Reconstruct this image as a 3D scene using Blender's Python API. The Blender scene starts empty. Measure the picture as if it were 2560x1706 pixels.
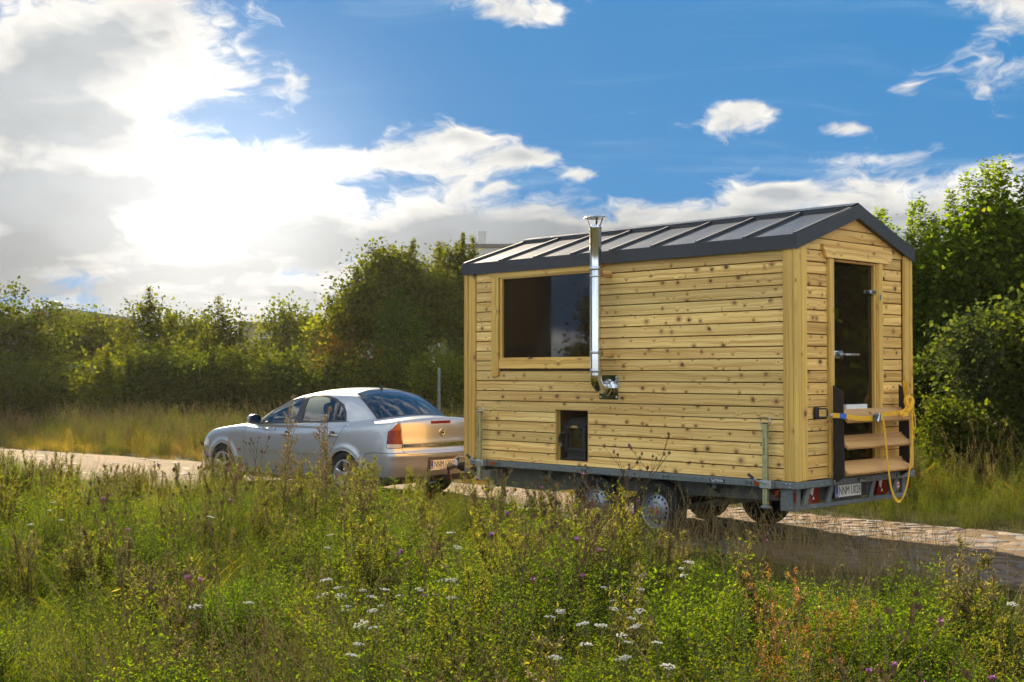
import bpy, math, random
import numpy as np
from mathutils import Vector, Matrix

# ------------------------------------------------------------------ camera, sky, sun, exposure
scene = bpy.context.scene
CAM_Z = 1.66
cam_data = bpy.data.cameras.new('camera')
cam_data.sensor_width = 36.0
cam_data.lens = 3171.0 / 2560.0 * 36.0
cam_data.clip_start = 0.05
cam_data.clip_end = 4000.0
cam_data.dof.use_dof = True
cam_data.dof.focus_distance = 13.0
cam_data.dof.aperture_fstop = 10.0
cam = bpy.data.objects.new('camera', cam_data)
scene.collection.objects.link(cam)
cam.location = (0.0, 0.0, CAM_Z)
cam.rotation_euler = (math.pi / 2 + 0.0247, 0.0, 0.0)
scene.camera = cam

SUN_AZ = -18.8          # degrees left of the viewing direction
SUN_EL = 28.0
SKY_STRENGTH = 0.10
EXPOSURE = 2.55
SUN_STRENGTH = 3.3

scene.view_settings.view_transform = 'Standard'
scene.view_settings.look = 'None'
scene.view_settings.gamma = 1.0
scene.view_settings.use_curve_mapping = False
scene.view_settings.exposure = EXPOSURE
scene.cycles.use_denoising = True
scene.cycles.max_bounces = 8
scene.cycles.transparent_max_bounces = 12
scene.cycles.sample_clamp_indirect = 6.0
scene.cycles.caustics_reflective = False
scene.cycles.caustics_refractive = False


class NT:
    """small helper round a node tree"""
    def __init__(self, tree):
        self.t = tree
    def n(self, kind, **kw):
        nd = self.t.nodes.new(kind)
        for k, v in kw.items():
            setattr(nd, k, v)
        return nd
    def l(self, a, b):
        self.t.links.new(a, b)
    def put(self, sock, v):
        if hasattr(v, 'is_output'):
            self.l(v, sock)
        elif v is not None:
            sock.default_value = v
    def m(self, op, a, b=None, c=None, clamp=False):
        nd = self.n('ShaderNodeMath', operation=op, use_clamp=clamp)
        for i, v in enumerate((a, b, c)):
            self.put(nd.inputs[i], v)
        return nd.outputs[0]
    def vm(self, op, a, b=None, scale=None):
        nd = self.n('ShaderNodeVectorMath', operation=op)
        self.put(nd.inputs[0], a)
        if b is not None:
            self.put(nd.inputs[1], b)
        if scale is not None:
            self.put(nd.inputs[3], scale)
        return nd.outputs[1] if op in ('DOT_PRODUCT', 'LENGTH', 'DISTANCE') else nd.outputs[0]
    def xyz(self, x, y, z):
        nd = self.n('ShaderNodeCombineXYZ')
        for i, v in enumerate((x, y, z)):
            self.put(nd.inputs[i], v)
        return nd.outputs[0]
    def sep(self, v):
        nd = self.n('ShaderNodeSeparateXYZ')
        self.l(v, nd.inputs[0])
        return nd.outputs
    def noise(self, vec, scale, detail=3.0, rough=0.5, dist=0.0, dim='3D'):
        nd = self.n('ShaderNodeTexNoise', noise_dimensions=dim)
        self.put(nd.inputs['Vector'], vec)
        nd.inputs['Scale'].default_value = scale
        nd.inputs['Detail'].default_value = detail
        nd.inputs['Roughness'].default_value = rough
        nd.inputs['Distortion'].default_value = dist
        return nd.outputs[0]
    def sstep(self, v, a, b, lo=0.0, hi=1.0):
        nd = self.n('ShaderNodeMapRange', interpolation_type='SMOOTHSTEP')
        self.put(nd.inputs[0], v)
        self.put(nd.inputs[1], a)
        self.put(nd.inputs[2], b)
        nd.inputs[3].default_value = lo
        nd.inputs[4].default_value = hi
        return nd.outputs[0]
    def mix(self, fac, a, b, blend='MIX'):
        nd = self.n('ShaderNodeMix', data_type='RGBA', blend_type=blend)
        self.put(nd.inputs[0], fac)
        for i, v in ((6, a), (7, b)):
            if isinstance(v, (tuple, list)) and len(v) == 3:
                v = (*v, 1.0)
            self.put(nd.inputs[i], v)
        return nd.outputs[2]


def build_world():
    w = bpy.data.worlds.new('World')
    scene.world = w
    w.use_nodes = True
    w.node_tree.nodes.clear()
    t = NT(w.node_tree)
    out = t.n('ShaderNodeOutputWorld')
    bg = t.n('ShaderNodeBackground')
    bg.inputs['Strength'].default_value = SKY_STRENGTH
    t.l(bg.outputs[0], out.inputs[0])
    sky = t.n('ShaderNodeTexSky', sky_type='NISHITA')
    sky.sun_disc = False
    sky.sun_elevation = math.radians(SUN_EL)
    sky.sun_rotation = math.radians(SUN_AZ)
    sky.altitude = 100
    sky.air_density = 1.0
    sky.dust_density = 0.6
    sky.ozone_density = 2.2
    tc = t.n('ShaderNodeTexCoord')
    d = t.vm('NORMALIZE', tc.outputs['Generated'])
    x, y, z = t.sep(d)
    az = t.m('MULTIPLY', t.m('ARCTAN2', x, y), 57.29578)
    el = t.m('MULTIPLY', t.m('ARCSINE', z), 57.29578)
    # a clear polarised blue that pales towards the horizon
    elc = t.m('MAXIMUM', el, 0.0)
    fall = t.m('EXPONENT', t.m('MULTIPLY', elc, -0.105))
    grad = t.mix(fall, SKY_HIGH, SKY_LOW)
    tame = t.mix(1.0, sky.outputs[0], (0.42, 0.62, 0.86), 'MULTIPLY')
    nis = t.vm('MINIMUM', tame, (1.7, 2.0, 2.4))
    blue = t.mix(0.05, grad, nis)
    # cloud layer seen in perspective
    zz = t.m('ADD', t.m('MAXIMUM', z, 0.0), 0.13)
    P = t.xyz(t.m('DIVIDE', x, zz), t.m('DIVIDE', y, zz), 0.0)
    warp = t.noise(P, 1.1, 1.0, 0.5, dim='2D')
    P2 = t.vm('ADD', P, t.xyz(t.m('MULTIPLY', warp, 0.8), t.m('MULTIPLY', warp, -0.5), 0.0))
    n1 = t.noise(P2, 1.05, 4.0, 0.55, dim='2D')
    # heaped clouds in angular space; a second look a little higher up gives their lit tops and grey feet
    wa = t.noise(t.xyz(t.m('MULTIPLY', az, 0.22), t.m('MULTIPLY', el, 0.36), 0.0), 1.0, 3.0, 0.55, dim='2D')
    wv = t.m('SUBTRACT', wa, 0.5)
    A = t.xyz(t.m('ADD', t.m('MULTIPLY', az, 0.115), t.m('MULTIPLY', wv, 0.9)), t.m('ADD', t.m('MULTIPLY', el, 0.25), t.m('MULTIPLY', wv, 0.55)), 0.0)
    n3 = t.noise(A, 1.0, 7.0, 0.60, dim='2D')
    n4 = t.noise(t.vm('ADD', A, (-0.03, 0.16, 0.0)), 1.0, 5.0, 0.55, dim='2D')
    base = t.m('ADD', t.m('MULTIPLY', n1, 0.35), t.m('MULTIPLY', n3, 0.65))

    def blob(a, e, sa, se, amp):
        u = t.m('DIVIDE', t.m('SUBTRACT', az, a), sa)
        v = t.m('DIVIDE', t.m('SUBTRACT', el, e), se)
        r = t.m('ADD', t.m('MULTIPLY', u, u), t.m('MULTIPLY', v, v))
        return t.m('MULTIPLY', t.m('EXPONENT', t.m('MULTIPLY', r, -1.0)), amp)
    bias = None
    for b in CLOUDS:
        o = blob(*b)
        bias = o if bias is None else t.m('ADD', bias, o)
    bias = t.m('ADD', bias, t.sstep(el, 9.0, 2.0, 0.0, 0.06))
    dens = t.m('ADD', base, bias)
    cover = t.sstep(dens, COVER[0], COVER[1])
    rim = t.m('MULTIPLY', t.m('SUBTRACT', n3, n4), 2.6)
    thick = t.sstep(dens, 0.56, 0.86)
    shade = t.m('SUBTRACT', t.m('ADD', 0.40, t.m('MULTIPLY', thick, 1.15)), rim)
    shade = t.m('ADD', shade, t.m('MULTIPLY', t.m('SUBTRACT', n1, 0.5), 0.9))
    # towards the sun clouds are backlit and modelled; away from it they are lit full on and brightened to light the walls
    gd = (math.sin(math.radians(-13.0)) * math.cos(math.radians(7.0)), math.cos(math.radians(-13.0)) * math.cos(math.radians(7.0)), math.sin(math.radians(7.0)))
    gdot = t.vm('DOT_PRODUCT', d, gd)
    g = t.m('MAXIMUM', gdot, 0.0)
    glow_wide = t.m('POWER', g, 30.0)
    glow = t.m('POWER', g, 170.0)
    low = t.sstep(el, 8.5, 4.5, 0.0, 0.62)
    shade = t.m('ADD', shade, low)
    shade = t.m('SUBTRACT', shade, t.m('MULTIPLY', glow, 0.75))
    shade = t.m('MINIMUM', t.m('MAXIMUM', shade, 0.0), 1.0)
    tone = t.m('ADD', 0.62, t.m('MULTIPLY', t.m('ADD', t.m('MULTIPLY', n4, 0.5), t.m('MULTIPLY', wa, 0.5)), 0.95))
    tone = t.m('MULTIPLY', tone, t.m('SUBTRACT', 1.0, t.m('MULTIPLY', low, 0.36)))
    cloud = t.mix(shade, CLOUD_LIT, t.vm('SCALE', CLOUD_GREY, scale=tone))
    front = t.sstep(gdot, 0.80, -0.35, 1.0, FRONT)
    cloud = t.mix(1.0, cloud, t.vm('SCALE', (1.0, 0.975, 0.93), scale=front), 'MULTIPLY')
    wisps = t.sstep(t.noise(t.vm('MULTIPLY', P2, (0.5, 2.2, 1.0)), 1.7, 4.0, 0.62, dim='2D'), 0.50, 0.90, 0.0, 0.40)
    c0 = t.mix(wisps, blue, HAZE_COL)
    col = t.mix(cover, c0, cloud)
    # bright veil round the sun behind the clouds
    add = t.vm('SCALE', (6.0, 5.75, 5.3), scale=t.m('ADD', t.m('MULTIPLY', glow, GLOW), t.m('MULTIPLY', glow_wide, GLOW2)))
    col = t.mix(1.0, col, add, 'ADD')
    t.l(col, bg.inputs[0])
    w.cycles.sampling_method = 'MANUAL'
    w.cycles.sample_map_resolution = 1024


# clouds of the photograph: azimuth, elevation (degrees), half widths, weight
CLOUDS = [
    (-21.0, 11.5, 6.5, 5.5, 0.185),
    (-15.8, 15.2, 2.4, 2.0, 0.12),
    (-12.5, 8.6, 6.5, 2.0, 0.17),
    (-7.0, 9.2, 3.2, 0.8, 0.13),
    (-4.0, 5.6, 7.0, 1.5, 0.17),
    (4.5, 6.0, 8.0, 2.0, 0.21),
    (0.6, 15.7, 2.3, 1.1, 0.22),
    (9.0, 11.1, 3.4, 0.9, 0.215),
    (10.6, 11.8, 1.3, 0.6, 0.16),
    (1.2, 9.7, 1.6, 0.45, 0.17),
    (14.8, 10.6, 1.2, 0.4, 0.15),
    (5.4, 11.6, 0.8, 0.35, 0.16),
    (-9.6, 12.6, 1.4, 0.9, 0.17),
    (12.0, 7.9, 1.4, 0.4, 0.20),
    (3.2, 8.9, 1.0, 0.35, 0.17),
    (-2.2, 10.6, 1.0, 0.4, 0.14),
    (17.5, 11.9, 0.9, 0.4, 0.14),
    (19.0, 7.2, 5.5, 2.2, 0.14),
    (-21.0, 5.0, 6.0, 2.6, 0.17),
    (2.5, 12.9, 9.0, 2.2, -0.16),
    (14.0, 14.4, 7.0, 2.4, -0.14),
    (-7.0, 13.4, 5.0, 2.4, -0.18),
    (12.0, 8.4, 3.5, 1.2, -0.10),
]
COVER = (0.490, 0.610)
FRONT = 6.3
CLOUD_LIT = (1.932, 1.894, 1.833)
CLOUD_GREY = (0.742, 0.818, 0.909)
HAZE_COL = (0.795, 1.098, 1.364)
SKY_HIGH = (0.0, 0.345, 0.93)
SKY_LOW = (0.10, 0.53, 1.08)
GLOW = 0.15
GLOW2 = 0.008
build_world()

sun_data = bpy.data.lights.new('sun', 'SUN')
sun_data.energy = SUN_STRENGTH
sun_data.angle = math.radians(1.0)
sun_data.color = (1.0, 0.83, 0.58)
sun = bpy.data.objects.new('sun', sun_data)
scene.collection.objects.link(sun)
_sa, _se = math.radians(SUN_AZ), math.radians(SUN_EL)
SUN_DIR = Vector((math.sin(_sa) * math.cos(_se), math.cos(_sa) * math.cos(_se), math.sin(_se)))
sun.rotation_euler = SUN_DIR.to_track_quat('Z', 'Y').to_euler()
sun.location = (-8, 20, 12)

# ------------------------------------------------------------------ helpers
COL = scene.collection
random.seed(11)
rng = np.random.default_rng(5)


def tag(o, label=None, cat=None, group=None, kind=None):
    if label: o['label'] = label
    if cat: o['category'] = cat
    if group: o['group'] = group
    if kind: o['kind'] = kind
    return o


def empty(name, loc=(0, 0, 0), rz=0.0, parent=None):
    o = bpy.data.objects.new(name, None)
    o.empty_display_size = 0.2
    COL.objects.link(o)
    o.location = loc
    o.rotation_euler = (0, 0, rz)
    if parent: o.parent = parent
    return o


def link_mesh(name, me, parent=None, loc=None, rot=None, scale=None):
    o = bpy.data.objects.new(name, me)
    COL.objects.link(o)
    if parent: o.parent = parent
    if loc is not None: o.location = loc
    if rot is not None: o.rotation_euler = rot
    if scale is not None: o.scale = scale
    return o


def np_mesh(name, V, F, mats=None, smooth=False, attrs=None, mat_idx=None):
    """V (n,3), F (m,k) uniform polygons"""
    V = np.asarray(V, dtype=np.float32); F = np.asarray(F, dtype=np.int32)
    me = bpy.data.meshes.new(name)
    me.vertices.add(len(V)); me.vertices.foreach_set('co', V.ravel())
    k = F.shape[1]
    me.loops.add(F.size); me.loops.foreach_set('vertex_index', F.ravel())
    me.polygons.add(len(F)); me.polygons.foreach_set('loop_start', np.arange(0, F.size, k, dtype=np.int32))
    if smooth: me.polygons.foreach_set('use_smooth', np.ones(len(F), dtype=bool))
    for m in (mats or []): me.materials.append(m)
    if mat_idx is not None: me.polygons.foreach_set('material_index', np.asarray(mat_idx, dtype=np.int32))
    me.update(calc_edges=True)
    for an, (dom, typ, data) in (attrs or {}).items():
        a = me.attributes.new(an, typ, dom)
        key = 'color' if typ in ('FLOAT_COLOR', 'BYTE_COLOR') else ('vector' if typ == 'FLOAT_VECTOR' else 'value')
        a.data.foreach_set(key, np.asarray(data, dtype=np.int32 if typ == 'INT' else np.float32).ravel())
    return me


class MB:
    """collects simple shapes for one mesh"""
    def __init__(self):
        self.v = []; self.f = []
    def add(self, verts, faces):
        b = len(self.v)
        self.v += [tuple(p) for p in verts]
        self.f += [tuple(b + i for i in q) for q in faces]
        return self
    def box(self, x0, x1, y0, y1, z0, z1):
        return self.add([(x0, y0, z0), (x1, y0, z0), (x1, y1, z0), (x0, y1, z0), (x0, y0, z1), (x1, y0, z1), (x1, y1, z1), (x0, y1, z1)],
                        [(0, 3, 2, 1), (4, 5, 6, 7), (0, 1, 5, 4), (1, 2, 6, 5), (2, 3, 7, 6), (3, 0, 4, 7)])
    def cbox(self, x0, x1, y0, y1, z0, z1, c=0.004):
        """box with bevelled edges (octagonal shells)"""
        c = min(c, (x1 - x0) * .45, (y1 - y0) * .45, (z1 - z0) * .45)
        V = []; idx = {}
        for ix, x in enumerate((x0, x1)):
            for iy, y in enumerate((y0, y1)):
                for iz, z in enumerate((z0, z1)):
                    sx, sy, sz = (1 if ix == 0 else -1), (1 if iy == 0 else -1), (1 if iz == 0 else -1)
                    idx[ix, iy, iz, 'x'] = len(V); V.append((x, y + sy * c, z + sz * c))
                    idx[ix, iy, iz, 'y'] = len(V); V.append((x + sx * c, y, z + sz * c))
                    idx[ix, iy, iz, 'z'] = len(V); V.append((x + sx * c, y + sy * c, z))
        F = []
        for i in (0, 1):
            for ax in 'xyz':
                def k(a, b):
                    return idx[(i, a, b, ax) if ax == 'x' else (a, i, b, ax) if ax == 'y' else (a, b, i, ax)]
                q = [k(0, 0), k(1, 0), k(1, 1), k(0, 1)]
                flip = (i == 0) ^ (ax == 'y')
                F.append(q[::-1] if flip else q)
        for a in (0, 1):
            for b in (0, 1):
                s = (a == b)
                F.append([idx[a, b, 0, 'x'], idx[a, b, 0, 'y'], idx[a, b, 1, 'y'], idx[a, b, 1, 'x']][::(1 if s else -1)])
                F.append([idx[a, 0, b, 'x'], idx[a, 0, b, 'z'], idx[a, 1, b, 'z'], idx[a, 1, b, 'x']][::(-1 if s else 1)])
                F.append([idx[0, a, b, 'y'], idx[0, a, b, 'z'], idx[1, a, b, 'z'], idx[1, a, b, 'y']][::(1 if s else -1)])
        for a in (0, 1):
            for b in (0, 1):
                for cc in (0, 1):
                    q = [idx[a, b, cc, 'x'], idx[a, b, cc, 'y'], idx[a, b, cc, 'z']]
                    F.append(q if (a + b + cc) % 2 else q[::-1])
        return self.add(V, F)
    def prism(self, poly, axis, a, b):
        """2D polygon extruded along axis: axis 0 -> poly in (y,z); 1 -> (x,z); 2 -> (x,y)"""
        n = len(poly)
        def p3(p, h):
            return (h, p[0], p[1]) if axis == 0 else (p[0], h, p[1]) if axis == 1 else (p[0], p[1], h)
        V = [p3(p, a) for p in poly] + [p3(p, b) for p in poly]
        F = [tuple(range(n))[::-1], tuple(range(n, 2 * n))]
        F += [(i, (i + 1) % n, n + (i + 1) % n, n + i) for i in range(n)]
        return self.add(V, F)
    def tube(self, pts, r, n=8, caps=True, closed=False, flat=None):
        pts = [Vector(p) for p in pts]
        m = len(pts)
        rs = r if isinstance(r, (list, tuple)) else [r] * m
        ref = None; V = []; F = []
        for i, p in enumerate(pts):
            a = pts[(i - 1) % m] if (closed or i > 0) else p
            b = pts[(i + 1) % m] if (closed or i < m - 1) else p
            tg = (b - a).normalized() if (b - a).length > 1e-9 else Vector((0, 0, 1))
            if ref is None:
                ref = tg.orthogonal().normalized()
            ref = (ref - tg * ref.dot(tg))
            ref = ref.normalized() if ref.length > 1e-6 else tg.orthogonal().normalized()
            bn = tg.cross(ref)
            for k in range(n):
                an = 2 * math.pi * k / n
                V.append(p + (ref * math.cos(an) + bn * math.sin(an)) * rs[i])
        for i in range(m if closed else m - 1):
            j = (i + 1) % m
            for k in range(n):
                kk = (k + 1) % n
                F.append((i * n + k, i * n + kk, j * n + kk, j * n + k))
        if caps and not closed:
            F.append(tuple(range(n))[::-1]); F.append(tuple((m - 1) * n + k for k in range(n)))
        return self.add(V, F)
    def lathe(self, prof, origin, axis, n=24, closed=False, caps=True):
        """prof: list of (radius, height along axis)"""
        o = Vector(origin); ax = Vector(axis).normalized(); u = ax.orthogonal().normalized(); w = ax.cross(u)
        V = []; F = []; m = len(prof)
        for r, h in prof:
            for k in range(n):
                an = 2 * math.pi * k / n
                V.append(o + ax * h + (u * math.cos(an) + w * math.sin(an)) * r)
        for i in range(m if closed else m - 1):
            j = (i + 1) % m
            for k in range(n):
                kk = (k + 1) % n
                F.append((i * n + k, i * n + kk, j * n + kk, j * n + k))
        if not closed and caps:
            if prof[0][0] > 1e-6: F.append(tuple(range(n))[::-1])
            if prof[-1][0] > 1e-6: F.append(tuple((m - 1) * n + k for k in range(n)))
        return self.add(V, F)
    def ribbon(self, pts, width_dir, w, th):
        """flat strap along pts"""
        P = [Vector(p) for p in pts]; V = []; F = []; m = len(P)
        for i, p in enumerate(P):
            tg = (P[min(i + 1, m - 1)] - P[max(i - 1, 0)]).normalized()
            wd = Vector(width_dir[i] if isinstance(width_dir, list) else width_dir)
            wd = (wd - tg * wd.dot(tg)).normalized(); nn = tg.cross(wd)
            for a, b in ((-1, -1), (1, -1), (1, 1), (-1, 1)):
                V.append(p + wd * (a * w / 2) + nn * (b * th / 2))
        for i in range(m - 1):
            for k in range(4):
                kk = (k + 1) % 4
                F.append((i * 4 + k, i * 4 + kk, i * 4 + 4 + kk, i * 4 + 4 + k))
        F.append((3, 2, 1, 0)); F.append(tuple((m - 1) * 4 + k for k in range(4)))
        return self.add(V, F)
    def mesh(self, name, mat, smooth=False):
        me = bpy.data.meshes.new(name)
        me.from_pydata(self.v, [], self.f)
        if mat: me.materials.append(mat)
        if smooth:
            me.polygons.foreach_set('use_smooth', np.ones(len(me.polygons), dtype=bool))
            if smooth != 'all':
                me.update()
                try: me.set_sharp_from_angle(angle=math.radians(38))
                except Exception: pass
        me.update()
        return me
    def build(self, name, mat, parent=None, smooth=False, loc=None, fixn=True):
        me = self.mesh(name, mat, smooth)
        return link_mesh(name, me, parent, loc)


def lettering(txt, size, mat, parent, loc, rot, name='lettering', align='CENTER', sx=1.0, ext=0.0008, label=None):
    cu = bpy.data.curves.new(name, 'FONT')
    cu.body = txt; cu.size = size; cu.align_x = align; cu.align_y = 'CENTER'; cu.extrude = ext; cu.resolution_u = 2
    cu.materials.append(mat)
    tmp = bpy.data.objects.new(name, cu); COL.objects.link(tmp)
    bpy.context.view_layer.update()
    me = bpy.data.meshes.new_from_object(tmp.evaluated_get(bpy.context.evaluated_depsgraph_get()))
    COL.objects.unlink(tmp); bpy.data.objects.remove(tmp); bpy.data.curves.remove(cu)
    if not me.materials: me.materials.append(mat)
    me.name = name
    o = link_mesh(name, me, parent, loc, rot, (sx, 1, 1))
    if label: o['label'] = label
    return o


# ------------------------------------------------------------------ materials
MATS = {}


def new_mat(name):
    m = bpy.data.materials.new(name); m.use_nodes = True
    m.node_tree.nodes.clear()
    t = NT(m.node_tree)
    out = t.n('ShaderNodeOutputMaterial')
    MATS[name] = m
    return m, t, out


def princ(t, out, **kw):
    b = t.n('ShaderNodeBsdfPrincipled')
    for k, v in kw.items():
        s = b.inputs[k]
        if isinstance(v, (tuple, list)) and len(v) == 3: v = (*v, 1.0)
        t.put(s, v)
    t.l(b.outputs[0], out.inputs[0])
    return b


def bump(t, height, strength=0.3, dist=0.01):
    b = t.n('ShaderNodeBump')
    b.inputs['Strength'].default_value = strength; b.inputs['Distance'].default_value = dist
    t.l(height, b.inputs['Height'])
    return b.outputs[0]


def plain(name, col, rough=0.5, metal=0.0, var=0.12, scale=18.0, spec=0.5, coat=0.0, bmp=0.0):
    """a plain finish with soft mottling so that no face is perfectly uniform"""
    m, t, out = new_mat(name)
    tc = t.n('ShaderNodeTexCoord').outputs['Object']
    n = t.noise(tc, scale, 4.0, 0.6)
    c = t.mix(t.sstep(n, 0.3, 0.7), tuple(x * (1 - var) for x in col), tuple(min(1, x * (1 + var)) for x in col))
    r = t.m('ADD', rough - 0.06, t.m('MULTIPLY', n, 0.12), clamp=True)
    b = princ(t, out, **{'Base Color': c, 'Roughness': r, 'Metallic': metal, 'Specular IOR Level': spec, 'Coat Weight': coat})
    if bmp: t.l(bump(t, t.noise(tc, scale * 6, 3, .6), bmp, 0.004), b.inputs['Normal'])
    return m


def wood(name, along, across, light=(0.92, 0.67, 0.235), dark=(0.60, 0.34, 0.085), knot=(0.10, 0.042, 0.016), kscale=8.6, kexist=0.30, rough=0.6, vary=0.32):
    """softwood board: stretched grain that bends round dark knots; along/across are object axes 0,1,2"""
    m, t, out = new_mat(name)
    tc = t.n('ShaderNodeTexCoord').outputs['Object']
    rnd = t.n('ShaderNodeObjectInfo').outputs['Random']
    s = t.sep(tc)
    u = t.m('ADD', s[along], t.m('MULTIPLY', rnd, 61.3))
    v = t.m('ADD', s[across], t.m('MULTIPLY', rnd, 17.9))
    if across != 2 and along == 2:
        v = t.m('ADD', t.m('ADD', s[0], s[1]), t.m('MULTIPLY', rnd, 17.9))
    vor = t.n('ShaderNodeTexVoronoi', voronoi_dimensions='2D', feature='F1')
    vor.inputs['Scale'].default_value = kscale
    wob = t.noise(t.xyz(u, v, 0.0), 22.0, 2.0)
    t.l(t.xyz(t.m('MULTIPLY', u, 0.8), t.m('ADD', v, t.m('MULTIPLY', wob, 0.006)), 0.0), vor.inputs['Vector'])
    dist = vor.outputs['Distance']; cr = t.sep(vor.outputs['Color'])
    exist = t.m('GREATER_THAN', cr[0], kexist)
    rad = t.m('ADD', 0.034, t.m('MULTIPLY', t.m('POWER', cr[1], 2.2), 0.150))
    kn = t.m('MULTIPLY', t.m('MULTIPLY', t.sstep(t.m('DIVIDE', dist, rad), 1.35, 0.55), exist), t.m('ADD', 0.55, t.m('MULTIPLY', cr[2], 0.45)))
    halo = t.m('MULTIPLY', t.sstep(t.m('DIVIDE', dist, rad), 3.2, 0.9), exist)
    q = t.m('MULTIPLY', dist, 5.2)
    w = t.m('MULTIPLY', t.m('EXPONENT', t.m('MULTIPLY', t.m('MULTIPLY', q, q), -1.0)), exist)
    wavy = t.m('MULTIPLY', t.m('SUBTRACT', t.noise(t.xyz(u, v, 0.0), 2.2, 2.0), 0.5), 0.05)
    g = t.m('ADD', t.m('ADD', v, wavy), t.m('MULTIPLY', w, 0.034))
    fine = t.noise(t.xyz(t.m('MULTIPLY', u, 1.1), t.m('MULTIPLY', g, 120.0), rnd), 1.0, 3.0, 0.6)
    wide = t.noise(t.xyz(t.m('MULTIPLY', u, 0.55), t.m('MULTIPLY', g, 34.0), rnd), 1.0, 2.0, 0.5, 0.3)
    ring = t.m('SINE', t.m('MULTIPLY', g, 470.0))
    rg = t.m('MULTIPLY', t.sstep(ring, 0.35, 1.0), t.sstep(t.noise(t.xyz(t.m('MULTIPLY', u, 0.9), t.m('MULTIPLY', v, 9.0), rnd), 1.0, 2.0), 0.45, 0.68))
    gr = t.m('ADD', t.m('MULTIPLY', t.sstep(wide, 0.36, 0.68), 0.62), t.m('MULTIPLY', t.sstep(fine, 0.38, 0.70), 0.38))
    gr = t.m('ADD', gr, t.m('MULTIPLY', rg, 0.30), clamp=True)
    streak = t.noise(t.xyz(t.m('MULTIPLY', u, 0.7), t.m('MULTIPLY', g, 60.0), t.m('MULTIPLY', rnd, 9.0)), 1.0, 2.0, 0.6)
    gr = t.m('ADD', gr, t.m('MULTIPLY', t.sstep(streak, 0.52, 0.66), 0.45), clamp=True)
    c = t.mix(gr, light, dark)
    tint = t.m('ADD', 1.0 - vary * 0.65, t.m('MULTIPLY', t.n('ShaderNodeObjectInfo').outputs['Random'], vary * 1.25))
    c = t.mix(1.0, c, t.vm('SCALE', (1.0, 1.0, 1.0), scale=tint), 'MULTIPLY')
    # each board leans a little redder or yellower
    c = t.mix(t.m('MULTIPLY', t.m('FRACT', t.m('MULTIPLY', rnd, 37.7)), 0.35), c, t.mix(1.0, c, (1.10, 0.92, 0.78), 'MULTIPLY'))
    soft = t.noise(t.xyz(u, t.m('MULTIPLY', v, 3.0), 5.0), 1.6, 3.0)
    c = t.mix(t.m('MULTIPLY', t.sstep(soft, 0.45, 0.75), 0.30), c, (0.60, 0.33, 0.10))
    c = t.mix(t.m('MULTIPLY', halo, 0.55), c, (0.44, 0.22, 0.06))
    c = t.mix(t.m('MULTIPLY', kn, 0.98), c, knot)
    b = princ(t, out, **{'Base Color': c, 'Roughness': rough, 'Specular IOR Level': 0.35})
    t.l(bump(t, t.m('ADD', t.m('MULTIPLY', gr, -0.5), t.m('MULTIPLY', kn, -0.4)), 0.25, 0.004), b.inputs['Normal'])
    return m


W_SIDE = wood('pine side boards', 1, 2)
W_GABLE = wood('pine gable boards', 0, 2, light=(0.92, 0.61, 0.190), dark=(0.58, 0.31, 0.07))
W_POST = wood('pine upright boards', 2, 0, light=(0.76, 0.51, 0.12), dark=(0.50, 0.285, 0.055), kscale=5.0, kexist=0.55)
W_TRIM = wood('pine trim boards', 1, 2, light=(0.80, 0.53, 0.14), dark=(0.50, 0.27, 0.055), kscale=5.0, kexist=0.5)
W_TREAD = wood('oiled tread boards', 0, 1, light=(0.66, 0.38, 0.14), dark=(0.46, 0.24, 0.075), kscale=3.0, kexist=0.8)
W_DARK = plain('shaded inner timber', (0.10, 0.058, 0.026), 0.8)
ROOF = plain('anthracite sheet metal', (0.036, 0.042, 0.050), 0.34, 0.0, 0.20, 3.0, spec=0.20)
FASCIA = plain('anthracite flashing', (0.028, 0.031, 0.036), 0.5, 0.0, 0.10, 9.0)
STEEL = plain('polished stainless steel', (0.62, 0.63, 0.62), 0.09, 1.0, 0.04, 7.0)
STEEL_B = plain('bright banded steel', (0.50, 0.51, 0.51), 0.28, 1.0, 0.05, 20.0)
ZINC = plain('galvanised steel', (0.150, 0.168, 0.160), 0.55, 0.30, 0.16, 26.0)
ZINC_D = plain('weathered galvanised chassis', (0.10, 0.112, 0.095), 0.62, 0.2, 0.2, 9.0)
YZINC = plain('yellow passivated zinc', (0.40, 0.395, 0.20), 0.42, 0.6, 0.2, 30.0)
BLACK = plain('black coated steel', (0.012, 0.011, 0.011), 0.55, 0.0, 0.2, 20.0)
STOVE = plain('matt stove iron', (0.022, 0.021, 0.020), 0.6, 0.2, 0.2, 60.0, bmp=0.1)
RUBBER = plain('tyre rubber', (0.016, 0.016, 0.016), 0.82, 0.0, 0.25, 30.0, spec=0.25, bmp=0.25)
PLASTIC = plain('dark plastic', (0.018, 0.018, 0.019), 0.55, 0.0, 0.2, 20.0)
GLASS_D = plain('bronze tinted glass', (0.016, 0.010, 0.005), 0.03, 0.0, 0.05, 3.0, spec=0.62)
RED_L = plain('red lamp lens', (0.15, 0.003, 0.002), 0.30, 0.0, 0.25, 40.0, spec=0.3, coat=0.08)
AMBER = plain('amber lens', (0.27, 0.052, 0.002), 0.32, 0.0, 0.2, 40.0, spec=0.3, coat=0.08)
CLEAR_L = plain('clear lamp lens', (0.55, 0.53, 0.47), 0.18, 0.0, 0.3, 60.0, coat=0.6)
WHITE = plain('white paint', (0.76, 0.74, 0.68), 0.5, 0.0, 0.06, 10.0)
PLATE = plain('plate ground', (0.70, 0.66, 0.55), 0.45, 0.0, 0.08, 20.0)
INK = plain('black lettering', (0.010, 0.010, 0.010), 0.5)
BLUE = plain('blue plate band', (0.012, 0.045, 0.26), 0.45)
REDINK = plain('red lettering', (0.34, 0.015, 0.012), 0.5)
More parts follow.
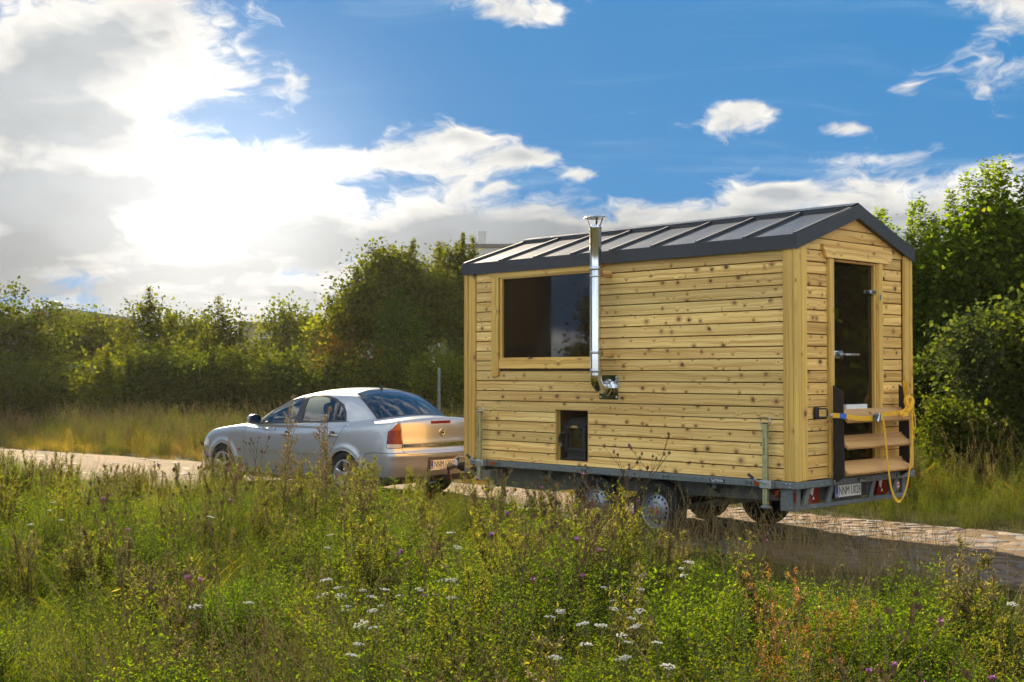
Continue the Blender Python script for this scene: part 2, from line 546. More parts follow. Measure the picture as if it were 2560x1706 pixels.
BRASS = plain('brass badge', (0.62, 0.44, 0.16), 0.35, 0.8)
STRAP = plain('yellow webbing', (0.80, 0.42, 0.018), 0.75, 0.0, 0.14, 70.0, bmp=0.3)
GREYTXT = plain('grey lettering', (0.10, 0.11, 0.11), 0.5)

# ------------------------------------------------------------------ sauna cabin (local: x across the trailer, y along it, z up from the wall foot)
YAW = 0.7666
AX, AY = 2.5562, 11.465
ZB = CAM_Z - 0.9874
CW, CL = 2.023, 4.408
ROWH = 0.1115
GAPH = 0.0045
cabin = empty('sauna_cabin', (AX, AY, ZB), YAW)
tag(cabin, 'small pine board sauna cabin with dark metal roof standing on the trailer', 'cabin')


def board_obj(name, parent, mat, lo, hi, c=0.004):
    """a board as its own object, origin at its centre"""
    cx, cy, cz = [(a + b) / 2 for a, b in zip(lo, hi)]
    mb = MB().cbox(lo[0] - cx, hi[0] - cx, lo[1] - cy, hi[1] - cy, lo[2] - cz, hi[2] - cz, c)
    return mb.build(name, mat, parent, loc=(cx, cy, cz))


def prism_obj(name, parent, mat, poly, axis, a, b):
    n = len(poly)
    c = [sum(p[i] for p in poly) / n for i in (0, 1)]
    q = [(p[0] - c[0], p[1] - c[1]) for p in poly]
    m = (a + b) / 2
    loc = (m, c[0], c[1]) if axis == 0 else (c[0], m, c[1]) if axis == 1 else (c[0], c[1], m)
    return MB().prism(q, axis, a - m, b - m).build(name, mat, parent, loc=loc)


OP = (2.527, 3.009, 0.050, 0.597)      # stove opening: y0 y1 z0 z1
# inner shell of the long wall, open where the stove stands
mb = MB()
S0, S1 = 0.014, 0.060
mb.box(S0, S1, 0.06, OP[0], -0.0, 2.12); mb.box(S0, S1, OP[1], CL - 0.02, 0.0, 2.12)
mb.box(S0, S1, OP[0], OP[1], 0.0, OP[2]); mb.box(S0, S1, OP[0], OP[1], OP[3], 2.12)
wall_long = mb.build('side_wall', W_DARK, cabin)
Y0, Y1 = 0.108, 4.262
WIN_R, WIN_L, WIN_B = 2.345, 3.955, 1.050      # boards stop here round the window
for k in range(19):
    z0, z1 = k * ROWH + GAPH, (k + 1) * ROWH - GAPH
    jit = random.uniform(-0.0012, 0.0012)
    a, b = -0.011 + jit, 0.0138
    if z1 > WIN_B + 0.04:
        board_obj('plank', wall_long, W_SIDE, (a, Y0, z0), (b, WIN_R, z1))
        board_obj('plank', wall_long, W_SIDE, (a, WIN_L, z0), (b, Y1, z1))
    elif z0 < OP[3] and z1 > OP[2]:
        lo, hi = max(z0, OP[2]), min(z1, OP[3])
        if lo > z0 + 0.001 or hi < z1 - 0.001:
            if lo > z0 + 0.001:
                poly = [(Y0, z0), (Y1, z0), (Y1, z1), (OP[1], z1), (OP[1], lo), (OP[0], lo), (OP[0], z1), (Y0, z1)]
            else:
                poly = [(Y0, z0), (OP[0], z0), (OP[0], hi), (OP[1], hi), (OP[1], z0), (Y1, z0), (Y1, z1), (Y0, z1)]
            prism_obj('plank', wall_long, W_SIDE, poly, 0, a, b)
        else:
            board_obj('plank', wall_long, W_SIDE, (a, Y0, z0), (b, OP[0], z1))
            board_obj('plank', wall_long, W_SIDE, (a, OP[1], z0), (b, Y1, z1))
    else:
        board_obj('plank', wall_long, W_SIDE, (a, Y0, z0), (b, Y1, z1))
# the board that hangs below the floor at the drawbar end
board_obj('skirt_board', cabin, W_POST, (-0.025, 4.30, -0.113), (0.012, 4.44, -0.004))

# rear gable wall
mb = MB()
mb.prism([(0.02, 0.0), (0.60, 0.0), (0.60, 2.03), (1.40, 2.03), (1.40, 0.0), (CW - 0.02, 0.0), (CW - 0.02, 2.12), (CW / 2, 2.50), (0.02, 2.12)], 1, 0.014, 0.060)
wall_gable = mb.build('gable_wall', W_DARK, cabin)


def clip_poly(poly, a, b, c):
    out = []
    for i in range(len(poly)):
        p, q = poly[i], poly[(i + 1) % len(poly)]
        dp, dq = a * p[0] + b * p[1] - c, a * q[0] + b * q[1] - c
        if dp <= 0: out.append(p)
        if dp * dq < 0:
            s = dp / (dp - dq); out.append((p[0] + (q[0] - p[0]) * s, p[1] + (q[1] - p[1]) * s))
    return out


SLOPE = (2.597 - 2.232) / (CW / 2 + 0.04)
for k in range(23):
    z0, z1 = k * ROWH + GAPH, (k + 1) * ROWH - GAPH
    jit = random.uniform(-0.0012, 0.0012)
    segs = [(0.158, 0.517), (1.489, 1.885)] if z0 < 2.06 else [(0.02, CW - 0.02)]
    for s0, s1 in segs:
        if z0 > 2.07:
            poly = [(s0, z0), (s1, z0), (s1, z1), (s0, z1)]
            top = 2.50
            poly = clip_poly(poly, -SLOPE, 1.0, top - SLOPE * CW / 2)
            if len(poly) > 2: poly = clip_poly(poly, SLOPE, 1.0, top + SLOPE * CW / 2)
            if len(poly) > 2: prism_obj('plank', wall_gable, W_GABLE, poly, 1, -0.011 + jit, 0.0138)
        else:
            board_obj('plank', wall_gable, W_GABLE, (s0, -0.011 + jit, z0), (s1, 0.0138, z1))
# the two walls turned away
MB().box(CW - 0.06, CW, 0.02, CL - 0.02, 0, 2.13).build('side_wall', W_SIDE, cabin)
MB().prism([(0.02, 0.0), (CW - 0.061, 0.0), (CW - 0.061, 2.12), (CW / 2, 2.48), (0.02, 2.12)], 1, CL - 0.04, CL).build('front_wall', W_GABLE, cabin)
MB().box(0.0605, CW - 0.061, 0.0605, CL - 0.041, -0.01, 0.012).build('floor_panel', W_DARK, cabin)

# corner trims
board_obj('corner_trim', cabin, W_POST, (-0.036, -0.012, 0.0), (-0.001, 0.104, 2.130), 0.006)
board_obj('corner_trim', cabin, W_POST, (-0.046, -0.047, -0.002), (0.040, -0.0125, 2.165), 0.008)
board_obj('corner_trim', cabin, W_POST, (0.042, -0.040, -0.001), (0.152, -0.0125, 2.185), 0.012)
board_obj('corner_trim', cabin, W_POST, (-0.036, 4.266, 0.0), (0.012, 4.372, 2.112), 0.006)
board_obj('corner_trim', cabin, W_POST, (-0.046, 4.374, -0.001), (0.020, 4.440, 2.110), 0.006)
board_obj('corner_trim', cabin, W_POST, (1.889, -0.040, 0.0), (2.005, -0.0125, 2.16), 0.008)
board_obj('corner_trim', cabin, W_POST, (2.007, -0.047, -0.001), (2.050, 0.09, 2.13), 0.008)

# window
win = empty('window', (0, 0, 0), 0, cabin)
board_obj('pane', win, GLASS_D, (-0.0005, 2.44, 1.140), (0.0095, 3.832, 2.040), 0.002)
board_obj('frame', win, W_TRIM, (-0.036, 2.46, 1.026), (-0.013, 3.868, 1.133), 0.006)      # sill board
board_obj('frame', win, W_TRIM, (-0.030, 2.49, 1.1335), (0.013, 3.82, 1.150), 0.003)
board_obj('frame', win, W_TRIM, (-0.030, 2.49, 2.028), (0.013, 3.82, 2.046), 0.003)
board_obj('frame', win, W_POST, (-0.028, 3.821, 1.134), (0.013, 3.852, 2.044), 0.003)
board_obj('frame', win, W_POST, (-0.028, 2.440, 1.134), (0.013, 2.489, 2.044), 0.003)
poly = [(3.868, 0.960), (3.905, 0.937), (3.982, 0.955), (3.982, 2.046), (3.868, 2.046)]
prism_obj('casing', win, W_POST, poly, 0, -0.040, -0.0125)
board_obj('casing', win, W_POST, (-0.040, 2.347, 0.937), (-0.0005, 2.438, 2.046), 0.006)
prism_obj('casing', win, W_TRIM, [(2.345, 2.047), (3.98, 2.047), (4.075, 2.118), (2.285, 2.118)], 0, -0.040, -0.0125)

# door
door = empty('door', (0, 0, 0), 0, cabin)
board_obj('pane', door, GLASS_D, (0.622, 0.020, 0.030), (1.372, 0.030, 2.033), 0.002)
board_obj('casing', door, W_POST, (0.519, -0.038, 0.0), (0.600, 0.0135, 2.056), 0.006)
board_obj('frame', door, W_POST, (0.6005, -0.020, 0.0), (0.632, 0.055, 2.052), 0.004)
board_obj('casing', door, W_POST, (1.412, -0.038, 0.0), (1.487, 0.0135, 2.056), 0.006)
board_obj('frame', door, W_POST, (1.361, -0.014, 0.0), (1.388, 0.055, 2.052), 0.004)
board_obj('frame', door, W_POST, (1.3885, -0.024, 0.0), (1.4115, 0.055, 2.052), 0.004)
board_obj('frame', door, W_GABLE, (0.633, -0.012, 2.030), (1.360, 0.055, 2.053), 0.004)
board_obj('sill', door, W_GABLE, (0.633, -0.030, 0.001), (1.360, 0.055, 0.030), 0.004)
prism_obj('header', door, W_GABLE, [(0.470, 2.058), (1.602, 2.058), (1.650, 2.105), (1.650, 2.180), (0.415, 2.180), (0.415, 2.150)], 1, -0.045, -0.0125)
hd = empty('handle', (0, 0, 0), 0, door)
MB().cbox(0.634, 0.792, -0.020, 0.019, 1.118, 1.190, 0.008).tube([(0.765, -0.02, 1.155), (0.765, -0.058, 1.155), (0.80, -0.064, 1.155), (0.985, -0.064, 1.156)], 0.011, 8).build('lever', STEEL_B, hd, smooth=True)
MB().lathe([(0.012, 0), (0.012, 0.006)], (0.70, -0.0205, 1.152), (0, -1, 0), 10).build('keyhole', BLACK, hd)
MB().cbox(1.285, 1.432, -0.022, 0.019, 1.752, 1.790, 0.008).cbox(1.408, 1.436, -0.046, -0.0385, 1.700, 1.751, 0.003).build('hinge', STEEL_B, door)
MB().cbox(1.285, 1.432, -0.022, 0.019, 0.352, 0.390, 0.008).build('hinge', STEEL_B, door)

# roof
roof = empty('roof', (0, 0, 0), 0, cabin)
EZ, RZ_, OV = 2.225, 2.572, 0.040
ribs = [-0.040, 0.526, 1.080, 1.637, 2.188, 2.735, 3.294, 3.844, 4.446]


def slope_pt(s, side):
    """height of the roof skin at distance s up from the eave edge (0..1)"""
    x0, x1 = (-OV, CW / 2) if side == 0 else (CW + OV, CW / 2)
    return x0 + (x1 - x0) * s, EZ + (RZ_ - EZ) * s


for side in (0, 1):
    for i in range(8):
        (xa, za), (xb, zb) = slope_pt(0.0, side), slope_pt(0.995, side)
        th = 0.022
        poly = [(xa, za - th), (xb, zb - th), (xb, zb), (xa, za)]
        if side: poly = poly[::-1]
        prism_obj('roof_panel', roof, ROOF, poly, 1, ribs[i] + 0.004, ribs[i + 1] - 0.004)
    for i in range(9):
        (xa, za), (xb, zb) = slope_pt(-0.008, side), slope_pt(0.93, side)
        h = 0.030
        poly = [(xa, za + 0.001), (xb, zb + 0.001), (xb, zb + h), (xa, za + h)]
        if side: poly = poly[::-1]
        y = ribs[i]; wdt = 0.013
        if i == 0: y += 0.010
        if i == 8: y -= 0.010
        prism_obj('standing_seam', roof, FASCIA, poly, 1, y - wdt, y + wdt)
    # ridge flashing: raised strip with a dark closure under its edge
    (xa, za), (xb, zb) = slope_pt(0.90, side), slope_pt(1.0, side)
    up = 0.043
    poly = [(xa, za + up - 0.004), (xb, zb + up - 0.004), (xb, zb + up), (xa, za + up)]
    prism_obj('ridge_cap', roof, ROOF, poly if not side else poly[::-1], 1, -0.05, 4.455)
    poly = [(xa + (0.006 if not side else -0.006), za + 0.002), (xa + (0.014 if not side else -0.014), za + 0.002), (xa + (0.014 if not side else -0.014), za + up - 0.005), (xa + (0.006 if not side else -0.006), za + up - 0.005)]
    prism_obj('ridge_closure', roof, FASCIA, poly if not side else poly[::-1], 1, -0.035, 4.44)
    # eave fascia
    xo = -OV if side == 0 else CW + OV
    d = -1 if side == 0 else 1
    mb = MB().box(min(xo + d * 0.004, xo + d * 0.014), max(xo + d * 0.004, xo + d * 0.014), -0.055, 4.458, 2.106, 2.236)
    mb.box(min(xo - d * 0.035, xo + d * 0.0035), max(xo - d * 0.035, xo + d * 0.0035), -0.03, 4.44, 2.110, 2.114)
    mb.build('fascia', FASCIA, roof)
    # verge fascia on both gables
    (xa, za), (xb, zb) = slope_pt(-0.014, side), slope_pt(1.0, side)
    for yy in ((-0.064, -0.0555), (4.4585, 4.466)):
        poly = [(xa, za - 0.122), (xb, zb - 0.108), (xb, zb + 0.030), (xa, za + 0.012)]
        prism_obj('verge_fascia', roof, FASCIA, poly if not side else poly[::-1], 1, *yy)
    poly = [(xa, za - 0.115), (xb, zb - 0.112), (xb, zb - 0.106), (xa, za - 0.109)]
    prism_obj('soffit', roof, FASCIA, poly if not side else poly[::-1], 1, -0.0553, -0.012)
for side in (0, 1):
    for i in range(14):
        yy = 0.12 + i * 0.32
        xa, za = slope_pt(0.905, side)
        MB().lathe([(0.0075, 0), (0.0075, 0.004), (0.004, 0.007)], (xa + (0.012 if not side else -0.012), yy, za + 0.046), (0, 0, 1), 7).build('screw', STEEL_B, roof)

# flue
flue = empty('flue_pipe', (0, 0, 0), 0, cabin)
FX, FY, FR = -0.215, 2.232, 0.0575
MB().lathe([(FR, 0.955), (FR, 2.065)], (FX, FY, 0), (0, 0, 1), 28).build('pipe_section', STEEL, flue, smooth=True)
MB().lathe([(FR + 0.003, 2.055), (FR + 0.003, 2.445), (FR + 0.006, 2.452), (FR + 0.006, 2.47), (FR - 0.004, 2.475), (FR - 0.004, 2.49)], (FX, FY, 0), (0, 0, 1), 28).build('pipe_section', STEEL, flue, smooth=True)
for zz, hh in ((2.025, 0.036), (1.955, 0.020), (1.175, 0.03), (0.985, 0.035)):
    MB().lathe([(FR + 0.0035, zz), (FR + 0.006, zz + 0.004), (FR + 0.006, zz + hh - 0.004), (FR + 0.0035, zz + hh)], (FX, FY, 0), (0, 0, 1), 28).build('clamp_band', STEEL_B, flue, smooth=True)
# two mitred 45 degree pieces bring the flue to the wall plate
C0 = Vector((FX, FY, 0.957)); C1 = Vector((FX, FY, 0.895)); C2 = Vector((FX + 0.065, FY, 0.830)); C3 = Vector((FX + 0.13, FY, 0.83)); C4 = Vector((-0.012, FY, 0.83))
mb = MB()
mb.tube([C0, C1 + Vector((0, 0, 0.012)), C1 + Vector((0.009, 0, -0.012)), C2 + Vector((-0.012, 0, 0.010)), C2 + Vector((0.014, 0, 0)), C4], FR + 0.002, 28)
mb.build('elbow', STEEL, flue, smooth=True)
MB().lathe([(FR + 0.006, 0), (FR + 0.006, 0.02)], (FX + 0.10, FY, 0.83), (1, 0, 0), 28).build('collar', STEEL_B, flue, smooth=True)
MB().lathe([(FR + 0.030, 0), (FR + 0.012, 0.012), (FR + 0.006, 0.03)], (-0.0195, FY, 0.83), (-1, 0, 0), 28).build('rosette', STEEL, flue, smooth=True)
board_obj('wall_plate', flue, STEEL, (-0.0195, 2.102, 0.708), (-0.0135, 2.362, 0.960), 0.002)
for yy in (2.125, 2.339):
    for zz in (0.732, 0.936):
        MB().lathe([(0.012, 0), (0.012, 0.004), (0.006, 0.008)], (-0.0198, yy, zz), (-1, 0, 0), 8).build('screw', STEEL_B, flue)
for zz in (1.995, 1.183):
    b_ = board_obj('bracket_block', flue, W_SIDE, (-0.150, 2.185, zz - 0.030), (-0.0125, 2.255, zz + 0.030), 0.004)
    MB().cbox(-0.166, -0.1505, 2.200, 2.240, zz - 0.014, zz + 0.014, 0.003).build('bracket_bolt', STEEL_B, flue)
cowl = MB()
cowl.lathe([(0.0, 2.592), (0.035, 2.590), (0.118, 2.566), (0.122, 2.562), (0.118, 2.559), (0.035, 2.580), (0.0, 2.582)], (FX, FY, 0), (0, 0, 1), 28)
cowl_o = cowl.build('cowl_disc', STEEL_B, flue, smooth=True)
for an in (0.6, 2.7, 4.8):
    c, s = math.cos(an), math.sin(an)
    MB().ribbon([(FX + c * 0.056, FY + s * 0.056, 2.478), (FX + c * 0.066, FY + s * 0.066, 2.50), (FX + c * 0.098, FY + s * 0.098, 2.570)], (-s, c, 0), 0.020, 0.004).build('cowl_leg', STEEL_B, flue)
    MB().lathe([(0.012, 0), (0.016, 0.008), (0.010, 0.018), (0, 0.02)], (FX + c * 0.098, FY + s * 0.098, 2.570), (0, 0, 1), 10).build('cowl_nut', STEEL_B, flue)

# lashing eye on the gable
eye = empty('lashing_eye', (0, 0, 0), 0, cabin)
MB().cbox(0.270, 0.325, -0.048, -0.0125, 0.560, 0.668, 0.008).build('eye_plate', BLACK, eye)
MB().tube([(0.315, -0.052, 0.655), (0.375, -0.085, 0.655), (0.388, -0.09, 0.640), (0.388, -0.09, 0.588), (0.375, -0.085, 0.573), (0.315, -0.052, 0.573)], 0.008, 8).build('eye_bar', BLACK, eye, smooth=True)

# niche behind the stove opening
mb = MB()
n0, n1, nz0, nz1, nd = OP[0] - 0.012, OP[1] + 0.012, OP[2] - 0.012, OP[3] + 0.10, 0.62
mb.box(nd, nd + 0.01, n0, n1, nz0, nz1); mb.box(S1 + .0005, nd, n0 - 0.02, n0, nz0, nz1); mb.box(S1 + .0005, nd, n1, n1 + 0.02, nz0, nz1)
mb.box(S1 + .0005, nd, n0, n1, nz1, nz1 + 0.01); mb.box(S1 + .0005, nd, n0, n1, nz0 - 0.004, nz0 + 0.011)
mb.build('stove_niche', W_DARK, cabin)
for a0, a1, b0, b1 in ((OP[0] + .0005, OP[0] + 0.012, OP[2] + .0005, OP[3] - .0005), (OP[1] - 0.012, OP[1] - .0005, OP[2] + .0005, OP[3] - .0005)):
    board_obj('niche_lining', cabin, W_POST, (-0.004, a0, b0), (0.062, a1, b1), 0.002)
board_obj('niche_lining', cabin, W_TRIM, (-0.004, OP[0] + 0.0125, OP[3] - 0.013), (0.062, OP[1] - 0.0125, OP[3] - .0005), 0.002)

# ------------------------------------------------------------------ wood stove in the niche
FRAME = Matrix.Translation((AX, AY, ZB)) @ Matrix.Rotation(YAW, 4, 'Z')


def framed(name, loc):
    o = empty(name, FRAME @ Vector(loc), YAW)
    return o


stove = framed('wood_stove', (0.085, 2.815, OP[2] - 0.001))
tag(stove, 'black iron wood stove with glass door set into the low wall opening', 'stove')
# local: y along the wall, x inwards
a, b = -0.160, 0.160
MB().cbox(0.030, 0.40, a, b, 0.001, 0.375, 0.005).build('firebox', STOVE, stove)
MB().add([(0.03, a, .376), (0.03, b, .376), (0.40, b, .376), (0.40, a, .376), (0.075, a + .055, .452), (0.075, b - .055, .452), (0.36, b - .055, .452), (0.36, a + .055, .452)],
         [(0, 1, 5, 4), (1, 2, 6, 5), (2, 3, 7, 6), (3, 0, 4, 7), (4, 5, 6, 7), (3, 2, 1, 0)]).build('hood', STOVE, stove)
sd = empty('stove_door', (0, 0, 0), 0, stove)
mb = MB().cbox(0.0, 0.0295, a + 0.008, -0.110, 0.098, 0.372, 0.004).cbox(0.0, 0.0295, 0.110, b - 0.008, 0.098, 0.372, 0.004)
mb.cbox(0.001, 0.0285, -0.111, 0.111, 0.098, 0.132, 0.003).cbox(0.001, 0.0285, -0.111, 0.111, 0.340, 0.372, 0.003)
mb.build('door_frame', STOVE, sd)
MB().cbox(0.012, 0.018, -0.1105, 0.1105, 0.131, 0.341, 0.001).build('pane', plain('soot stained stove glass', (0.022, 0.020, 0.010), 0.06, 0, 0.3, 8), sd)
MB().tube([(0.0, 0.140, 0.285), (-0.05, 0.158, 0.275), (-0.062, 0.165, 0.235), (-0.055, 0.160, 0.185), (-0.04, 0.148, 0.150)], 0.011, 8).build('handle', STOVE, sd, smooth=True)
MB().tube([(-0.055, 0.160, 0.188), (-0.048, 0.154, 0.166), (-0.040, 0.148, 0.150)], 0.014, 8).build('handle_grip', plain('worn handle grip', (0.20, 0.16, 0.11), 0.5), sd, smooth=True)
for zz in (0.33, 0.14):
    MB().lathe([(0.010, -0.03), (0.010, 0.03)], (0.006, -0.162, zz), (0, 0, 1), 8).build('hinge', STOVE, stove)
bp = [(-0.046, 0.346), (0.046, 0.346), (0.050, 0.356), (0.040, 0.360), (0.040, 0.366), (0.018, 0.367), (0.0, 0.374), (-0.018, 0.367), (-0.040, 0.366), (-0.040, 0.360), (-0.050, 0.356)]
MB().prism(bp, 0, -0.004, -0.0005).build('badge', BRASS, stove)
MB().cbox(0.004, 0.0295, a + 0.004, b - 0.004, 0.004, 0.026, 0.003).cbox(0.004, 0.0295, a + 0.004, a + 0.02, 0.026, 0.090, 0.003).cbox(0.004, 0.0295, b - 0.02, b - 0.004, 0.026, 0.090, 0.003).cbox(0.004, 0.0295, a + 0.004, b - 0.004, 0.078, 0.094, 0.003).build('ash_vent', STOVE, stove)

# ------------------------------------------------------------------ tandem trailer (same axes as the cabin, z from the ground)
trailer = empty('trailer', (AX, AY, 0), YAW)
tag(trailer, 'grey galvanised tandem axle trailer carrying the wooden cabin', 'trailer')
FZ = ZB      # floor height


def rail(name, lo, hi, mat=ZINC):
    return board_obj(name, trailer, mat, lo, hi, 0.006)


sr = empty('side_rail', (0, 0, 0), 0, trailer)
board_obj('rail_profile', sr, ZINC, (-0.048, -0.048, FZ - 0.068), (-0.006, 4.335, FZ - 0.003), 0.006)
for y0 in (0.045, 4.29):
    for dz in (0.020, 0.050):
        for dy in (-0.018, 0.02):
            MB().lathe([(0.007, 0), (0.007, 0.003), (0.003, 0.005)], (-0.0485, y0 + dy, FZ - dz), (-1, 0, 0), 7).build('rivet', STEEL_B, sr)
for y0 in (0.475, 1.46, 2.55, 3.86):
    for dy in (-0.03, 0.03):
        MB().box(-0.0492, -0.0484, y0 + dy - 0.004, y0 + dy + 0.004, FZ - 0.058, FZ - 0.014).box(-0.0492, -0.0484, y0 + dy * .45 - 0.006, y0 + dy * .45 + 0.006, FZ - 0.042, FZ - 0.030).build('lashing_slot', BLACK, sr)
for y0 in (0.370, 3.952):
    board_obj('side_reflector', sr, AMBER, (-0.0545, y0 - 0.045, FZ - 0.055), (-0.0483, y0 + 0.045, FZ - 0.012), 0.002)
RX = (math.pi / 2, 0, -math.pi / 2)
lettering('www.stema.de', 0.046, GREYTXT, sr, (-0.0487, 1.10, FZ - 0.037), RX, label='grey web address lettering on the side rail')
board_obj('name_sticker', sr, plain('dark blue sticker', (0.012, 0.028, 0.060), 0.4), (-0.0500, 0.748, FZ - 0.056), (-0.0484, 0.922, FZ - 0.020), 0.0005)
lettering('SySTEMA', 0.036, WHITE, sr, (-0.0505, 0.835, FZ - 0.038), RX, label='white lettering on a dark blue sticker')
board_obj('far_rail', trailer, ZINC, (CW + 0.006, -0.048, FZ - 0.068), (CW + 0.048, 4.335, FZ - 0.003), 0.006)
rr = empty('rear_rail', (0, 0, 0), 0, trailer)
board_obj('rail_profile', rr, ZINC, (-0.005, -0.0485, FZ - 0.066), (CW + 0.005, -0.012, FZ - 0.0035), 0.006)
for s in (0.04, 0.10, 0.30, 0.45, 0.75, 1.27, 1.55, 1.80, 1.94, 1.99):
    MB().lathe([(0.007, 0), (0.007, 0.003), (0.003, 0.005)], (s, -0.049, FZ - 0.035), (0, -1, 0), 7).build('rivet', STEEL_B, rr)
MB().cbox(0.98, 1.08, -0.085, -0.0488, FZ - 0.050, FZ - 0.022, 0.006).build('latch', STEEL_B, rr)
board_obj('front_rail', trailer, ZINC, (-0.005, 4.30, FZ - 0.066), (CW + 0.005, 4.3345, FZ - 0.0035), 0.006)
board_obj('floor_plate', trailer, ZINC_D, (-0.004, -0.0118, FZ - 0.030), (CW + 0.004, 4.299, FZ - 0.012), 0.002)

# longitudinal chassis beams, cranked forward into the drawbar
for sgn, s in ((1, 0.24), (-1, CW - 0.24)):
    x0, x1 = (s, s + 0.05) if sgn > 0 else (s - 0.05, s)
    poly = [(0.07, FZ - 0.031), (0.07, FZ - 0.205), (2.75, FZ - 0.255), (3.35, FZ - 0.325), (4.30, FZ - 0.31), (4.30, FZ - 0.15), (3.35, FZ - 0.031)]
    MB().prism(poly, 0, x0, x1).build('chassis_beam', ZINC_D, trailer)
    # drawbar arm
    xa = s + sgn * 0.025; xb = CW / 2 + sgn * -0.045
    p = Vector((xa, 3.30, FZ - 0.25)); q = Vector((xb, 5.52, FZ - 0.225)); d = (q - p).normalized(); n = Vector((0, 0, 1)); w = d.cross(n).normalized()
    V = []
    for c in (p, q):
        hh = 0.075 if c is p else 0.055
        for aa, bb in ((-1, -1), (1, -1), (1, 1), (-1, 1)):
            V.append(c + w * aa * 0.028 + n * bb * hh)
    MB().add(V, [(3, 2, 1, 0), (4, 5, 6, 7), (0, 1, 5, 4), (1, 2, 6, 5), (2, 3, 7, 6), (3, 0, 4, 7)]).build('drawbar_arm', ZINC, trailer)
for y in (0.9, 2.0, 3.1, 4.15):
    board_obj('cross_member', trailer, ZINC_D, (0.02, y, FZ - 0.125), (CW - 0.02, y + 0.05, FZ - 0.032), 0.003)
# outrigger gussets below the side rail
for y in (0.33, 1.02, 3.25, 4.02):
    for s0, s1 in ((0.0, 0.238), (CW, CW - 0.238)):
        poly = [(s0, FZ - 0.07), (s1, FZ - 0.07), (s1, FZ - 0.20)]
        MB().prism(poly, 1, y - 0.004, y + 0.004).build('gusset', ZINC_D, trailer)
board_obj('underbody_box', trailer, plain('rusty brown box', (0.08, 0.035, 0.02), 0.7), (0.30, 3.38, FZ - 0.16), (0.62, 3.80, FZ - 0.128), 0.006)

# wheels
RIM = plain('silver painted wheel', (0.24, 0.27, 0.30), 0.40, 0.6, 0.06, 14)
RIM_D = plain('black wheel centre', (0.02, 0.02, 0.022), 0.6)


def trailer_wheel(s, y, out):
    w = empty('wheel', (s, y, 0.290), 0, trailer)
    R, rr_, wd = 0.292, 0.183, 0.175
    prof = [(rr_, 0.0), (rr_ + 0.02, -0.004), (R - 0.05, -0.012), (R - 0.018, 0.004), (R - 0.004, 0.022)]
    for g in range(5):
        o = 0.030 + g * (wd - 0.06) / 5
        prof += [(R, o), (R, o + 0.016), (R - 0.007, o + 0.018), (R - 0.007, o + 0.0225)]
    prof += [(R - 0.004, wd - 0.022), (R - 0.018, wd - 0.004), (R - 0.05, wd + 0.012), (rr_ + 0.02, wd + 0.004), (rr_, wd), (rr_ - 0.006, wd * .5)]
    MB().lathe(prof, (0, 0, 0), (-out, 0, 0), 40, closed=True).build('tyre', RUBBER, w, smooth=True)
    # steel disc with a ring of round holes
    mb = MB()
    d = -out
    mb.lathe([(rr_ + 0.003, 0.002), (rr_ + 0.006, 0.008), (rr_ - 0.004, 0.012), (rr_ - 0.012, 0.02), (rr_ - 0.016, 0.05), (rr_ - 0.03, 0.052), (rr_ - 0.037, 0.046)], (0, 0, 0), (d, 0, 0), 40, caps=False)
    n, r0, r1 = 80, 0.098, rr_ - 0.037
    ang = np.linspace(0, 2 * math.pi, n, endpoint=False)
    holes = 16
    V, F = [], []
    rings = np.linspace(r1, r0, 8)
    for r in rings:
        for aa in ang:
            hgt = 0.046 - 0.018 * ((r1 - r) / (r1 - r0)) ** 1.0
            V.append((d * hgt, r * math.cos(aa), r * math.sin(aa)))
    for i in range(7):
        for k in range(n):
            rm = (rings[i] + rings[i + 1]) / 2; am = (ang[k] + math.pi / n)
            ph = (am * holes / (2 * math.pi)) % 1.0
            da = (ph - 0.5) * 2 * math.pi / holes * rm
            if math.hypot(da, rm - 0.124) < 0.0125: continue
            F.append((i * n + k, i * n + (k + 1) % n, (i + 1) * n + (k + 1) % n, (i + 1) * n + k))
    mb.add(V, F)
    mb.lathe([(0.098, 0.0281), (0.090, 0.020), (0.080, 0.018), (0.062, 0.016)], (0, 0, 0), (d, 0, 0), 40, caps=False)
    mb.build('rim', RIM, w, smooth=True)
    MB().lathe([(rr_ - 0.02, 0.075), (0.0, 0.075)], (0, 0, 0), (d, 0, 0), 32).build('brake_drum', RIM_D, w)
    cap = MB().lathe([(0.068, 0.018), (0.066, 0.006), (0.055, 0.0), (0.0, -0.002)], (0, 0, 0), (d, 0, 0), 28).build('hub_cap', RIM, w, smooth=True)
    # red emblem: two red halves round a pale bar
    for sg in (-1, 1):
        P = [(0.052 * math.cos(q), 0.052 * math.sin(q)) for q in np.linspace(-1.15, 1.15, 12)]
        P = [(max(0.014, p0), p1) for p0, p1 in P]
        P = [(sg * p0, p1) for p0, p1 in P]
        MB().prism(P if sg > 0 else P[::-1], 0, out * 0.0022 - 0.0004, out * 0.0022 + 0.0004).build('emblem', REDINK, w)
    for k in range(5):
        aa = k * 2 * math.pi / 5 + 0.3
        MB().lathe([(0.010, 0), (0.010, 0.012), (0.006, 0.016)], (d * 0.019, 0.080 * math.cos(aa), 0.080 * math.sin(aa)), (-d, 0, 0), 6).build('wheel_nut', STEEL_B, w)
    return w


for y in (1.652, 2.462):
    trailer_wheel(0.012, y, -1)
    trailer_wheel(CW - 0.012, y, 1)
    MB().tube([(0.19, y, 0.29), (CW - 0.19, y, 0.29)], 0.035, 8).build('axle', ZINC_D, trailer)
    for s in (0.21, CW - 0.21):
        MB().cbox(s - 0.02, s + 0.02, y - 0.30 if y > 2 else y - 0.05, y + 0.05 if y > 2 else y + 0.30, 0.27, 0.34, 0.006).cbox(s - 0.022, s + 0.022, y - 0.03, y + 0.03, 0.34, FZ - 0.05, 0.004).build('suspension_arm', ZINC_D, trailer)

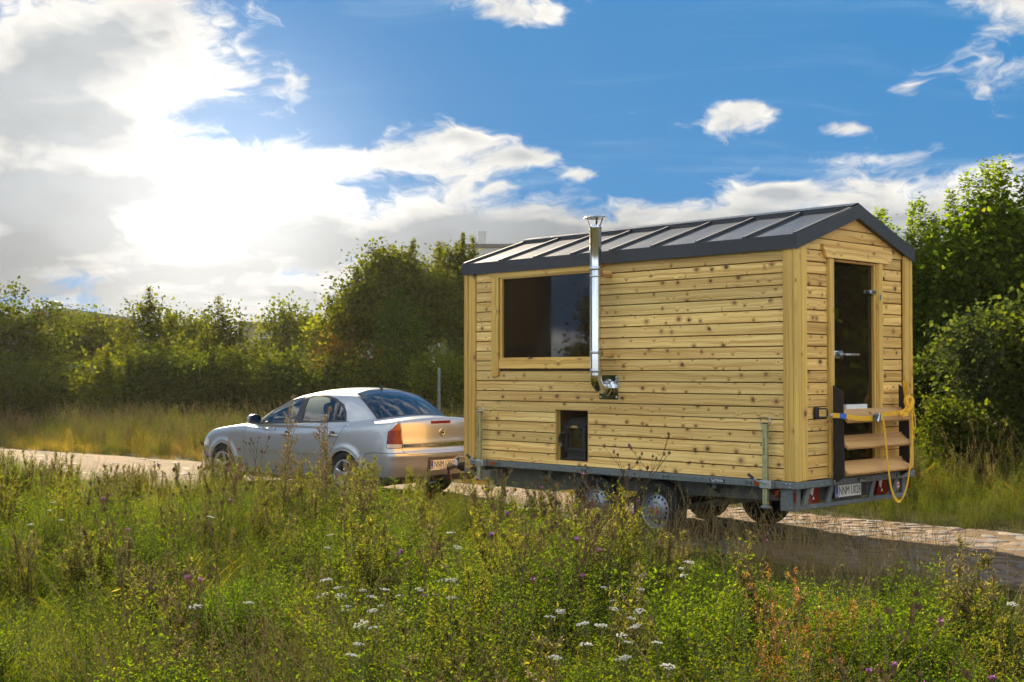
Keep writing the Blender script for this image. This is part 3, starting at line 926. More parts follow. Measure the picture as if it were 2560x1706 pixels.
# rear frame with lamps and plate
rear = empty('rear_frame', (0, 0, 0), 0, trailer)
board_obj('lower_beam', rear, ZINC, (0.02, 0.010, FZ - 0.268), (CW - 0.02, 0.050, FZ - 0.222), 0.006)
for s0 in (0.03, CW - 0.10):
    board_obj('end_plate', rear, ZINC, (s0, 0.012, FZ - 0.2215), (s0 + 0.07, 0.058, FZ - 0.069), 0.004)
MB().cbox(-0.004, 0.026, 0.03, 0.16, FZ - 0.27, FZ - 0.069, 0.004).build('end_plate', ZINC, rear)
for s0 in (0.13, 0.52, 1.27, 1.70):
    MB().prism([(s0 - 0.02, FZ - 0.2215), (s0 + 0.05, FZ - 0.2215), (s0 + 0.12, FZ - 0.067), (s0 + 0.05, FZ - 0.067)], 1, -0.004, 0.020).build('strut', ZINC, rear)
MB().box(0.10, CW - 0.10, 0.10, 0.11, FZ - 0.215, FZ - 0.075).build('back_panel', ZINC_D, rear)
for s0 in (0.235, 1.450):
    lamp = empty('tail_lamp', (0, 0, 0), 0, trailer)
    w_, z0, z1 = 0.20, FZ - 0.218, FZ - 0.075
    MB().prism([(s0, z0), (s0 + w_, z0), (s0 + w_, z1), (s0 + 0.045, z1)], 1, 0.030, 0.075).build('lens', RED_L, lamp)
    MB().prism([(s0 + 0.05, z1 - 0.05), (s0 + 0.085, z1 - 0.075), (s0 + 0.11, z1 - 0.004), (s0 + 0.052, z1 - 0.004)], 1, 0.0270, 0.0298).build('reversing_lens', CLEAR_L, lamp)
    MB().prism([(s0 + 0.085, z0 + 0.035), (s0 + 0.115, z0 + 0.035), (s0 + 0.100, z0 + 0.062)], 1, 0.0270, 0.0298).build('reflector', WHITE, lamp)
    MB().prism([(s0 - 0.012, z0 - 0.002), (s0 + w_ + 0.008, z0 - 0.002), (s0 + w_ + 0.008, z1 + 0.004), (s0 + 0.02, z1 + 0.004)], 1, 0.0755, 0.095).build('housing', PLASTIC, lamp)
for s0 in (-0.012, CW - 0.018):
    MB().cbox(s0, s0 + 0.030, 0.000, 0.012, FZ - 0.185, FZ - 0.100, 0.003).build('marker_reflector', RED_L, trailer)
MB().cbox(-0.03, -0.006, 0.165, 0.22, FZ - 0.150, FZ - 0.085, 0.008).build('side_marker', RED_L, trailer)


def plate_thing(parent, loc, rot, txt, width, height, name='number_plate', lab=None, glyph=1.0):
    p = empty(name, loc, 0, parent); p.rotation_euler = rot
    if lab: p['label'] = lab
    MB().cbox(-width / 2 - 0.012, width / 2 + 0.012, 0.0012, 0.012, -height / 2 - 0.026, height / 2 + 0.008, 0.003).build('plate_holder', PLASTIC, p)
    MB().cbox(-width / 2, width / 2, -0.002, 0.001, -height / 2, height / 2, 0.0008).build('plate_sheet', PLATE, p)
    MB().box(-width / 2 + 0.003, -width / 2 + 0.042, -0.0028, -0.0021, -height / 2 + 0.003, height / 2 - 0.003).build('country_band', BLUE, p)
    lettering('PL', 0.030, WHITE, p, (-width / 2 + 0.022, -0.0032, -height / 2 + 0.022), (math.pi / 2, 0, 0), ext=0.0003)
    MB().lathe([(0.011, 0), (0.013, 0.0), (0.013, 0.0004), (0.011, 0.0004)], (-width / 2 + 0.022, -0.003, height / 2 - 0.026), (0, -1, 0), 12, closed=True).build('star_ring', AMBER, p)
    lettering(txt, height * 1.02, INK, p, (0.020, -0.0030, -0.002), (math.pi / 2, 0, 0), sx=glyph, ext=0.0005, label='black characters ' + txt)
    return p


plate_thing(trailer, (0.890, 0.000, FZ - 0.132), (0, 0.0, 0), 'NNM U028', 0.45, 0.112, lab='white number plate with black characters NNM U028', glyph=0.70)
MB().cbox(1.155, 1.24, 0.012, 0.05, FZ - 0.20, FZ - 0.075, 0.004).build('socket', PLASTIC, trailer)
st = MB().lathe([(0.040, 0), (0.040, 0.0015)], (1.80, -0.0062, FZ - 0.135), (0, -1, 0), 20).build('round_sticker', plain('pale sticker', (0.55, 0.5, 0.45), 0.5), trailer)
MB().lathe([(0.030, 0), (0.037, 0.0), (0.037, 0.001), (0.030, 0.001)], (1.80, -0.0079, FZ - 0.135), (0, -1, 0), 20, closed=True).box(1.770, 1.830, -0.0089, -0.0079, FZ - 0.141, FZ - 0.129).build('sticker_ring', REDINK, trailer)

# prop stands
for y in (0.262, 4.122):
    js = empty('prop_stand', (0, 0, 0), 0, trailer)
    z0, z1 = FZ - (0.215 if y < 1 else 0.19), FZ + (0.520 if y < 1 else 0.537)
    board_obj('tube', js, YZINC, (-0.108, y - 0.025, z0), (-0.064, y + 0.025, z1), 0.006)
    MB().box(-0.1092, -0.1078, y - 0.003, y + 0.003, z0 + 0.45, z0 + 0.60).build('slot', BLACK, js)
    MB().cbox(-0.110, -0.062, y - 0.027, y + 0.027, z1, z1 + 0.008, 0.002).build('tube_cap', PLASTIC, js)
    pts = []
    for q in np.linspace(0, 2 * math.pi, 22, endpoint=False):
        c, s = math.cos(q), math.sin(q)
        pts.append((-0.086, y + math.copysign(abs(c) ** 0.6, c) * 0.050, z1 + 0.016 + math.copysign(abs(s) ** 0.6, s) * 0.040))
    MB().tube(pts, 0.0050, 6, closed=True).build('ring_handle', STEEL_B, js, smooth=True)
    MB().cbox(-0.118, -0.0495, y - 0.075, y + 0.050, FZ - 0.070, FZ + 0.004, 0.006).build('clamp', plain('bright zinc %d' % y, (0.46, 0.49, 0.44), 0.35, 0.8, 0.2, 30), js)
    MB().tube([(-0.120, y - 0.03, FZ - 0.02), (-0.150, y + 0.03, FZ - 0.01), (-0.155, y + 0.10, FZ + 0.03)], 0.007, 6).build('clamp_lever', STEEL_B, js, smooth=True)
    MB().tube([(-0.155, y + 0.085, FZ + 0.02), (-0.16, y + 0.14, FZ + 0.055)], 0.015, 8).build('lever_grip', PLASTIC, js, smooth=True)
    MB().lathe([(0.055, 0), (0.055, 0.006), (0.03, 0.02), (0.02, 0.035)], (-0.086, y, z0 - 0.03), (0, 0, 1), 14).build('foot', ZINC, js, smooth=True)

# drawbar head, overrun coupling, handbrake, jockey tube
CC = CW / 2
board_obj('drawbar_tube', trailer, ZINC, (CC - 0.05, 4.35, FZ - 0.285), (CC + 0.05, 5.56, FZ - 0.165), 0.010)
cp = empty('coupling', (0, 0, 0), 0, trailer)
MB().tube([(CC, 5.55, FZ - 0.215), (CC, 5.62, FZ - 0.215), (CC, 5.64, FZ - 0.215), (CC, 5.66, FZ - 0.215), (CC, 5.68, FZ - 0.215), (CC, 5.70, FZ - 0.215)], [0.062, 0.062, 0.048, 0.058, 0.042, 0.046], 14).build('bellows', RUBBER, cp, smooth=True)
MB().tube([(CC, 5.68, FZ - 0.215), (CC, 5.76, FZ - 0.200), (CC, 5.83, FZ - 0.205), (CC, 5.90, FZ - 0.225), (CC, 5.91, FZ - 0.25)], [0.032, 0.040, 0.046, 0.044, 0.030], 12).build('coupling_head', STEEL_B, cp, smooth=True)
MB().tube([(CC, 5.74, FZ - 0.165), (CC, 5.79, FZ - 0.115), (CC, 5.72, FZ - 0.090), (CC, 5.62, FZ - 0.100)], 0.016, 8).build('coupling_lever', STEEL_B, cp, smooth=True)
MB().tube([(CC - 0.07, 5.10, FZ - 0.16), (CC - 0.075, 5.18, FZ - 0.03), (CC - 0.075, 5.24, FZ + 0.02)], 0.011, 8).build('handbrake_lever', ZINC, trailer, smooth=True)
MB().tube([(CC - 0.075, 5.225, FZ + 0.005), (CC - 0.075, 5.31, FZ + 0.065)], 0.021, 10).build('handbrake_grip', PLASTIC, trailer, smooth=True)
MB().lathe([(0.026, 0.42), (0.026, 0.80)], (CC - 0.12, 4.85, 0), (0, 0, 1), 12).build('jockey_tube', ZINC, trailer, smooth=True)
jw = empty('jockey_wheel', (CC - 0.12, 4.85, 0.42), 0, trailer)
MB().lathe([(0.03, -0.03), (0.085, -0.03), (0.1, -0.015), (0.1, 0.015), (0.085, 0.03), (0.03, 0.03)], (0, 0, -0.06), (1, 0, 0), 20).build('tyre', RUBBER, jw, smooth=True)
MB().tube([(CC - 0.03, 5.60, FZ - 0.26), (CC - 0.05, 5.55, FZ - 0.42), (CC - 0.08, 5.62, FZ - 0.52), (CC - 0.06, 5.78, FZ - 0.46), (CC - 0.02, 5.86, FZ - 0.30)], 0.004, 6).build('breakaway_cable', REDINK, trailer, smooth=True)
MB().lathe([(0.03, -0.03), (0.03, 0.03)], (-0.03, 4.30, FZ - 0.125), (1, 0, 0), 12).build('cable_socket', PLASTIC, trailer)

# ------------------------------------------------------------------ folded entry steps hung on the rear
steps = framed('entry_steps', (0, 0, 0))
steps.location.z = ZB
tag(steps, 'folded three tread steps with black stringers hung before the cabin door', 'steps')
for s0 in (0.545, 1.745):
    P = [(-0.052, -0.055), (-0.165, 0.02), (-0.155, 0.800), (-0.052, 0.868)]
    # y outwards is negative
    mb = MB().prism([(p[0], p[1]) for p in P], 0, s0, s0 + 0.014)
    mb.build('stringer', BLACK, steps)
for i, zc in enumerate((0.560, 0.315, 0.075)):
    # treads tilt: the rear edge is high against the door
    tr = MB().cbox(-0.585, 0.585, -0.085, 0.085, -0.014, 0.014, 0.004).build('tread', W_TREAD, steps, loc=(1.152, -0.135, zc + 0.02))
    tr.rotation_euler = (math.radians(41), 0, 0)
    for sx in (0.578, 1.726):
        MB().prism([(-0.10, zc - 0.02), (-0.16, zc + 0.02), (-0.10, zc + 0.075), (-0.07, zc + 0.03)], 0, sx - 0.012, sx + 0.0).build('tread_bracket', BLACK, steps)
    for sx in (0.56, 1.744):
        MB().lathe([(0.008, 0), (0.008, 0.004), (0.004, 0.007)], (sx, -0.13, zc + 0.03), (1 if sx < 1 else -1, 0, 0), 7).build('bolt', STEEL_B, steps)
for s0 in (0.54, 1.70):
    MB().cbox(s0, s0 + 0.05, -0.075, -0.052, -0.055, -0.010, 0.004).build('pivot', STEEL_B, steps)
stripw = framed('white_batten', (0.735, -0.055, 0.622)); stripw.location.z = ZB + 0.622
tag(stripw, 'thin white batten lying behind the top tread of the steps', 'batten')
MB().cbox(0, 0.375, -0.022, 0.010, 0.0, 0.062, 0.002).build('strip', WHITE, stripw)

# ------------------------------------------------------------------ yellow ratchet strap
strap = framed('ratchet_strap', (0, 0, 0)); strap.location.z = ZB
tag(strap, 'yellow ratchet strap looped over the steps and hanging down', 'strap')


def curve_pts(P, n):
    P = [Vector(p) for p in P]; out = []
    for i in range(len(P) - 1):
        p0, p1, p2, p3 = P[max(i - 1, 0)], P[i], P[i + 1], P[min(i + 2, len(P) - 1)]
        for k in range(n):
            s = k / n
            out.append(0.5 * ((2 * p1) + (p2 - p0) * s + (2 * p0 - 5 * p1 + 4 * p2 - p3) * s * s + (3 * p1 - p0 - 3 * p2 + p3) * s ** 3))
    out.append(P[-1])
    return out


MB().tube([(0.385, -0.098, 0.590), (0.41, -0.108, 0.588), (0.435, -0.116, 0.578)], 0.006, 6).tube([(0.41, -0.108, 0.588), (0.438, -0.116, 0.605)], 0.005, 6).build('hook', STEEL_B, strap, smooth=True)
MB().ribbon(curve_pts([(0.435, -0.118, 0.592), (0.52, -0.176, 0.585), (0.70, -0.226, 0.560), (0.96, -0.229, 0.555)], 5), (0, 0, 1), 0.045, 0.004).build('webbing', STRAP, strap)
MB().ribbon([(0.485, -0.160, 0.588), (0.545, -0.192, 0.583)], (0, 0, 1), 0.0465, 0.0052).build('strap_label', plain('blue strap label', (0.02, 0.12, 0.50), 0.5), strap)
rb = empty('ratchet', (0.985, -0.236, 0.563), 0, strap)
MB().cbox(-0.055, 0.055, -0.028, -0.020, -0.032, 0.032, 0.004).cbox(-0.045, 0.06, -0.006, 0.002, -0.030, 0.030, 0.004).build('ratchet_frame', ZINC, rb)
MB().lathe([(0.013, -0.040), (0.013, 0.040)], (0.0, -0.030, 0.0), (0.3, 0, 1), 10).build('spindle', STEEL_B, rb, smooth=True)
MB().cbox(-0.06, -0.01, -0.045, -0.030, 0.010, 0.040, 0.004).build('ratchet_handle', ZINC, rb)
# long free end: out of the ratchet, down in a wide loop and up over the right stringer
MB().ribbon(curve_pts([(1.00, -0.236, 0.570), (1.10, -0.242, 0.545), (1.14, -0.246, 0.40), (1.19, -0.245, 0.10), (1.27, -0.235, -0.13), (1.385, -0.225, -0.245), (1.50, -0.22, -0.235), (1.60, -0.22, -0.10), (1.67, -0.22, 0.15), (1.72, -0.21, 0.42), (1.735, -0.20, 0.60), (1.700, -0.180, 0.700)], 7),
            [Vector((1, 0.2, 0.12))] * 78, 0.040, 0.004).build('webbing_loop', STRAP, strap)
MB().ribbon(curve_pts([(1.00, -0.239, 0.583), (1.25, -0.246, 0.592), (1.48, -0.240, 0.605), (1.60, -0.215, 0.650), (1.66, -0.195, 0.700)], 6), (0, 0, 1), 0.040, 0.004).build('webbing', STRAP, strap)
# knot beside the right stringer, the loop over its top and a loose end
MB().tube(curve_pts([(1.62, -0.205, 0.60), (1.67, -0.225, 0.65), (1.71, -0.215, 0.72), (1.66, -0.19, 0.74), (1.63, -0.20, 0.68), (1.70, -0.21, 0.63), (1.73, -0.20, 0.68)], 5), 0.024, 8).build('knot', STRAP, strap, smooth=True)
MB().ribbon(curve_pts([(1.665, -0.19, 0.70), (1.650, -0.175, 0.80), (1.665, -0.165, 0.885), (1.700, -0.150, 0.895), (1.715, -0.150, 0.84), (1.705, -0.165, 0.72)], 6), (0.2, 1, 0), 0.040, 0.004).build('webbing_loop', STRAP, strap)
MB().ribbon(curve_pts([(1.70, -0.19, 0.69), (1.79, -0.19, 0.60), (1.84, -0.18, 0.47), (1.825, -0.17, 0.36), (1.79, -0.175, 0.37), (1.80, -0.185, 0.50)], 6), (1, 0.4, 0.2), 0.038, 0.004).build('webbing_end', STRAP, strap)
MB().ribbon(curve_pts([(1.50, -0.240, 0.595), (1.44, -0.262, 0.600), (1.40, -0.255, 0.590), (1.47, -0.245, 0.575), (1.60, -0.235, 0.585)], 5), (0, 0.3, 1), 0.038, 0.004).build('webbing_end', STRAP, strap)

# ------------------------------------------------------------------ silver saloon car (local: x forward from the rear axle, y to its left, z up)
CARROT = math.atan2(0.677, -0.736)
car = empty('saloon_car', (-1.598, 17.103, 0.0), CARROT)
tag(car, 'silver four door saloon car hitched in front of the trailer', 'car')


def spline(xs, ys, n=600):
    """natural cubic spline, sampled to a fine table"""
    xs = np.asarray(xs, float); ys = np.asarray(ys, float)
    o = np.argsort(xs); xs, ys = xs[o], ys[o]
    m = len(xs); h = np.diff(xs)
    Amat = np.zeros((m, m)); r = np.zeros(m); Amat[0, 0] = Amat[-1, -1] = 1
    for i in range(1, m - 1):
        Amat[i, i - 1], Amat[i, i], Amat[i, i + 1] = h[i - 1], 2 * (h[i - 1] + h[i]), h[i]
        r[i] = 3 * ((ys[i + 1] - ys[i]) / h[i] - (ys[i] - ys[i - 1]) / h[i - 1])
    c = np.linalg.solve(Amat, r)
    b = (ys[1:] - ys[:-1]) / h - h * (2 * c[:-1] + c[1:]) / 3
    d = (c[1:] - c[:-1]) / (3 * h)
    X = np.linspace(xs[0], xs[-1], n)
    i = np.clip(np.searchsorted(xs, X) - 1, 0, m - 2)
    t = X - xs[i]
    Y = ys[i] + b[i] * t + c[i] * t * t + d[i] * t ** 3
    return lambda q: np.interp(q, X, Y)


sp_top = spline([-1.05, -.93, -.75, -.45, -.1, .4, 1.0, 1.6, 2.0, 2.25, 2.5, 2.9, 3.2, 3.42, 3.56, 3.66], [1.035, 1.058, 1.068, 1.062, 1.035, .985, .955, .935, .945, .955, .940, .893, .838, .775, .70, .60])
sp_wid = spline([-1.1, -.9, -.6, -.3, .3, 1.2, 2.2, 2.7, 3.1, 3.4, 3.65], [.80, .835, .865, .880, .893, .898, .892, .880, .850, .80, .70])
sp_side = spline([.15, .25, .40, .55, .68, .80, .92, 1.02, 1.1], [-.060, -.022, .000, .006, .002, -.010, -.030, -.055, -.08])
sp_rear = spline([.15, .26, .36, .46, .56, .635, .665, .70, .76, .80, .90, 1.0, 1.06, 1.12], [.86, .90, .945, .972, .982, .980, .958, .945, .950, .942, .935, .922, .900, .86])
sp_front = spline([.1, .2, .32, .45, .55, .65, .75, .85, 1.0], [3.50, 3.57, 3.62, 3.635, 3.615, 3.575, 3.50, 3.36, 3.1])
sp_roof = spline([2.6, 2.4, 2.2, 1.95, 1.7, 1.45, 1.2, .9, .55, .25, .1, -.1, -.3, -.48, -.62, -.8], [.74, .865, .975, 1.125, 1.245, 1.340, 1.400, 1.437, 1.452, 1.436, 1.405, 1.318, 1.198, 1.078, .985, .86])


def smax(a, b, k):
    h = np.clip(0.5 + 0.5 * (a - b) / k, 0, 1)
    return b + (a - b) * h + k * h * (1 - h)


def smoothst(x, a, b):
    t = np.clip((x - a) / (b - a), 0, 1)
    return t * t * (3 - 2 * t)


AX_R, AX_F, WZ = 0.0, 2.70, 0.315


def fcar(P):
    x, y, z = P[:, 0], P[:, 1], P[:, 2]
    a = np.abs(y)
    top = z - (sp_top(x) + 0.012 - 0.055 * (a / .8) ** 2)
    w = sp_wid(x) + sp_side(z)
    for ax in (AX_R, AX_F):
        r = np.hypot(x - ax, z - WZ)
        w = w + 0.014 * np.exp(-((r - 0.365) / 0.045) ** 2) * smoothst(z, .12, .3)
    side = a - w
    rear = -x - (sp_rear(z) - 0.115 * (a / .8) ** 2.4)
    front = x - (sp_front(z) - 0.30 * (a / .8) ** 2.6)
    bot = (0.205 + 0.05 * smoothst(-x, .6, .95) + 0.02 * smoothst(x, 3.0, 3.6)) - z
    lo = smax(top, side, 0.085)
    lo = smax(lo, smax(rear, side, 0.12), 0.055)
    lo = smax(lo, smax(front, side, 0.10), 0.09)
    lo = smax(lo, bot, 0.03)
    roof = z - (sp_roof(x) - 0.075 * (a / .6) ** 2.2)
    wg = 0.822 - 0.47 * (z - .95) - 0.10 * (z - .95) ** 2 - 0.9 * np.maximum(.945 - z, 0) - 0.13 * smoothst(-x, -.45, .55) - 0.05 * smoothst(x, 1.3, 2.3)
    gh = smax(roof, a - wg, 0.075)
    gh = np.maximum(smax(gh, 0.885 - z, 0.02), np.maximum(x - 2.45, -x - 0.72))
    return -smax(-lo, -gh, 0.035)


def gradf(P, e=1.5e-3):
    G = np.empty_like(P)
    for i in range(3):
        d = np.zeros(3); d[i] = e
        G[:, i] = (fcar(P + d) - fcar(P - d)) / (2 * e)
    return G


def surface_nets(lo, hi, h):
    """half body (y >= 0) meshed, every vertex moved onto the surface, then mirrored"""
    n = [int(math.ceil((hi[i] - lo[i]) / h)) + 1 for i in range(3)]
    ax = [lo[i] + h * np.arange(n[i]) for i in range(3)]
    X, Y, Z = np.meshgrid(*ax, indexing='ij')
    D = fcar(np.stack([X.ravel(), Y.ravel(), Z.ravel()], 1)).reshape(n)
    S = D < 0
    c = np.zeros([k - 1 for k in n], int)
    for i in (0, 1):
        for j in (0, 1):
            for k in (0, 1):
                c += S[i:n[0] - 1 + i, j:n[1] - 1 + j, k:n[2] - 1 + k]
    act = (c > 0) & (c < 8)
    idx = -np.ones(act.shape, int)
    cells = np.argwhere(act)
    idx[act] = np.arange(len(cells))
    acc = np.zeros((len(cells), 3)); cnt = np.zeros(len(cells))
    corner = [(i, j, k) for i in (0, 1) for j in (0, 1) for k in (0, 1)]
    vals = {q: D[cells[:, 0] + q[0], cells[:, 1] + q[1], cells[:, 2] + q[2]] for q in corner}
    for p in corner:
        for axx in range(3):
            if p[axx] == 0:
                q = list(p); q[axx] = 1; q = tuple(q)
                va, vb = vals[p], vals[q]
                m = (va < 0) != (vb < 0)
                t = np.where(m, va / np.where(m, va - vb, 1), 0)
                pt = np.array(p, float)[None, :].repeat(len(cells), 0)
                pt[:, axx] += t
                acc[m] += pt[m]; cnt[m] += 1
    V = np.array(lo) + h * (cells + acc / cnt[:, None])
    for _ in range(4):
        G = gradf(V); f = fcar(V)
        V = V - G * (f / np.maximum((G * G).sum(1), 1e-9))[:, None] * 0.9
    Q = []
    for axx in range(3):
        a1, a2 = (axx + 1) % 3, (axx + 2) % 3
        sl0 = [slice(None)] * 3; sl1 = [slice(None)] * 3
        sl0[axx] = slice(0, n[axx] - 1); sl1[axx] = slice(1, n[axx])
        s0, s1 = S[tuple(sl0)], S[tuple(sl1)]
        e = np.argwhere(s0 != s1)
        ok = (e[:, a1] > 0) & (e[:, a2] > 0) & (e[:, a1] < n[a1] - 1) & (e[:, a2] < n[a2] - 1)
        e = e[ok]
        fl = s0[e[:, 0], e[:, 1], e[:, 2]]
        def cid(d1, d2):
            k = e.copy(); k[:, a1] -= d1; k[:, a2] -= d2
            return idx[k[:, 0], k[:, 1], k[:, 2]]
        q = np.stack([cid(1, 1), cid(0, 1), cid(0, 0), cid(1, 0)], 1)
        q[~fl] = q[~fl][:, ::-1]
        Q.append(q)
    Q = np.concatenate(Q)
    return V, Q


H_ = 0.021
Vc, Qc = surface_nets((-1.08, -0.98, 0.12), (3.72, 0.98, 1.52), H_)
Tc = np.concatenate([Qc[:, [0, 1, 2]], Qc[:, [0, 2, 3]]])
# open underside: nothing below is seen
cz = Vc[Tc].mean(1)
nrm = gradf(cz)
Tc = Tc[~((cz[:, 2] < 0.30) & (nrm[:, 2] < -0.8))]


class TM:
    def __init__(self, V, T): self.V, self.T = V, T
    def clip(self, fn):
        """part of the surface where fn > 0, cut along fn = 0"""
        V, T = self.V, self.T
        if len(T) == 0: return TM(V, T)
        g = fn(V)
        ins = g[T] > 0
        k = ins.sum(1)
        full = T[k == 3]
        out = [full]
        edges, order = [], []
        newV = [V]
        base = len(V)
        cutT = T[(k == 1) | (k == 2)]; ki = k[(k == 1) | (k == 2)]; inn = ins[(k == 1) | (k == 2)]
        if len(cutT):
            one = np.where(ki == 1, np.argmax(inn, 1), np.argmin(inn, 1))
            rows = np.arange(len(cutT))
            a = cutT[rows, one]; b = cutT[rows, (one + 1) % 3]; c = cutT[rows, (one + 2) % 3]
            def cut(p, q):
                lo_, hi_ = np.minimum(p, q), np.maximum(p, q)
                return np.stack([lo_, hi_], 1)
            E = np.concatenate([cut(a, b), cut(a, c)])
            U, inv = np.unique(E, axis=0, return_inverse=True)
            inv = inv.ravel()
            t = g[U[:, 0]] / (g[U[:, 0]] - g[U[:, 1]])
            newV.append(V[U[:, 0]] + (V[U[:, 1]] - V[U[:, 0]]) * t[:, None])
            ab, ac = base + inv[:len(a)], base + inv[len(a):]
            m1 = ki == 1
            out.append(np.stack([a[m1], ab[m1], ac[m1]], 1))
            m2 = ~m1
            out.append(np.stack([ab[m2], b[m2], c[m2]], 1))
            out.append(np.stack([ab[m2], c[m2], ac[m2]], 1))
        V2 = np.concatenate(newV); T2 = np.concatenate(out)
        used, inv = np.unique(T2, return_inverse=True)
        return TM(V2[used], inv.reshape(-1, 3))
    def obj(self, name, mat, parent, push=0.0, label=None):
        G = gradf(self.V); G /= np.linalg.norm(G, axis=1)[:, None] + 1e-9
        me = np_mesh(name, self.V + G * push, self.T, [mat], True)
        me.normals_split_custom_set_from_vertices(G.tolist())
        o = link_mesh(name, me, parent)
        if label: o['label'] = label
        return o


def poly_sdf(P2, poly):
    """signed distance to polygon, positive inside"""
    poly = np.asarray(poly, float)
    d = np.full(len(P2), 1e9); ins = np.zeros(len(P2), bool)
    for i in range(len(poly)):
        a, b = poly[i], poly[(i + 1) % len(poly)]
        e = b - a; w = P2 - a
        t = np.clip((w @ e) / (e @ e), 0, 1)
        d = np.minimum(d, np.hypot(*(w - t[:, None] * e).T))
        c1 = (a[1] <= P2[:, 1]) & (b[1] > P2[:, 1]); c2 = (a[1] > P2[:, 1]) & (b[1] <= P2[:, 1])
        cr = e[0] * w[:, 1] - e[1] * w[:, 0]
        ins ^= (c1 & (cr > 0)) | (c2 & (cr < 0))
    return np.where(ins, d, -d)


def side_poly(poly, sgn, inset=0.0, amin=0.45):
    return lambda V: np.minimum(poly_sdf(V[:, [0, 2]], poly) - inset, sgn * V[:, 1] - amin)


def top_poly(poly, inset=0.0, zmin=0.99):
    return lambda V: np.minimum(poly_sdf(V[:, [0, 1]], poly) - inset, (V[:, 2] - zmin))


def rear_poly(poly, inset=0.0, xmax=-0.5):
    return lambda V: np.minimum(poly_sdf(V[:, [1, 2]], poly) - inset, xmax - V[:, 0])


def neg(f): return lambda V: -f(V)


PAINT, t_, o_ = new_mat('silver metallic paint')
tc_ = t_.n('ShaderNodeTexCoord').outputs['Object']
fl_ = t_.noise(tc_, 900.0, 2.0, 0.5)
du_ = t_.noise(tc_, 3.0, 5.0, 0.6)
cc_ = t_.mix(t_.sstep(fl_, 0.35, 0.65), (0.33, 0.345, 0.355), (0.43, 0.44, 0.445))
cc_ = t_.mix(t_.m('MULTIPLY', t_.sstep(t_.m('ADD', du_, t_.m('MULTIPLY', t_.sep(tc_)[2], -0.35)), 0.22, 0.55), 0.25), cc_, (0.40, 0.36, 0.28))
pb_ = princ(t_, o_, **{'Base Color': cc_, 'Metallic': 0.6, 'Roughness': t_.m('ADD', 0.26, t_.m('MULTIPLY', du_, 0.10)), 'Coat Weight': 0.8, 'Coat Roughness': 0.03})

CGLASS, t_, o_ = new_mat('car window glass')
tr_ = t_.n('ShaderNodeBsdfTransparent'); tr_.inputs[0].default_value = (0.76, 0.83, 0.81, 1)
gl_ = t_.n('ShaderNodeBsdfGlossy'); gl_.inputs['Roughness'].default_value = 0.015; gl_.inputs[0].default_value = (0.95, 0.97, 1, 1)
fr_ = t_.n('ShaderNodeFresnel'); fr_.inputs[0].default_value = 1.55
mx_ = t_.n('ShaderNodeMixShader')
t_.l(t_.m('MULTIPLY', fr_.outputs[0], 1.35, clamp=True), mx_.inputs[0]); t_.l(tr_.outputs[0], mx_.inputs[1]); t_.l(gl_.outputs[0], mx_.inputs[2]); t_.l(mx_.outputs[0], o_.inputs[0])
TRIM = plain('black window trim', (0.014, 0.014, 0.015), 0.38)
GAP = plain('dark panel gap', (0.012, 0.012, 0.012), 0.8)
CHROME = plain('chrome strip', (0.75, 0.74, 0.70), 0.10, 1.0, 0.04)

M = TM(Vc, Tc)
# wheel openings
for ax in (AX_R, AX_F):
    M = M.clip(lambda V, ax=ax: np.maximum(np.hypot(V[:, 0] - ax, V[:, 2] - WZ) - 0.338, 0.55 - np.abs(V[:, 1])))
DLO = [(2.00, .938), (1.90, 1.060), (1.77, 1.165), (1.58, 1.262), (1.36, 1.322), (1.12, 1.350), (.85, 1.358), (.62, 1.348), (.40, 1.308), (.235, 1.240), (.135, 1.140), (.075, 1.012), (.5, .992), (1.2, .962)]
FRONT_W = [(1.87, .960), (1.80, 1.06), (1.70, 1.145), (1.54, 1.232), (1.35, 1.290), (1.15, 1.322), (1.112, 1.324), (1.105, .982)]
QUARTER = [(1.975, .950), (1.895, 1.045), (1.885, .955)]
REAR_W = [(.965, .998), (.975, 1.332), (.85, 1.334), (.62, 1.322), (.42, 1.288), (.325, 1.250), (.300, 1.020)]
REAR_Q = [(.275, 1.025), (.300, 1.235), (.215, 1.18), (.150, 1.105), (.110, 1.034)]
for sgn in (1, -1):
    win_m = M.clip(side_poly(DLO, sgn))
    M = M.clip(neg(side_poly(DLO, sgn)))
    fr = win_m
    for poly, nm in ((FRONT_W, 'front'), (REAR_W, 'rear'), (REAR_Q, 'quarter'), (QUARTER, 'vent')):
        g = win_m.clip(side_poly(poly, sgn))
        g.obj('side_window', CGLASS, car, -0.006)
        fr = fr.clip(neg(side_poly(poly, sgn)))
    fr.obj('window_frame', TRIM, car, 0.003)
WS = [(2.16, -.66), (2.235, -.35), (2.255, 0), (2.235, .35), (2.16, .66), (1.62, .595), (1.25, .52), (1.215, .25), (1.205, 0), (1.215, -.25), (1.25, -.52), (1.62, -.595)]
RWIN = [(.195, -.515), (.235, -.26), (.245, 0), (.235, .26), (.195, .515), (-.05, .565), (-.40, .625), (-.445, .35), (-.46, 0), (-.445, -.35), (-.40, -.625), (-.05, -.565)]
for poly, nm in ((WS, 'windscreen'), (RWIN, 'rear_window')):
    zm = 0.965 if nm == 'windscreen' else 1.03
    g = M.clip(top_poly(poly, 0.0, zm))
    M = M.clip(neg(top_poly(poly, 0.0, zm)))
    gg = g.clip(top_poly(poly, 0.022, zm - 0.1))
    gg.obj(nm, CGLASS, car, -0.004)
    g.clip(neg(top_poly(poly, 0.022, zm - 0.1))).clip(lambda V: V[:, 2] - zm - 0.004).obj('glass_border', TRIM, car, 0.001)


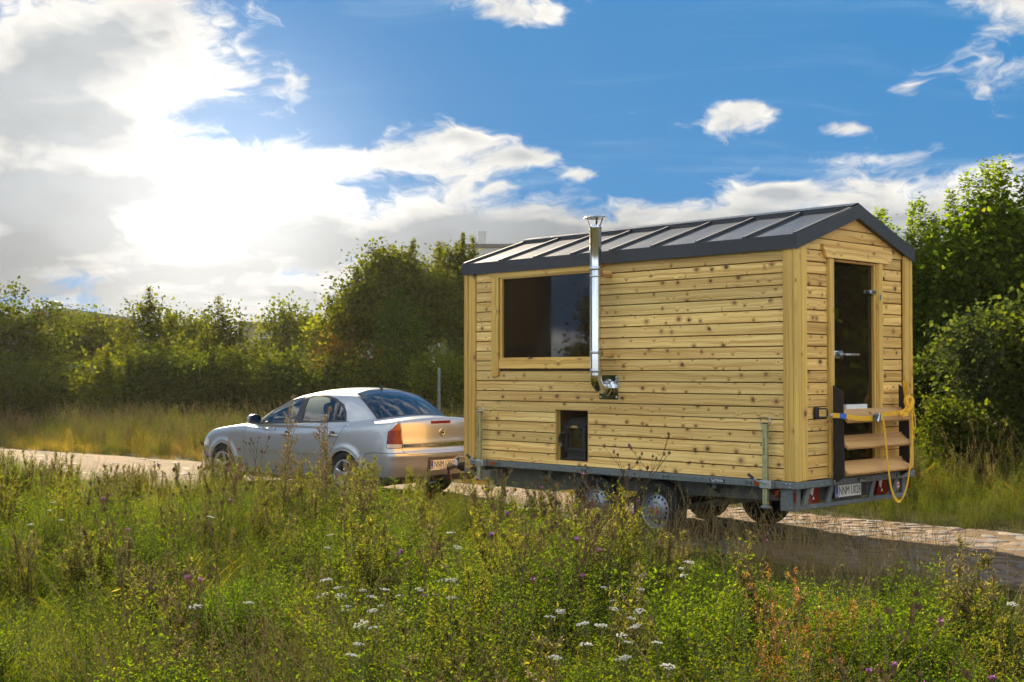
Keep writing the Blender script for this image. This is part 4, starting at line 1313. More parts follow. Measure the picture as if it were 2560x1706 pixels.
def lamp_f(sgn):
    def f(V):
        a = sgn * V[:, 1]
        q = np.minimum(a - (0.640 + 0.012 * (V[:, 2] - .7) / .3), -V[:, 0] - 0.770)
        q = np.minimum(q, V[:, 2] - (0.700 + 0.0 * a))
        return np.minimum(q, 1.030 - 1.9 * np.maximum(a - 0.655, 0) ** 1.55 - 0.25 * np.maximum(a - .64, 0) - V[:, 2])
    return f


for sgn in (1, -1):
    lf = lamp_f(sgn)
    L_ = M.clip(lf)
    M = M.clip(neg(lf))
    tl = empty('tail_light', (0, 0, 0), 0, car)
    ins = L_.clip(lambda V: lf(V) - 0.007)
    L_.clip(lambda V: 0.007 - lf(V)).obj('seal', GAP, tl, 0.001)
    ins.clip(lambda V: V[:, 2] - 0.925).obj('indicator_lens', AMBER, tl, 0.006)
    ins.clip(lambda V: np.minimum(0.922 - V[:, 2], V[:, 2] - 0.757)).obj('brake_lens', RED_L, tl, 0.006)
    ins.clip(lambda V: 0.754 - V[:, 2]).obj('reversing_lens', CLEAR_L, tl, 0.006)
# boot lid and its chrome strip
LID_R = [(-.640, .632), (-.575, .615), (.575, .615), (.640, .632), (.645, 1.2), (-.645, 1.2)]
def lid_f(V):
    a = np.abs(V[:, 1])
    return np.minimum(np.minimum(0.637 - a + 0.006 * (V[:, 2] > .9), V[:, 2] - (0.622 + 0.25 * np.maximum(a - .55, 0))), -0.475 - V[:, 0])
lid = M.clip(lambda V: lid_f(V) - 0.003)
M.clip(lambda V: 0.003 - np.abs(lid_f(V))).obj('panel_gap', GAP, car, -0.003)
M = M.clip(lambda V: -lid_f(V) - 0.003)
CH = lambda V: np.minimum(np.minimum(V[:, 2] - 0.708, 0.750 - V[:, 2]), np.minimum(0.622 - np.abs(V[:, 1]), -0.85 - V[:, 0]))
lid_o = lid.clip(neg(CH)).obj('boot_lid', PAINT, car)
lid.clip(CH).obj('chrome_strip', CHROME, lid_o, 0.008)
# doors, bumpers, wings cut along real shut lines
FD = [(2.175, .93), (2.19, .73), (2.15, .48), (2.08, .31), (1.11, .31), (1.105, .62), (1.045, .96), (1.045, 1.0), (2.1, 1.0)]
RD = [(1.045, .96), (1.105, .62), (1.11, .31), (.62, .31), (.47, .42), (.36, .56), (.22, .70), (.08, .90), (.035, 1.02), (1.045, 1.02)]
BUMP_R = [(-1.2, .1), (-.39, .1), (-.34, .38), (-.40, .625), (-.76, .640), (-1.2, .640)]
BUMP_F = [(3.9, .1), (3.03, .1), (3.03, .52), (3.2, .58), (3.9, .60)]
doors = []
for sgn in (1, -1):
    for poly, nm in ((FD, 'door'), (RD, 'door')):
        f = side_poly(poly, sgn, 0.0, 0.6)
        d_ = M.clip(lambda V: f(V) - 0.0035)
        gap_ = M.clip(lambda V: np.minimum(f(V) + 0.0035, V[:, 2] * 0 + 1)).clip(lambda V: 0.0035 - f(V))
        gap_.obj('panel_gap', GAP, car, -0.003)
        M = M.clip(lambda V: -f(V) - 0.0035)
        dob = d_.obj(nm, PAINT, car)
        doors.append((sgn, poly, dob))


def bump_f(V):
    return np.maximum(poly_sdf(V[:, [0, 2]], BUMP_R), np.minimum(0.640 - V[:, 2], -0.5 - V[:, 0]))


def bump_g(V):
    return np.maximum(poly_sdf(V[:, [0, 2]], BUMP_F), -1)


PK = lambda V: np.minimum(np.minimum(0.285 - np.abs(V[:, 1]), 0.572 - V[:, 2]), np.minimum(V[:, 2] - 0.395, -0.8 - V[:, 0]))
for bf, nm in ((bump_f, 'rear_bumper'), (bump_g, 'front_bumper')):
    b_ = M.clip(lambda V: bf(V) - 0.003)
    M.clip(lambda V: 0.003 - np.abs(bf(V))).obj('panel_gap', GAP, car, -0.003)
    M = M.clip(lambda V: -bf(V) - 0.003)
    if nm == 'rear_bumper':
        pk = b_.clip(PK); b_ = b_.clip(neg(PK))
        pk.obj('plate_recess', plain('shaded plate recess', (0.16, 0.15, 0.13), 0.5), car, -0.028)
    lowf = (lambda V: 0.335 - V[:, 2]) if nm == 'rear_bumper' else (lambda V: 0.30 - V[:, 2])
    bo = b_.clip(neg(lowf)).obj(nm, PAINT, car)
    b_.clip(lowf).obj('lower_valance', PLASTIC, bo, 0.0)
    if nm == 'front_bumper':
        pass
# headlights
for sgn in (1, -1):
    HL = [(3.10, .60), (3.62, .60), (3.62, .70), (3.42, .745), (3.20, .735), (3.08, .66)]
    f = lambda V: np.minimum(poly_sdf(V[:, [0, 2]], HL), sgn * V[:, 1] - 0.40)
    h_ = M.clip(f); M = M.clip(neg(f))
    h_.obj('headlight', CLEAR_L, car, 0.001)
GR = lambda V: np.minimum(np.minimum(0.36 - np.abs(V[:, 1]), V[:, 0] - 3.3), np.minimum(V[:, 2] - 0.61, 0.70 - V[:, 2]))
M.clip(GR).obj('grille', PLASTIC, car, -0.01); M = M.clip(neg(GR))
HOOD = [(2.27, -.70), (2.6, -.72), (3.1, -.66), (3.46, -.50), (3.53, 0), (3.46, .50), (3.1, .66), (2.6, .72), (2.27, .70), (2.33, 0)]
f = top_poly(HOOD, 0, .70)
M.clip(lambda V: f(V) - .003).obj('bonnet', PAINT, car)
M.clip(lambda V: .003 - np.abs(f(V))).obj('panel_gap', GAP, car, -0.003)
M = M.clip(lambda V: -f(V) - .003)
SILL = lambda V: np.minimum(0.262 - V[:, 2], np.minimum(V[:, 0] - 0.3, 2.4 - V[:, 0]))
M.clip(SILL).obj('sill', PLASTIC, car, 0.001); M = M.clip(neg(SILL))
M.obj('body', PAINT, car)


def on_side(x, z, sgn=1):
    """y of the flank at x, z"""
    ys = np.linspace(0.3, 1.0, 400)
    P = np.stack([np.full(400, x), ys, np.full(400, z)], 1)
    v = fcar(P)
    i = np.argmax(v > 0)
    return sgn * float(ys[i])


def on_rear(y, z):
    xs = np.linspace(-0.6, -1.1, 400)
    P = np.stack([xs, np.full(400, y), np.full(400, z)], 1)
    return float(xs[np.argmax(fcar(P) > 0)])


# arch lips, rub strips, handles, mirror
for sgn in (1, -1):
    for ax in (AX_R, AX_F):
        pts = []
        for q in np.linspace(-0.20, math.pi + 0.20, 34):
            x, z = ax + 0.338 * math.cos(q), WZ + 0.338 * math.sin(q)
            pts.append((x, on_side(x, max(z, .24), sgn) - sgn * 0.006, z))
        MB().tube(pts, 0.010, 8).build('wheel_arch_lip', PAINT, car, smooth=True)
        # dark liner
        L = []; F = []
        qs = np.linspace(-0.3, math.pi + 0.3, 24)
        for q in qs:
            for yy in (0.885, 0.50):
                L.append((ax + 0.345 * math.cos(q), sgn * (on_side(ax + 0.345 * math.cos(q), max(.25, WZ + .345 * math.sin(q))) - 0.012 if yy > .8 else yy), WZ + 0.345 * math.sin(q)))
        for i in range(len(qs) - 1):
            F.append((2 * i, 2 * i + 1, 2 * i + 3, 2 * i + 2))
        MB().add(L, F).build('wheel_arch_liner', PLASTIC, car, smooth=True)
    for x0, x1, par in ((1.14, 2.10, 0), (.42, 1.075, 1)):
        pr = [d for d in doors if d[0] == sgn][par][2]
        if par == 1: x0 = .42
        n = 14
        pts = [(x0 + (x1 - x0) * i / n, on_side(x0 + (x1 - x0) * i / n, .605, sgn) + sgn * 0.009, .605) for i in range(n + 1)]
        MB().ribbon(pts, (0, 0, 1), 0.055, 0.014).build('rub_strip', PAINT, pr)
    for hx, par in ((1.215, 0), (.245, 1)):
        pr = [d for d in doors if d[0] == sgn][par][2]
        zh = 0.815 if par == 0 else 0.838
        yb = on_side(hx, zh, 1)
        MB().tube([(hx - .085, sgn * (yb - .004), zh - .006), (hx - .07, sgn * (yb + .026), zh), (hx, sgn * (yb + .032), zh + .004), (hx + .07, sgn * (yb + .026), zh + .004), (hx + .085, sgn * (yb - .004), zh)], [0.012, .016, .017, .016, .012], 10).build('handle', PAINT, pr, smooth=True)
        MB().lathe([(0.0, -.002), (0.045, -.001), (.05, .003)], (hx, sgn * (yb - .001), zh + .002), (0, sgn, 0), 18).build('handle_cup', GAP, pr, smooth=True)
    mr = empty('mirror', (0, 0, 0), 0, car)
    yb = on_side(1.90, .95, 1)
    V = []
    mbm = MB()
    prof = [(-.015, .0), (.0, .055), (.035, .078), (.075, .070), (.10, .035), (.108, 0.0)]
    # shell: rounded cup that faces backwards
    for i, (dx, r) in enumerate([(0.0, 1.0), (0.035, 1.02), (0.07, .90), (0.098, .62), (0.11, .25)]):
        for k in range(16):
            q = 2 * math.pi * k / 16
            V.append((1.84 + dx, sgn * (yb + 0.125 + r * 0.105 * math.copysign(abs(math.cos(q)) ** .7, math.cos(q))), 1.005 + r * 0.070 * math.copysign(abs(math.sin(q)) ** .7, math.sin(q))))
    F = [(i * 16 + k, i * 16 + (k + 1) % 16, (i + 1) * 16 + (k + 1) % 16, (i + 1) * 16 + k) for i in range(4) for k in range(16)] + [tuple(64 + k for k in range(16))]
    MB().add(V, F).build('mirror_shell', PAINT, mr, smooth=True)
    MB().add([(v[0] + 0.006, v[1], v[2]) for v in V[:16]], [tuple(range(16))]).build('mirror_glass', plain('mirror glass %d' % sgn, (0.30, 0.32, 0.33), 0.05, 1.0), mr)
    MB().tube([(1.87, sgn * (yb - .02), .955), (1.875, sgn * (yb + .06), .965)], [0.022, .020], 8).build('mirror_foot', TRIM, mr, smooth=True)
    MB().cbox(2.255, 2.315, sgn * on_side(2.28, .575) - .006, sgn * on_side(2.28, .575) + .006, .560, .590, .003).build('side_repeater', AMBER, car)

# wheels
ALLOY = plain('silver alloy', (0.62, 0.63, 0.63), 0.30, 0.85, 0.06)


def car_wheel(ax, sgn):
    w = empty('wheel', (ax, sgn * 0.765, WZ), 0, car)
    R, r, wd = 0.316, 0.210, 0.205
    d = sgn
    prof = [(r, 0.088), (r + .02, 0.094), (R - .05, .104), (R - .015, .092), (R - .002, .070)]
    for g in range(4):
        o = .064 - g * .034
        prof += [(R, o), (R, o - .026), (R - .007, o - .028), (R - .007, o - .033)]
    prof += [(R - .002, -.072), (R - .015, -.09), (R - .05, -.10), (r, -.09), (r - .008, 0)]
    MB().lathe(prof, (0, 0, 0), (0, d, 0), 44, closed=True).build('tyre', RUBBER, w, smooth=True)
    mb = MB()
    mb.lathe([(r + .001, .088), (r + .004, .093), (r - .010, .095), (r - .018, .080), (r - .022, -.05), (r - .012, -.085)], (0, 0, 0), (0, d, 0), 44, caps=False)
    mb.lathe([(0.0, .066), (.030, .066), (.040, .060), (.062, .060), (.072, .050), (.072, .02)], (0, 0, 0), (0, d, 0), 30, caps=False)
    for k in range(5):
        q = 2 * math.pi * k / 5 + .3
        u = np.array([math.cos(q), 0, math.sin(q)]); v = np.array([-math.sin(q), 0, math.cos(q)])
        S = []
        for rr, hw, yy in ((.045, .036, .056), (.10, .032, .068), (.16, .036, .080), (r - .012, .048, .088)):
            for sv, dy in ((-1, -.014), (-.72, 0), (.72, 0), (1, -.014)):
                S.append(tuple(u * rr + v * hw * sv + np.array([0, d * (yy + dy), 0])))
        F = [(i * 4 + j, i * 4 + j + 1, i * 4 + 5 + j, i * 4 + 4 + j) for i in range(3) for j in range(3)]
        mb.add(S, F)
    mb.build('rim', ALLOY, w, smooth=True)
    MB().lathe([(.175, .01), (.0, .01)], (0, 0, 0), (0, d, 0), 30).build('brake_disc', plain('brake disc %d%d' % (ax, sgn), (.05, .045, .04), .5, .6), w)
    MB().lathe([(.028, .0665), (.026, .069), (0, .070)], (0, 0, 0), (0, d, 0), 20).build('centre_cap', CHROME, w, smooth=True)


for ax in (AX_R, AX_F):
    for sgn in (1, -1):
        car_wheel(ax, sgn)

# rear details
xb = on_rear(0, .885)
badge = empty('badge', (xb - 0.004, 0, .885), 0, car)
pts = [(0, .046 * math.cos(q), .046 * math.sin(q)) for q in np.linspace(0, 2 * math.pi, 28, endpoint=False)]
MB().tube(pts, 0.0048, 8, closed=True).build('badge_ring', CHROME, badge, smooth=True)
MB().prism([(.066, .010), (.004, .010), (.018, -.004), (-.066, -.010), (-.004, -.010), (-.018, .004)], 0, -0.006, 0.001).build('badge_bolt', CHROME, badge)
for zz, nm in ((1.014, 'high_brake_light'),):
    P = []
    for yy in np.linspace(-.165, .165, 9):
        P.append((on_rear(yy, zz) - 0.003, yy, zz))
    MB().ribbon(P, (0, 0, 1), 0.030, 0.008).build(nm, RED_L, car)
    MB().ribbon([(p[0] + .003, p[1] * 1.04, p[2]) for p in P], (0, 0, 1), 0.040, 0.008).build('lamp_surround', GAP, car)
pl = plate_thing(car, (-0.968, 0.0, .478), (0, 0, -math.pi / 2), 'NNM 13049', 0.46, 0.110, lab='white number plate with black characters NNM 13049', glyph=0.66)
lettering('Auto Serwis Handel', 0.018, REDINK, pl, (0.0, -0.0035, -0.064), (math.pi / 2, 0, 0), ext=0.0003)
MB().box(-0.23, 0.23, -0.0022, 0.0009, -0.074, -0.056).build('plate_footer', PLATE, pl)
xr = on_rear(0, .66)
MB().lathe([(0.012, 0), (0.010, .006), (0, .007)], (on_rear(0, .729) - .008, 0, .729), (-1, 0, 0), 14).build('boot_lock', CHROME, car, smooth=True)
# aerial
ant = empty('aerial', (0.250, 0, 1.438), 0, car)
MB().add([(.055, 0, -.006), (-.03, .016, -.010), (-.045, 0, -.012), (-.03, -.016, -.010), (.0, .003, .035), (-.02, .003, .040), (-.02, -.003, .040), (.0, -.003, .035)], [(0, 1, 5, 4), (1, 2, 5), (2, 6, 5), (2, 3, 6), (3, 0, 7, 6), (0, 4, 7), (4, 5, 6, 7)]).build('aerial_foot', PLASTIC, ant)
MB().tube([(-.010, 0, .030), (-.06, 0, .075), (-.11, 0, .115)], [.005, .004, .002], 6).build('aerial_rod', PLASTIC, ant, smooth=True)
# tow bar
MB().tube([(-.75, 0, .30), (-.98, 0, .30), (-1.06, 0, .34), (-1.065, 0, .415)], .018, 10).lathe([(.012, .40), (.025, .41), (.025, .44), (.012, .455), (0, .457)], (-1.065, 0, 0), (0, 0, 1), 14).build('tow_bar', PLASTIC, car, smooth=True)
MB().tube([(-.55, -.45, .27), (-.93, -.45, .27)], .03, 10).build('exhaust', ZINC_D, car, smooth=True)

# cabin inside
SEAT = plain('dark grey seat cloth', (0.055, 0.056, 0.06), 0.9)
DASH = plain('dashboard plastic', (0.025, 0.026, 0.028), 0.6)
MB().cbox(-.55, 2.3, -.70, .70, .22, .30, .02).build('floor_pan', DASH, car)
MB().add([(-.45, -.72, .90), (-.45, .72, .90), (.02, .72, .90), (.02, -.72, .90), (-.45, -.72, .93), (-.45, .72, .93), (.02, .72, .94), (.02, -.72, .94)], [(0, 1, 2, 3), (4, 7, 6, 5), (0, 4, 5, 1), (1, 5, 6, 2), (2, 6, 7, 3), (3, 7, 4, 0)]).build('parcel_shelf', DASH, car)
for sgn in (.37, -.37):
    st_ = empty('front_seat', (0, 0, 0), 0, car)
    MB().cbox(1.02, 1.55, sgn - .24, sgn + .24, .34, .52, .05).build('seat_cushion', SEAT, st_, smooth=True)
    bk = MB()
    V = []
    for z_, x_, hw, th in ((.42, 1.06, .23, .07), (.60, 1.00, .25, .09), (.80, .94, .25, .085), (.95, .90, .22, .07), (1.03, .875, .16, .05), (1.05, .87, .09, .03)):
        for k in range(12):
            q = 2 * math.pi * k / 12
            V.append((x_ + th * math.copysign(abs(math.cos(q)) ** .6, math.cos(q)), sgn + hw * math.copysign(abs(math.sin(q)) ** .6, math.sin(q)), z_))
    bk.add(V, [(i * 12 + k, i * 12 + (k + 1) % 12, (i + 1) * 12 + (k + 1) % 12, (i + 1) * 12 + k) for i in range(5) for k in range(12)] + [tuple(60 + k for k in range(12)), tuple(range(12))[::-1]])
    bk.build('seat_back', SEAT, st_, smooth=True)
    hr = MB(); V = []
    for z_, hw, th in ((1.08, .08, .03), (1.10, .125, .05), (1.16, .14, .055), (1.22, .125, .045), (1.245, .07, .025)):
        for k in range(12):
            q = 2 * math.pi * k / 12
            V.append((.85 + th * math.cos(q), sgn + hw * math.copysign(abs(math.sin(q)) ** .7, math.sin(q)), z_))
    hr.add(V, [(i * 12 + k, i * 12 + (k + 1) % 12, (i + 1) * 12 + (k + 1) % 12, (i + 1) * 12 + k) for i in range(4) for k in range(12)] + [tuple(48 + k for k in range(12)), tuple(range(12))[::-1]])
    hr.tube([(.86, sgn - .05, 1.02), (.855, sgn - .05, 1.10)], .006, 6).tube([(.86, sgn + .05, 1.02), (.855, sgn + .05, 1.10)], .006, 6)
    hr.build('headrest', SEAT, st_, smooth=True)
bs = empty('rear_seat', (0, 0, 0), 0, car)
MB().cbox(.15, .66, -.66, .66, .32, .50, .05).build('seat_cushion', SEAT, bs)
MB().add([(.20, -.66, .42), (.20, .66, .42), (.05, .66, .96), (.05, -.66, .96), (.32, -.66, .45), (.32, .66, .45), (.16, .66, .98), (.16, -.66, .98)], [(0, 3, 2, 1), (4, 5, 6, 7), (0, 1, 5, 4), (1, 2, 6, 5), (2, 3, 7, 6), (3, 0, 4, 7)]).build('seat_back', SEAT, bs)
for yy in (-.42, .42):
    MB().cbox(.06, .13, yy - .11, yy + .11, .99, 1.12, .03).build('headrest', SEAT, bs)
MB().add([(1.55, -.72, .90), (1.55, .72, .90), (2.25, .70, .93), (2.25, -.70, .93), (1.62, -.72, .62), (1.62, .72, .62), (2.25, .70, .55), (2.25, -.70, .55)], [(0, 1, 2, 3), (4, 7, 6, 5), (0, 4, 5, 1), (1, 5, 6, 2), (2, 6, 7, 3), (3, 7, 4, 0)]).build('dashboard', DASH, car)
sw = [(1.50 + .055 * math.cos(q), .37 + .185 * math.sin(q), .90 + .165 * math.cos(q)) for q in np.linspace(0, 2 * math.pi, 26, endpoint=False)]
MB().tube(sw, .014, 8, closed=True).tube([(1.50, .20, .90), (1.51, .54, .90)], .012, 6).tube([(1.46, .37, .76), (1.50, .37, .90), (1.62, .37, .84)], .02, 8).build('steering_wheel', DASH, car, smooth=True)

# ------------------------------------------------------------------ ground, track and cobbles
def vnoise(x, y, seed=0):
    """cheap smooth value noise"""
    r = np.random.default_rng(seed); tab = r.random((64, 64))
    xi, yi = np.floor(x).astype(int), np.floor(y).astype(int)
    fx, fy = x - xi, y - yi
    fx, fy = fx * fx * (3 - 2 * fx), fy * fy * (3 - 2 * fy)
    g = lambda a, b: tab[a % 64, b % 64]
    return (g(xi, yi) * (1 - fx) + g(xi + 1, yi) * fx) * (1 - fy) + (g(xi, yi + 1) * (1 - fx) + g(xi + 1, yi + 1) * fx) * fy


ROAD_C = [(14.0, 1.6), (9.2, 6.8), (4.66, 11.35), (1.5, 14.5), (-1.5, 17.5), (-5.0, 20.75), (-10.0, 24.9), (-17.0, 30.0), (-28.0, 36.5), (-60.0, 52.0)]
RC = np.array([tuple(p)[:2] for p in curve_pts([(a, b, 0) for a, b in ROAD_C], 16)])
RSEG = np.diff(RC, axis=0); RLEN = np.hypot(*RSEG.T); RS = np.concatenate([[0], np.cumsum(RLEN)])


def road_uv(P):
    """signed offset from the centre line (positive on the far side) and arc length"""
    P = np.atleast_2d(P)
    best = np.full(len(P), 1e9); off = np.zeros(len(P)); arc = np.zeros(len(P))
    for i in range(len(RSEG)):
        w = P - RC[i]
        t = np.clip((w @ RSEG[i]) / (RLEN[i] ** 2), 0, 1)
        d = w - t[:, None] * RSEG[i]
        dist = np.hypot(d[:, 0], d[:, 1])
        m = dist < best
        best[m] = dist[m]
        cr = RSEG[i][0] * w[:, 1] - RSEG[i][1] * w[:, 0]
        off[m] = (np.sign(-cr) * dist)[m]
        arc[m] = (RS[i] + t * RLEN[i])[m]
    return off, arc


HALF = 1.62
# terrain sheet, finer near the camera
def axis_pts(lo, hi, fine_lo, fine_hi, step, grow=1.35):
    a = list(np.arange(fine_lo, fine_hi + 1e-6, step))
    s = step
    while a[-1] < hi: s *= grow; a.append(a[-1] + s)
    s = step
    while a[0] > lo: s *= grow; a.insert(0, a[0] - s)
    return np.array(a)


gx = axis_pts(-900, 900, -22, 16, 0.45); gy = axis_pts(-900, 1800, -3, 40, 0.45)
GX, GY = np.meshgrid(gx, gy, indexing='ij')


def ground_z(x, y):
    x = np.asarray(x, float); y = np.asarray(y, float)
    P = np.stack([x.ravel(), y.ravel()], 1)
    near = (np.abs(P[:, 0]) < 60) & (P[:, 1] > -20) & (P[:, 1] < 60)
    off = np.full(len(P), 50.0)
    if near.any(): off[near] = road_uv(P[near])[0]
    a = np.abs(off)
    z = -0.035 + 0.16 * (vnoise(P[:, 0] * .55 + 7, P[:, 1] * .55, 1) - .5) * np.clip((a - 1.9) / 1.5, 0, 1)
    z += 0.10 * (vnoise(P[:, 0] * .17 + 3, P[:, 1] * .17 + 9, 2) - .45) * np.clip((a - 2.2) / 2.5, 0, 1)
    return z.reshape(x.shape)


GZ = ground_z(GX, GY)
nx, ny = len(gx), len(gy)
I = np.arange(nx * ny).reshape(nx, ny)
F = np.stack([I[:-1, :-1].ravel(), I[1:, :-1].ravel(), I[1:, 1:].ravel(), I[:-1, 1:].ravel()], 1)
SOIL, t, out = new_mat('meadow soil and litter')
tc = t.n('ShaderNodeTexCoord').outputs['Object']
n1 = t.noise(tc, 0.9, 5.0, 0.62); n2 = t.noise(tc, 9.0, 5.0, 0.65)
c = t.mix(t.sstep(n1, 0.38, 0.62), (0.034, 0.032, 0.010), (0.055, 0.042, 0.017))
c = t.mix(t.sstep(n2, 0.45, 0.70), c, (0.045, 0.060, 0.014))
b = princ(t, out, **{'Base Color': c, 'Roughness': 0.95, 'Specular IOR Level': 0.1})
t.l(bump(t, n2, 0.6, 0.05), b.inputs['Normal'])
ground = link_mesh('ground', np_mesh('ground', np.stack([GX, GY, GZ], -1).reshape(-1, 3), F, [SOIL], True))
tag(ground, kind='structure')

SAND, t, out = new_mat('sandy track')
tc = t.n('ShaderNodeTexCoord').outputs['Object']
n1 = t.noise(tc, 1.1, 6.0, 0.6); n2 = t.noise(tc, 14.0, 6.0, 0.7); n3 = t.noise(tc, 70.0, 3.0, 0.6)
c = t.mix(t.sstep(n1, 0.35, 0.65), (0.132, 0.088, 0.043), (0.088, 0.058, 0.029))
c = t.mix(t.sstep(n2, 0.52, 0.72), c, (0.080, 0.054, 0.030))
c = t.mix(t.m('MULTIPLY', t.sstep(n3, 0.55, 0.75), 0.6), c, (0.165, 0.122, 0.073))
b = princ(t, out, **{'Base Color': c, 'Roughness': 0.95, 'Specular IOR Level': 0.15})
t.l(bump(t, t.m('ADD', n2, t.m('MULTIPLY', n3, 0.4)), 0.7, 0.03), b.inputs['Normal'])
# ribbon with worn wheel ruts and a ragged edge
S_ = np.arange(0, RS[-1], 0.25); NT_ = 17
cen = np.stack([np.interp(S_, RS, RC[:, 0]), np.interp(S_, RS, RC[:, 1])], 1)
tan = np.gradient(cen, axis=0); tan /= np.linalg.norm(tan, axis=1)[:, None]
nor = np.stack([tan[:, 1], -tan[:, 0]], 1)
if (road_uv(cen[40:41] + nor[40:41])[0] < 0).any(): nor = -nor
u = np.linspace(-1, 1, NT_)
V = []
for j, uu in enumerate(u):
    rag = 1 + 0.10 * (vnoise(S_ * 1.4, S_ * 0 + (3 if uu < 0 else 8), 5) - .5)
    p = cen + nor * (uu * (HALF + 0.12) * rag)[:, None]
    z = 0.012 - 0.020 * np.exp(-((abs(uu) - .52) / .17) ** 2) * 0.6 - 0.03 * np.clip((abs(uu) - .86) / .14, 0, 1) + 0.010 * (vnoise(p[:, 0] * 2.1, p[:, 1] * 2.1, 6) - .5)
    V.append(np.stack([p[:, 0], p[:, 1], z], 1))
V = np.stack(V, 1)
m_, n_ = V.shape[:2]
I = np.arange(m_ * n_).reshape(m_, n_)
F = np.stack([I[:-1, :-1].ravel(), I[:-1, 1:].ravel(), I[1:, 1:].ravel(), I[1:, :-1].ravel()], 1)
if np.cross(V[1, 0] - V[0, 0], V[0, 1] - V[0, 0])[2] > 0: F = F[:, ::-1]
road = link_mesh('road', np_mesh('road', V.reshape(-1, 3), F, [SAND], True))
tag(road, kind='structure')

COBBLE, t, out = new_mat('field stone cobble')
tc = t.n('ShaderNodeTexCoord').outputs['Object']
rnd = t.n('ShaderNodeObjectInfo').outputs['Random']
at = t.n('ShaderNodeAttribute'); at.attribute_name = 'shade'
sh = t.m('FRACT', t.m('ADD', at.outputs['Fac'], rnd))
n1 = t.noise(tc, 16.0, 5.0, 0.65)
c = t.mix(t.sstep(sh, 0.2, 0.8), (0.118, 0.110, 0.104), (0.170, 0.118, 0.084))
c = t.mix(t.m('MULTIPLY', t.sstep(n1, 0.45, 0.70), 0.6), c, (0.115, 0.082, 0.046))
b = princ(t, out, **{'Base Color': c, 'Roughness': 0.85, 'Specular IOR Level': 0.25})
t.l(bump(t, n1, 0.5, 0.02), b.inputs['Normal'])
stone_me = []
for k in range(9):
    r = np.random.default_rng(40 + k); n = 8
    an = np.sort(np.linspace(0, 2 * np.pi, n, endpoint=False) + r.uniform(-.25, .25, n)); rad = r.uniform(.78, 1.1, n)
    ring0 = np.stack([np.cos(an) * rad, np.sin(an) * rad, np.full(n, -.35)], 1)
    ring1 = np.stack([np.cos(an) * rad * .93, np.sin(an) * rad * .93, r.uniform(.35, .65, n)], 1)
    ring2 = np.stack([np.cos(an) * rad * .55, np.sin(an) * rad * .55, r.uniform(.8, 1.05, n)], 1)
    V = np.concatenate([ring0, ring1, ring2, [[0, 0, 1.0]]])
    T = []
    for a_, b_ in ((0, n), (n, 2 * n)):
        for i in range(n):
            j = (i + 1) % n
            T += [(a_ + i, a_ + j, b_ + j), (a_ + i, b_ + j, b_ + i)]
    for i in range(n): T.append((2 * n + i, 2 * n + (i + 1) % n, 3 * n))
    stone_me.append((V, np.array(T)))
stone_mesh = [np_mesh('cobble', v, f, [COBBLE], True, {'shade': ('POINT', 'FLOAT', np.full(len(v), .1 * i))}) for i, (v, f) in enumerate(stone_me)]
r = np.random.default_rng(77)
st = []
for s in np.arange(2.0, 46.0, 0.165):
    for o in np.arange(-HALF + .08, HALF, 0.185):
        ss, oo = s + r.uniform(-.085, .085), o + r.uniform(-.085, .085)
        cx, cy = np.interp(ss, RS, RC[:, 0]), np.interp(ss, RS, RC[:, 1])
        i = min(len(nor) - 1, int(ss / .25)); p = np.array([cx, cy]) + nor[i] * oo
        prob = np.clip(1.05 - (p[1] - 11.2) * 0.15, .08, 1.05) * (0.42 + .95 * vnoise(np.array([p[0] * 1.3]), np.array([p[1] * 1.3]), 12)[0])
        if r.random() > prob: continue
        vis = abs(p[0]) < .43 * p[1] + .3
        st.append((p[0], p[1], r.uniform(.045, .135), r.uniform(.040, .085), math.atan2(tan[i][1], tan[i][0]) + r.uniform(-.9, .9), r.uniform(.007, .017), r.integers(9), vis))
st.sort(key=lambda q: (not q[7], q[0] ** 2 + q[1] ** 2))


def road_z(x, y):
    off, arc = road_uv(np.array([[x, y]]))
    uu = off[0] / (HALF + .12)
    return 0.012 - 0.012 * math.exp(-((abs(uu) - .52) / .17) ** 2) - 0.03 * max(0, (abs(uu) - .86) / .14)


for q in st[:300]:
    o = link_mesh('cobble', stone_mesh[q[6]], road, (q[0], q[1], road_z(q[0], q[1]) - 0.002), (r.uniform(-.06, .06), r.uniform(-.06, .06), q[4]), (q[2] * 1.15, q[3] * 1.1, q[5]))
VV, TT, SS = [], [], []; base = 0
for q in st[300:]:
    v, f = stone_me[q[6]]
    c_, s_ = math.cos(q[4]), math.sin(q[4])
    w = v * np.array([q[2] * 1.15, q[3] * 1.1, q[5]])
    w = np.stack([w[:, 0] * c_ - w[:, 1] * s_ + q[0], w[:, 0] * s_ + w[:, 1] * c_ + q[1], w[:, 2] + road_z(q[0], q[1]) - .002], 1)
    VV.append(w); TT.append(f + base); SS.append(np.full(len(w), r.random())); base += len(w)
rest = link_mesh('cobbles', np_mesh('cobbles', np.concatenate(VV), np.concatenate(TT), [COBBLE], True, {'shade': ('POINT', 'FLOAT', np.concatenate(SS))}), road)
tag(rest, kind='stuff')

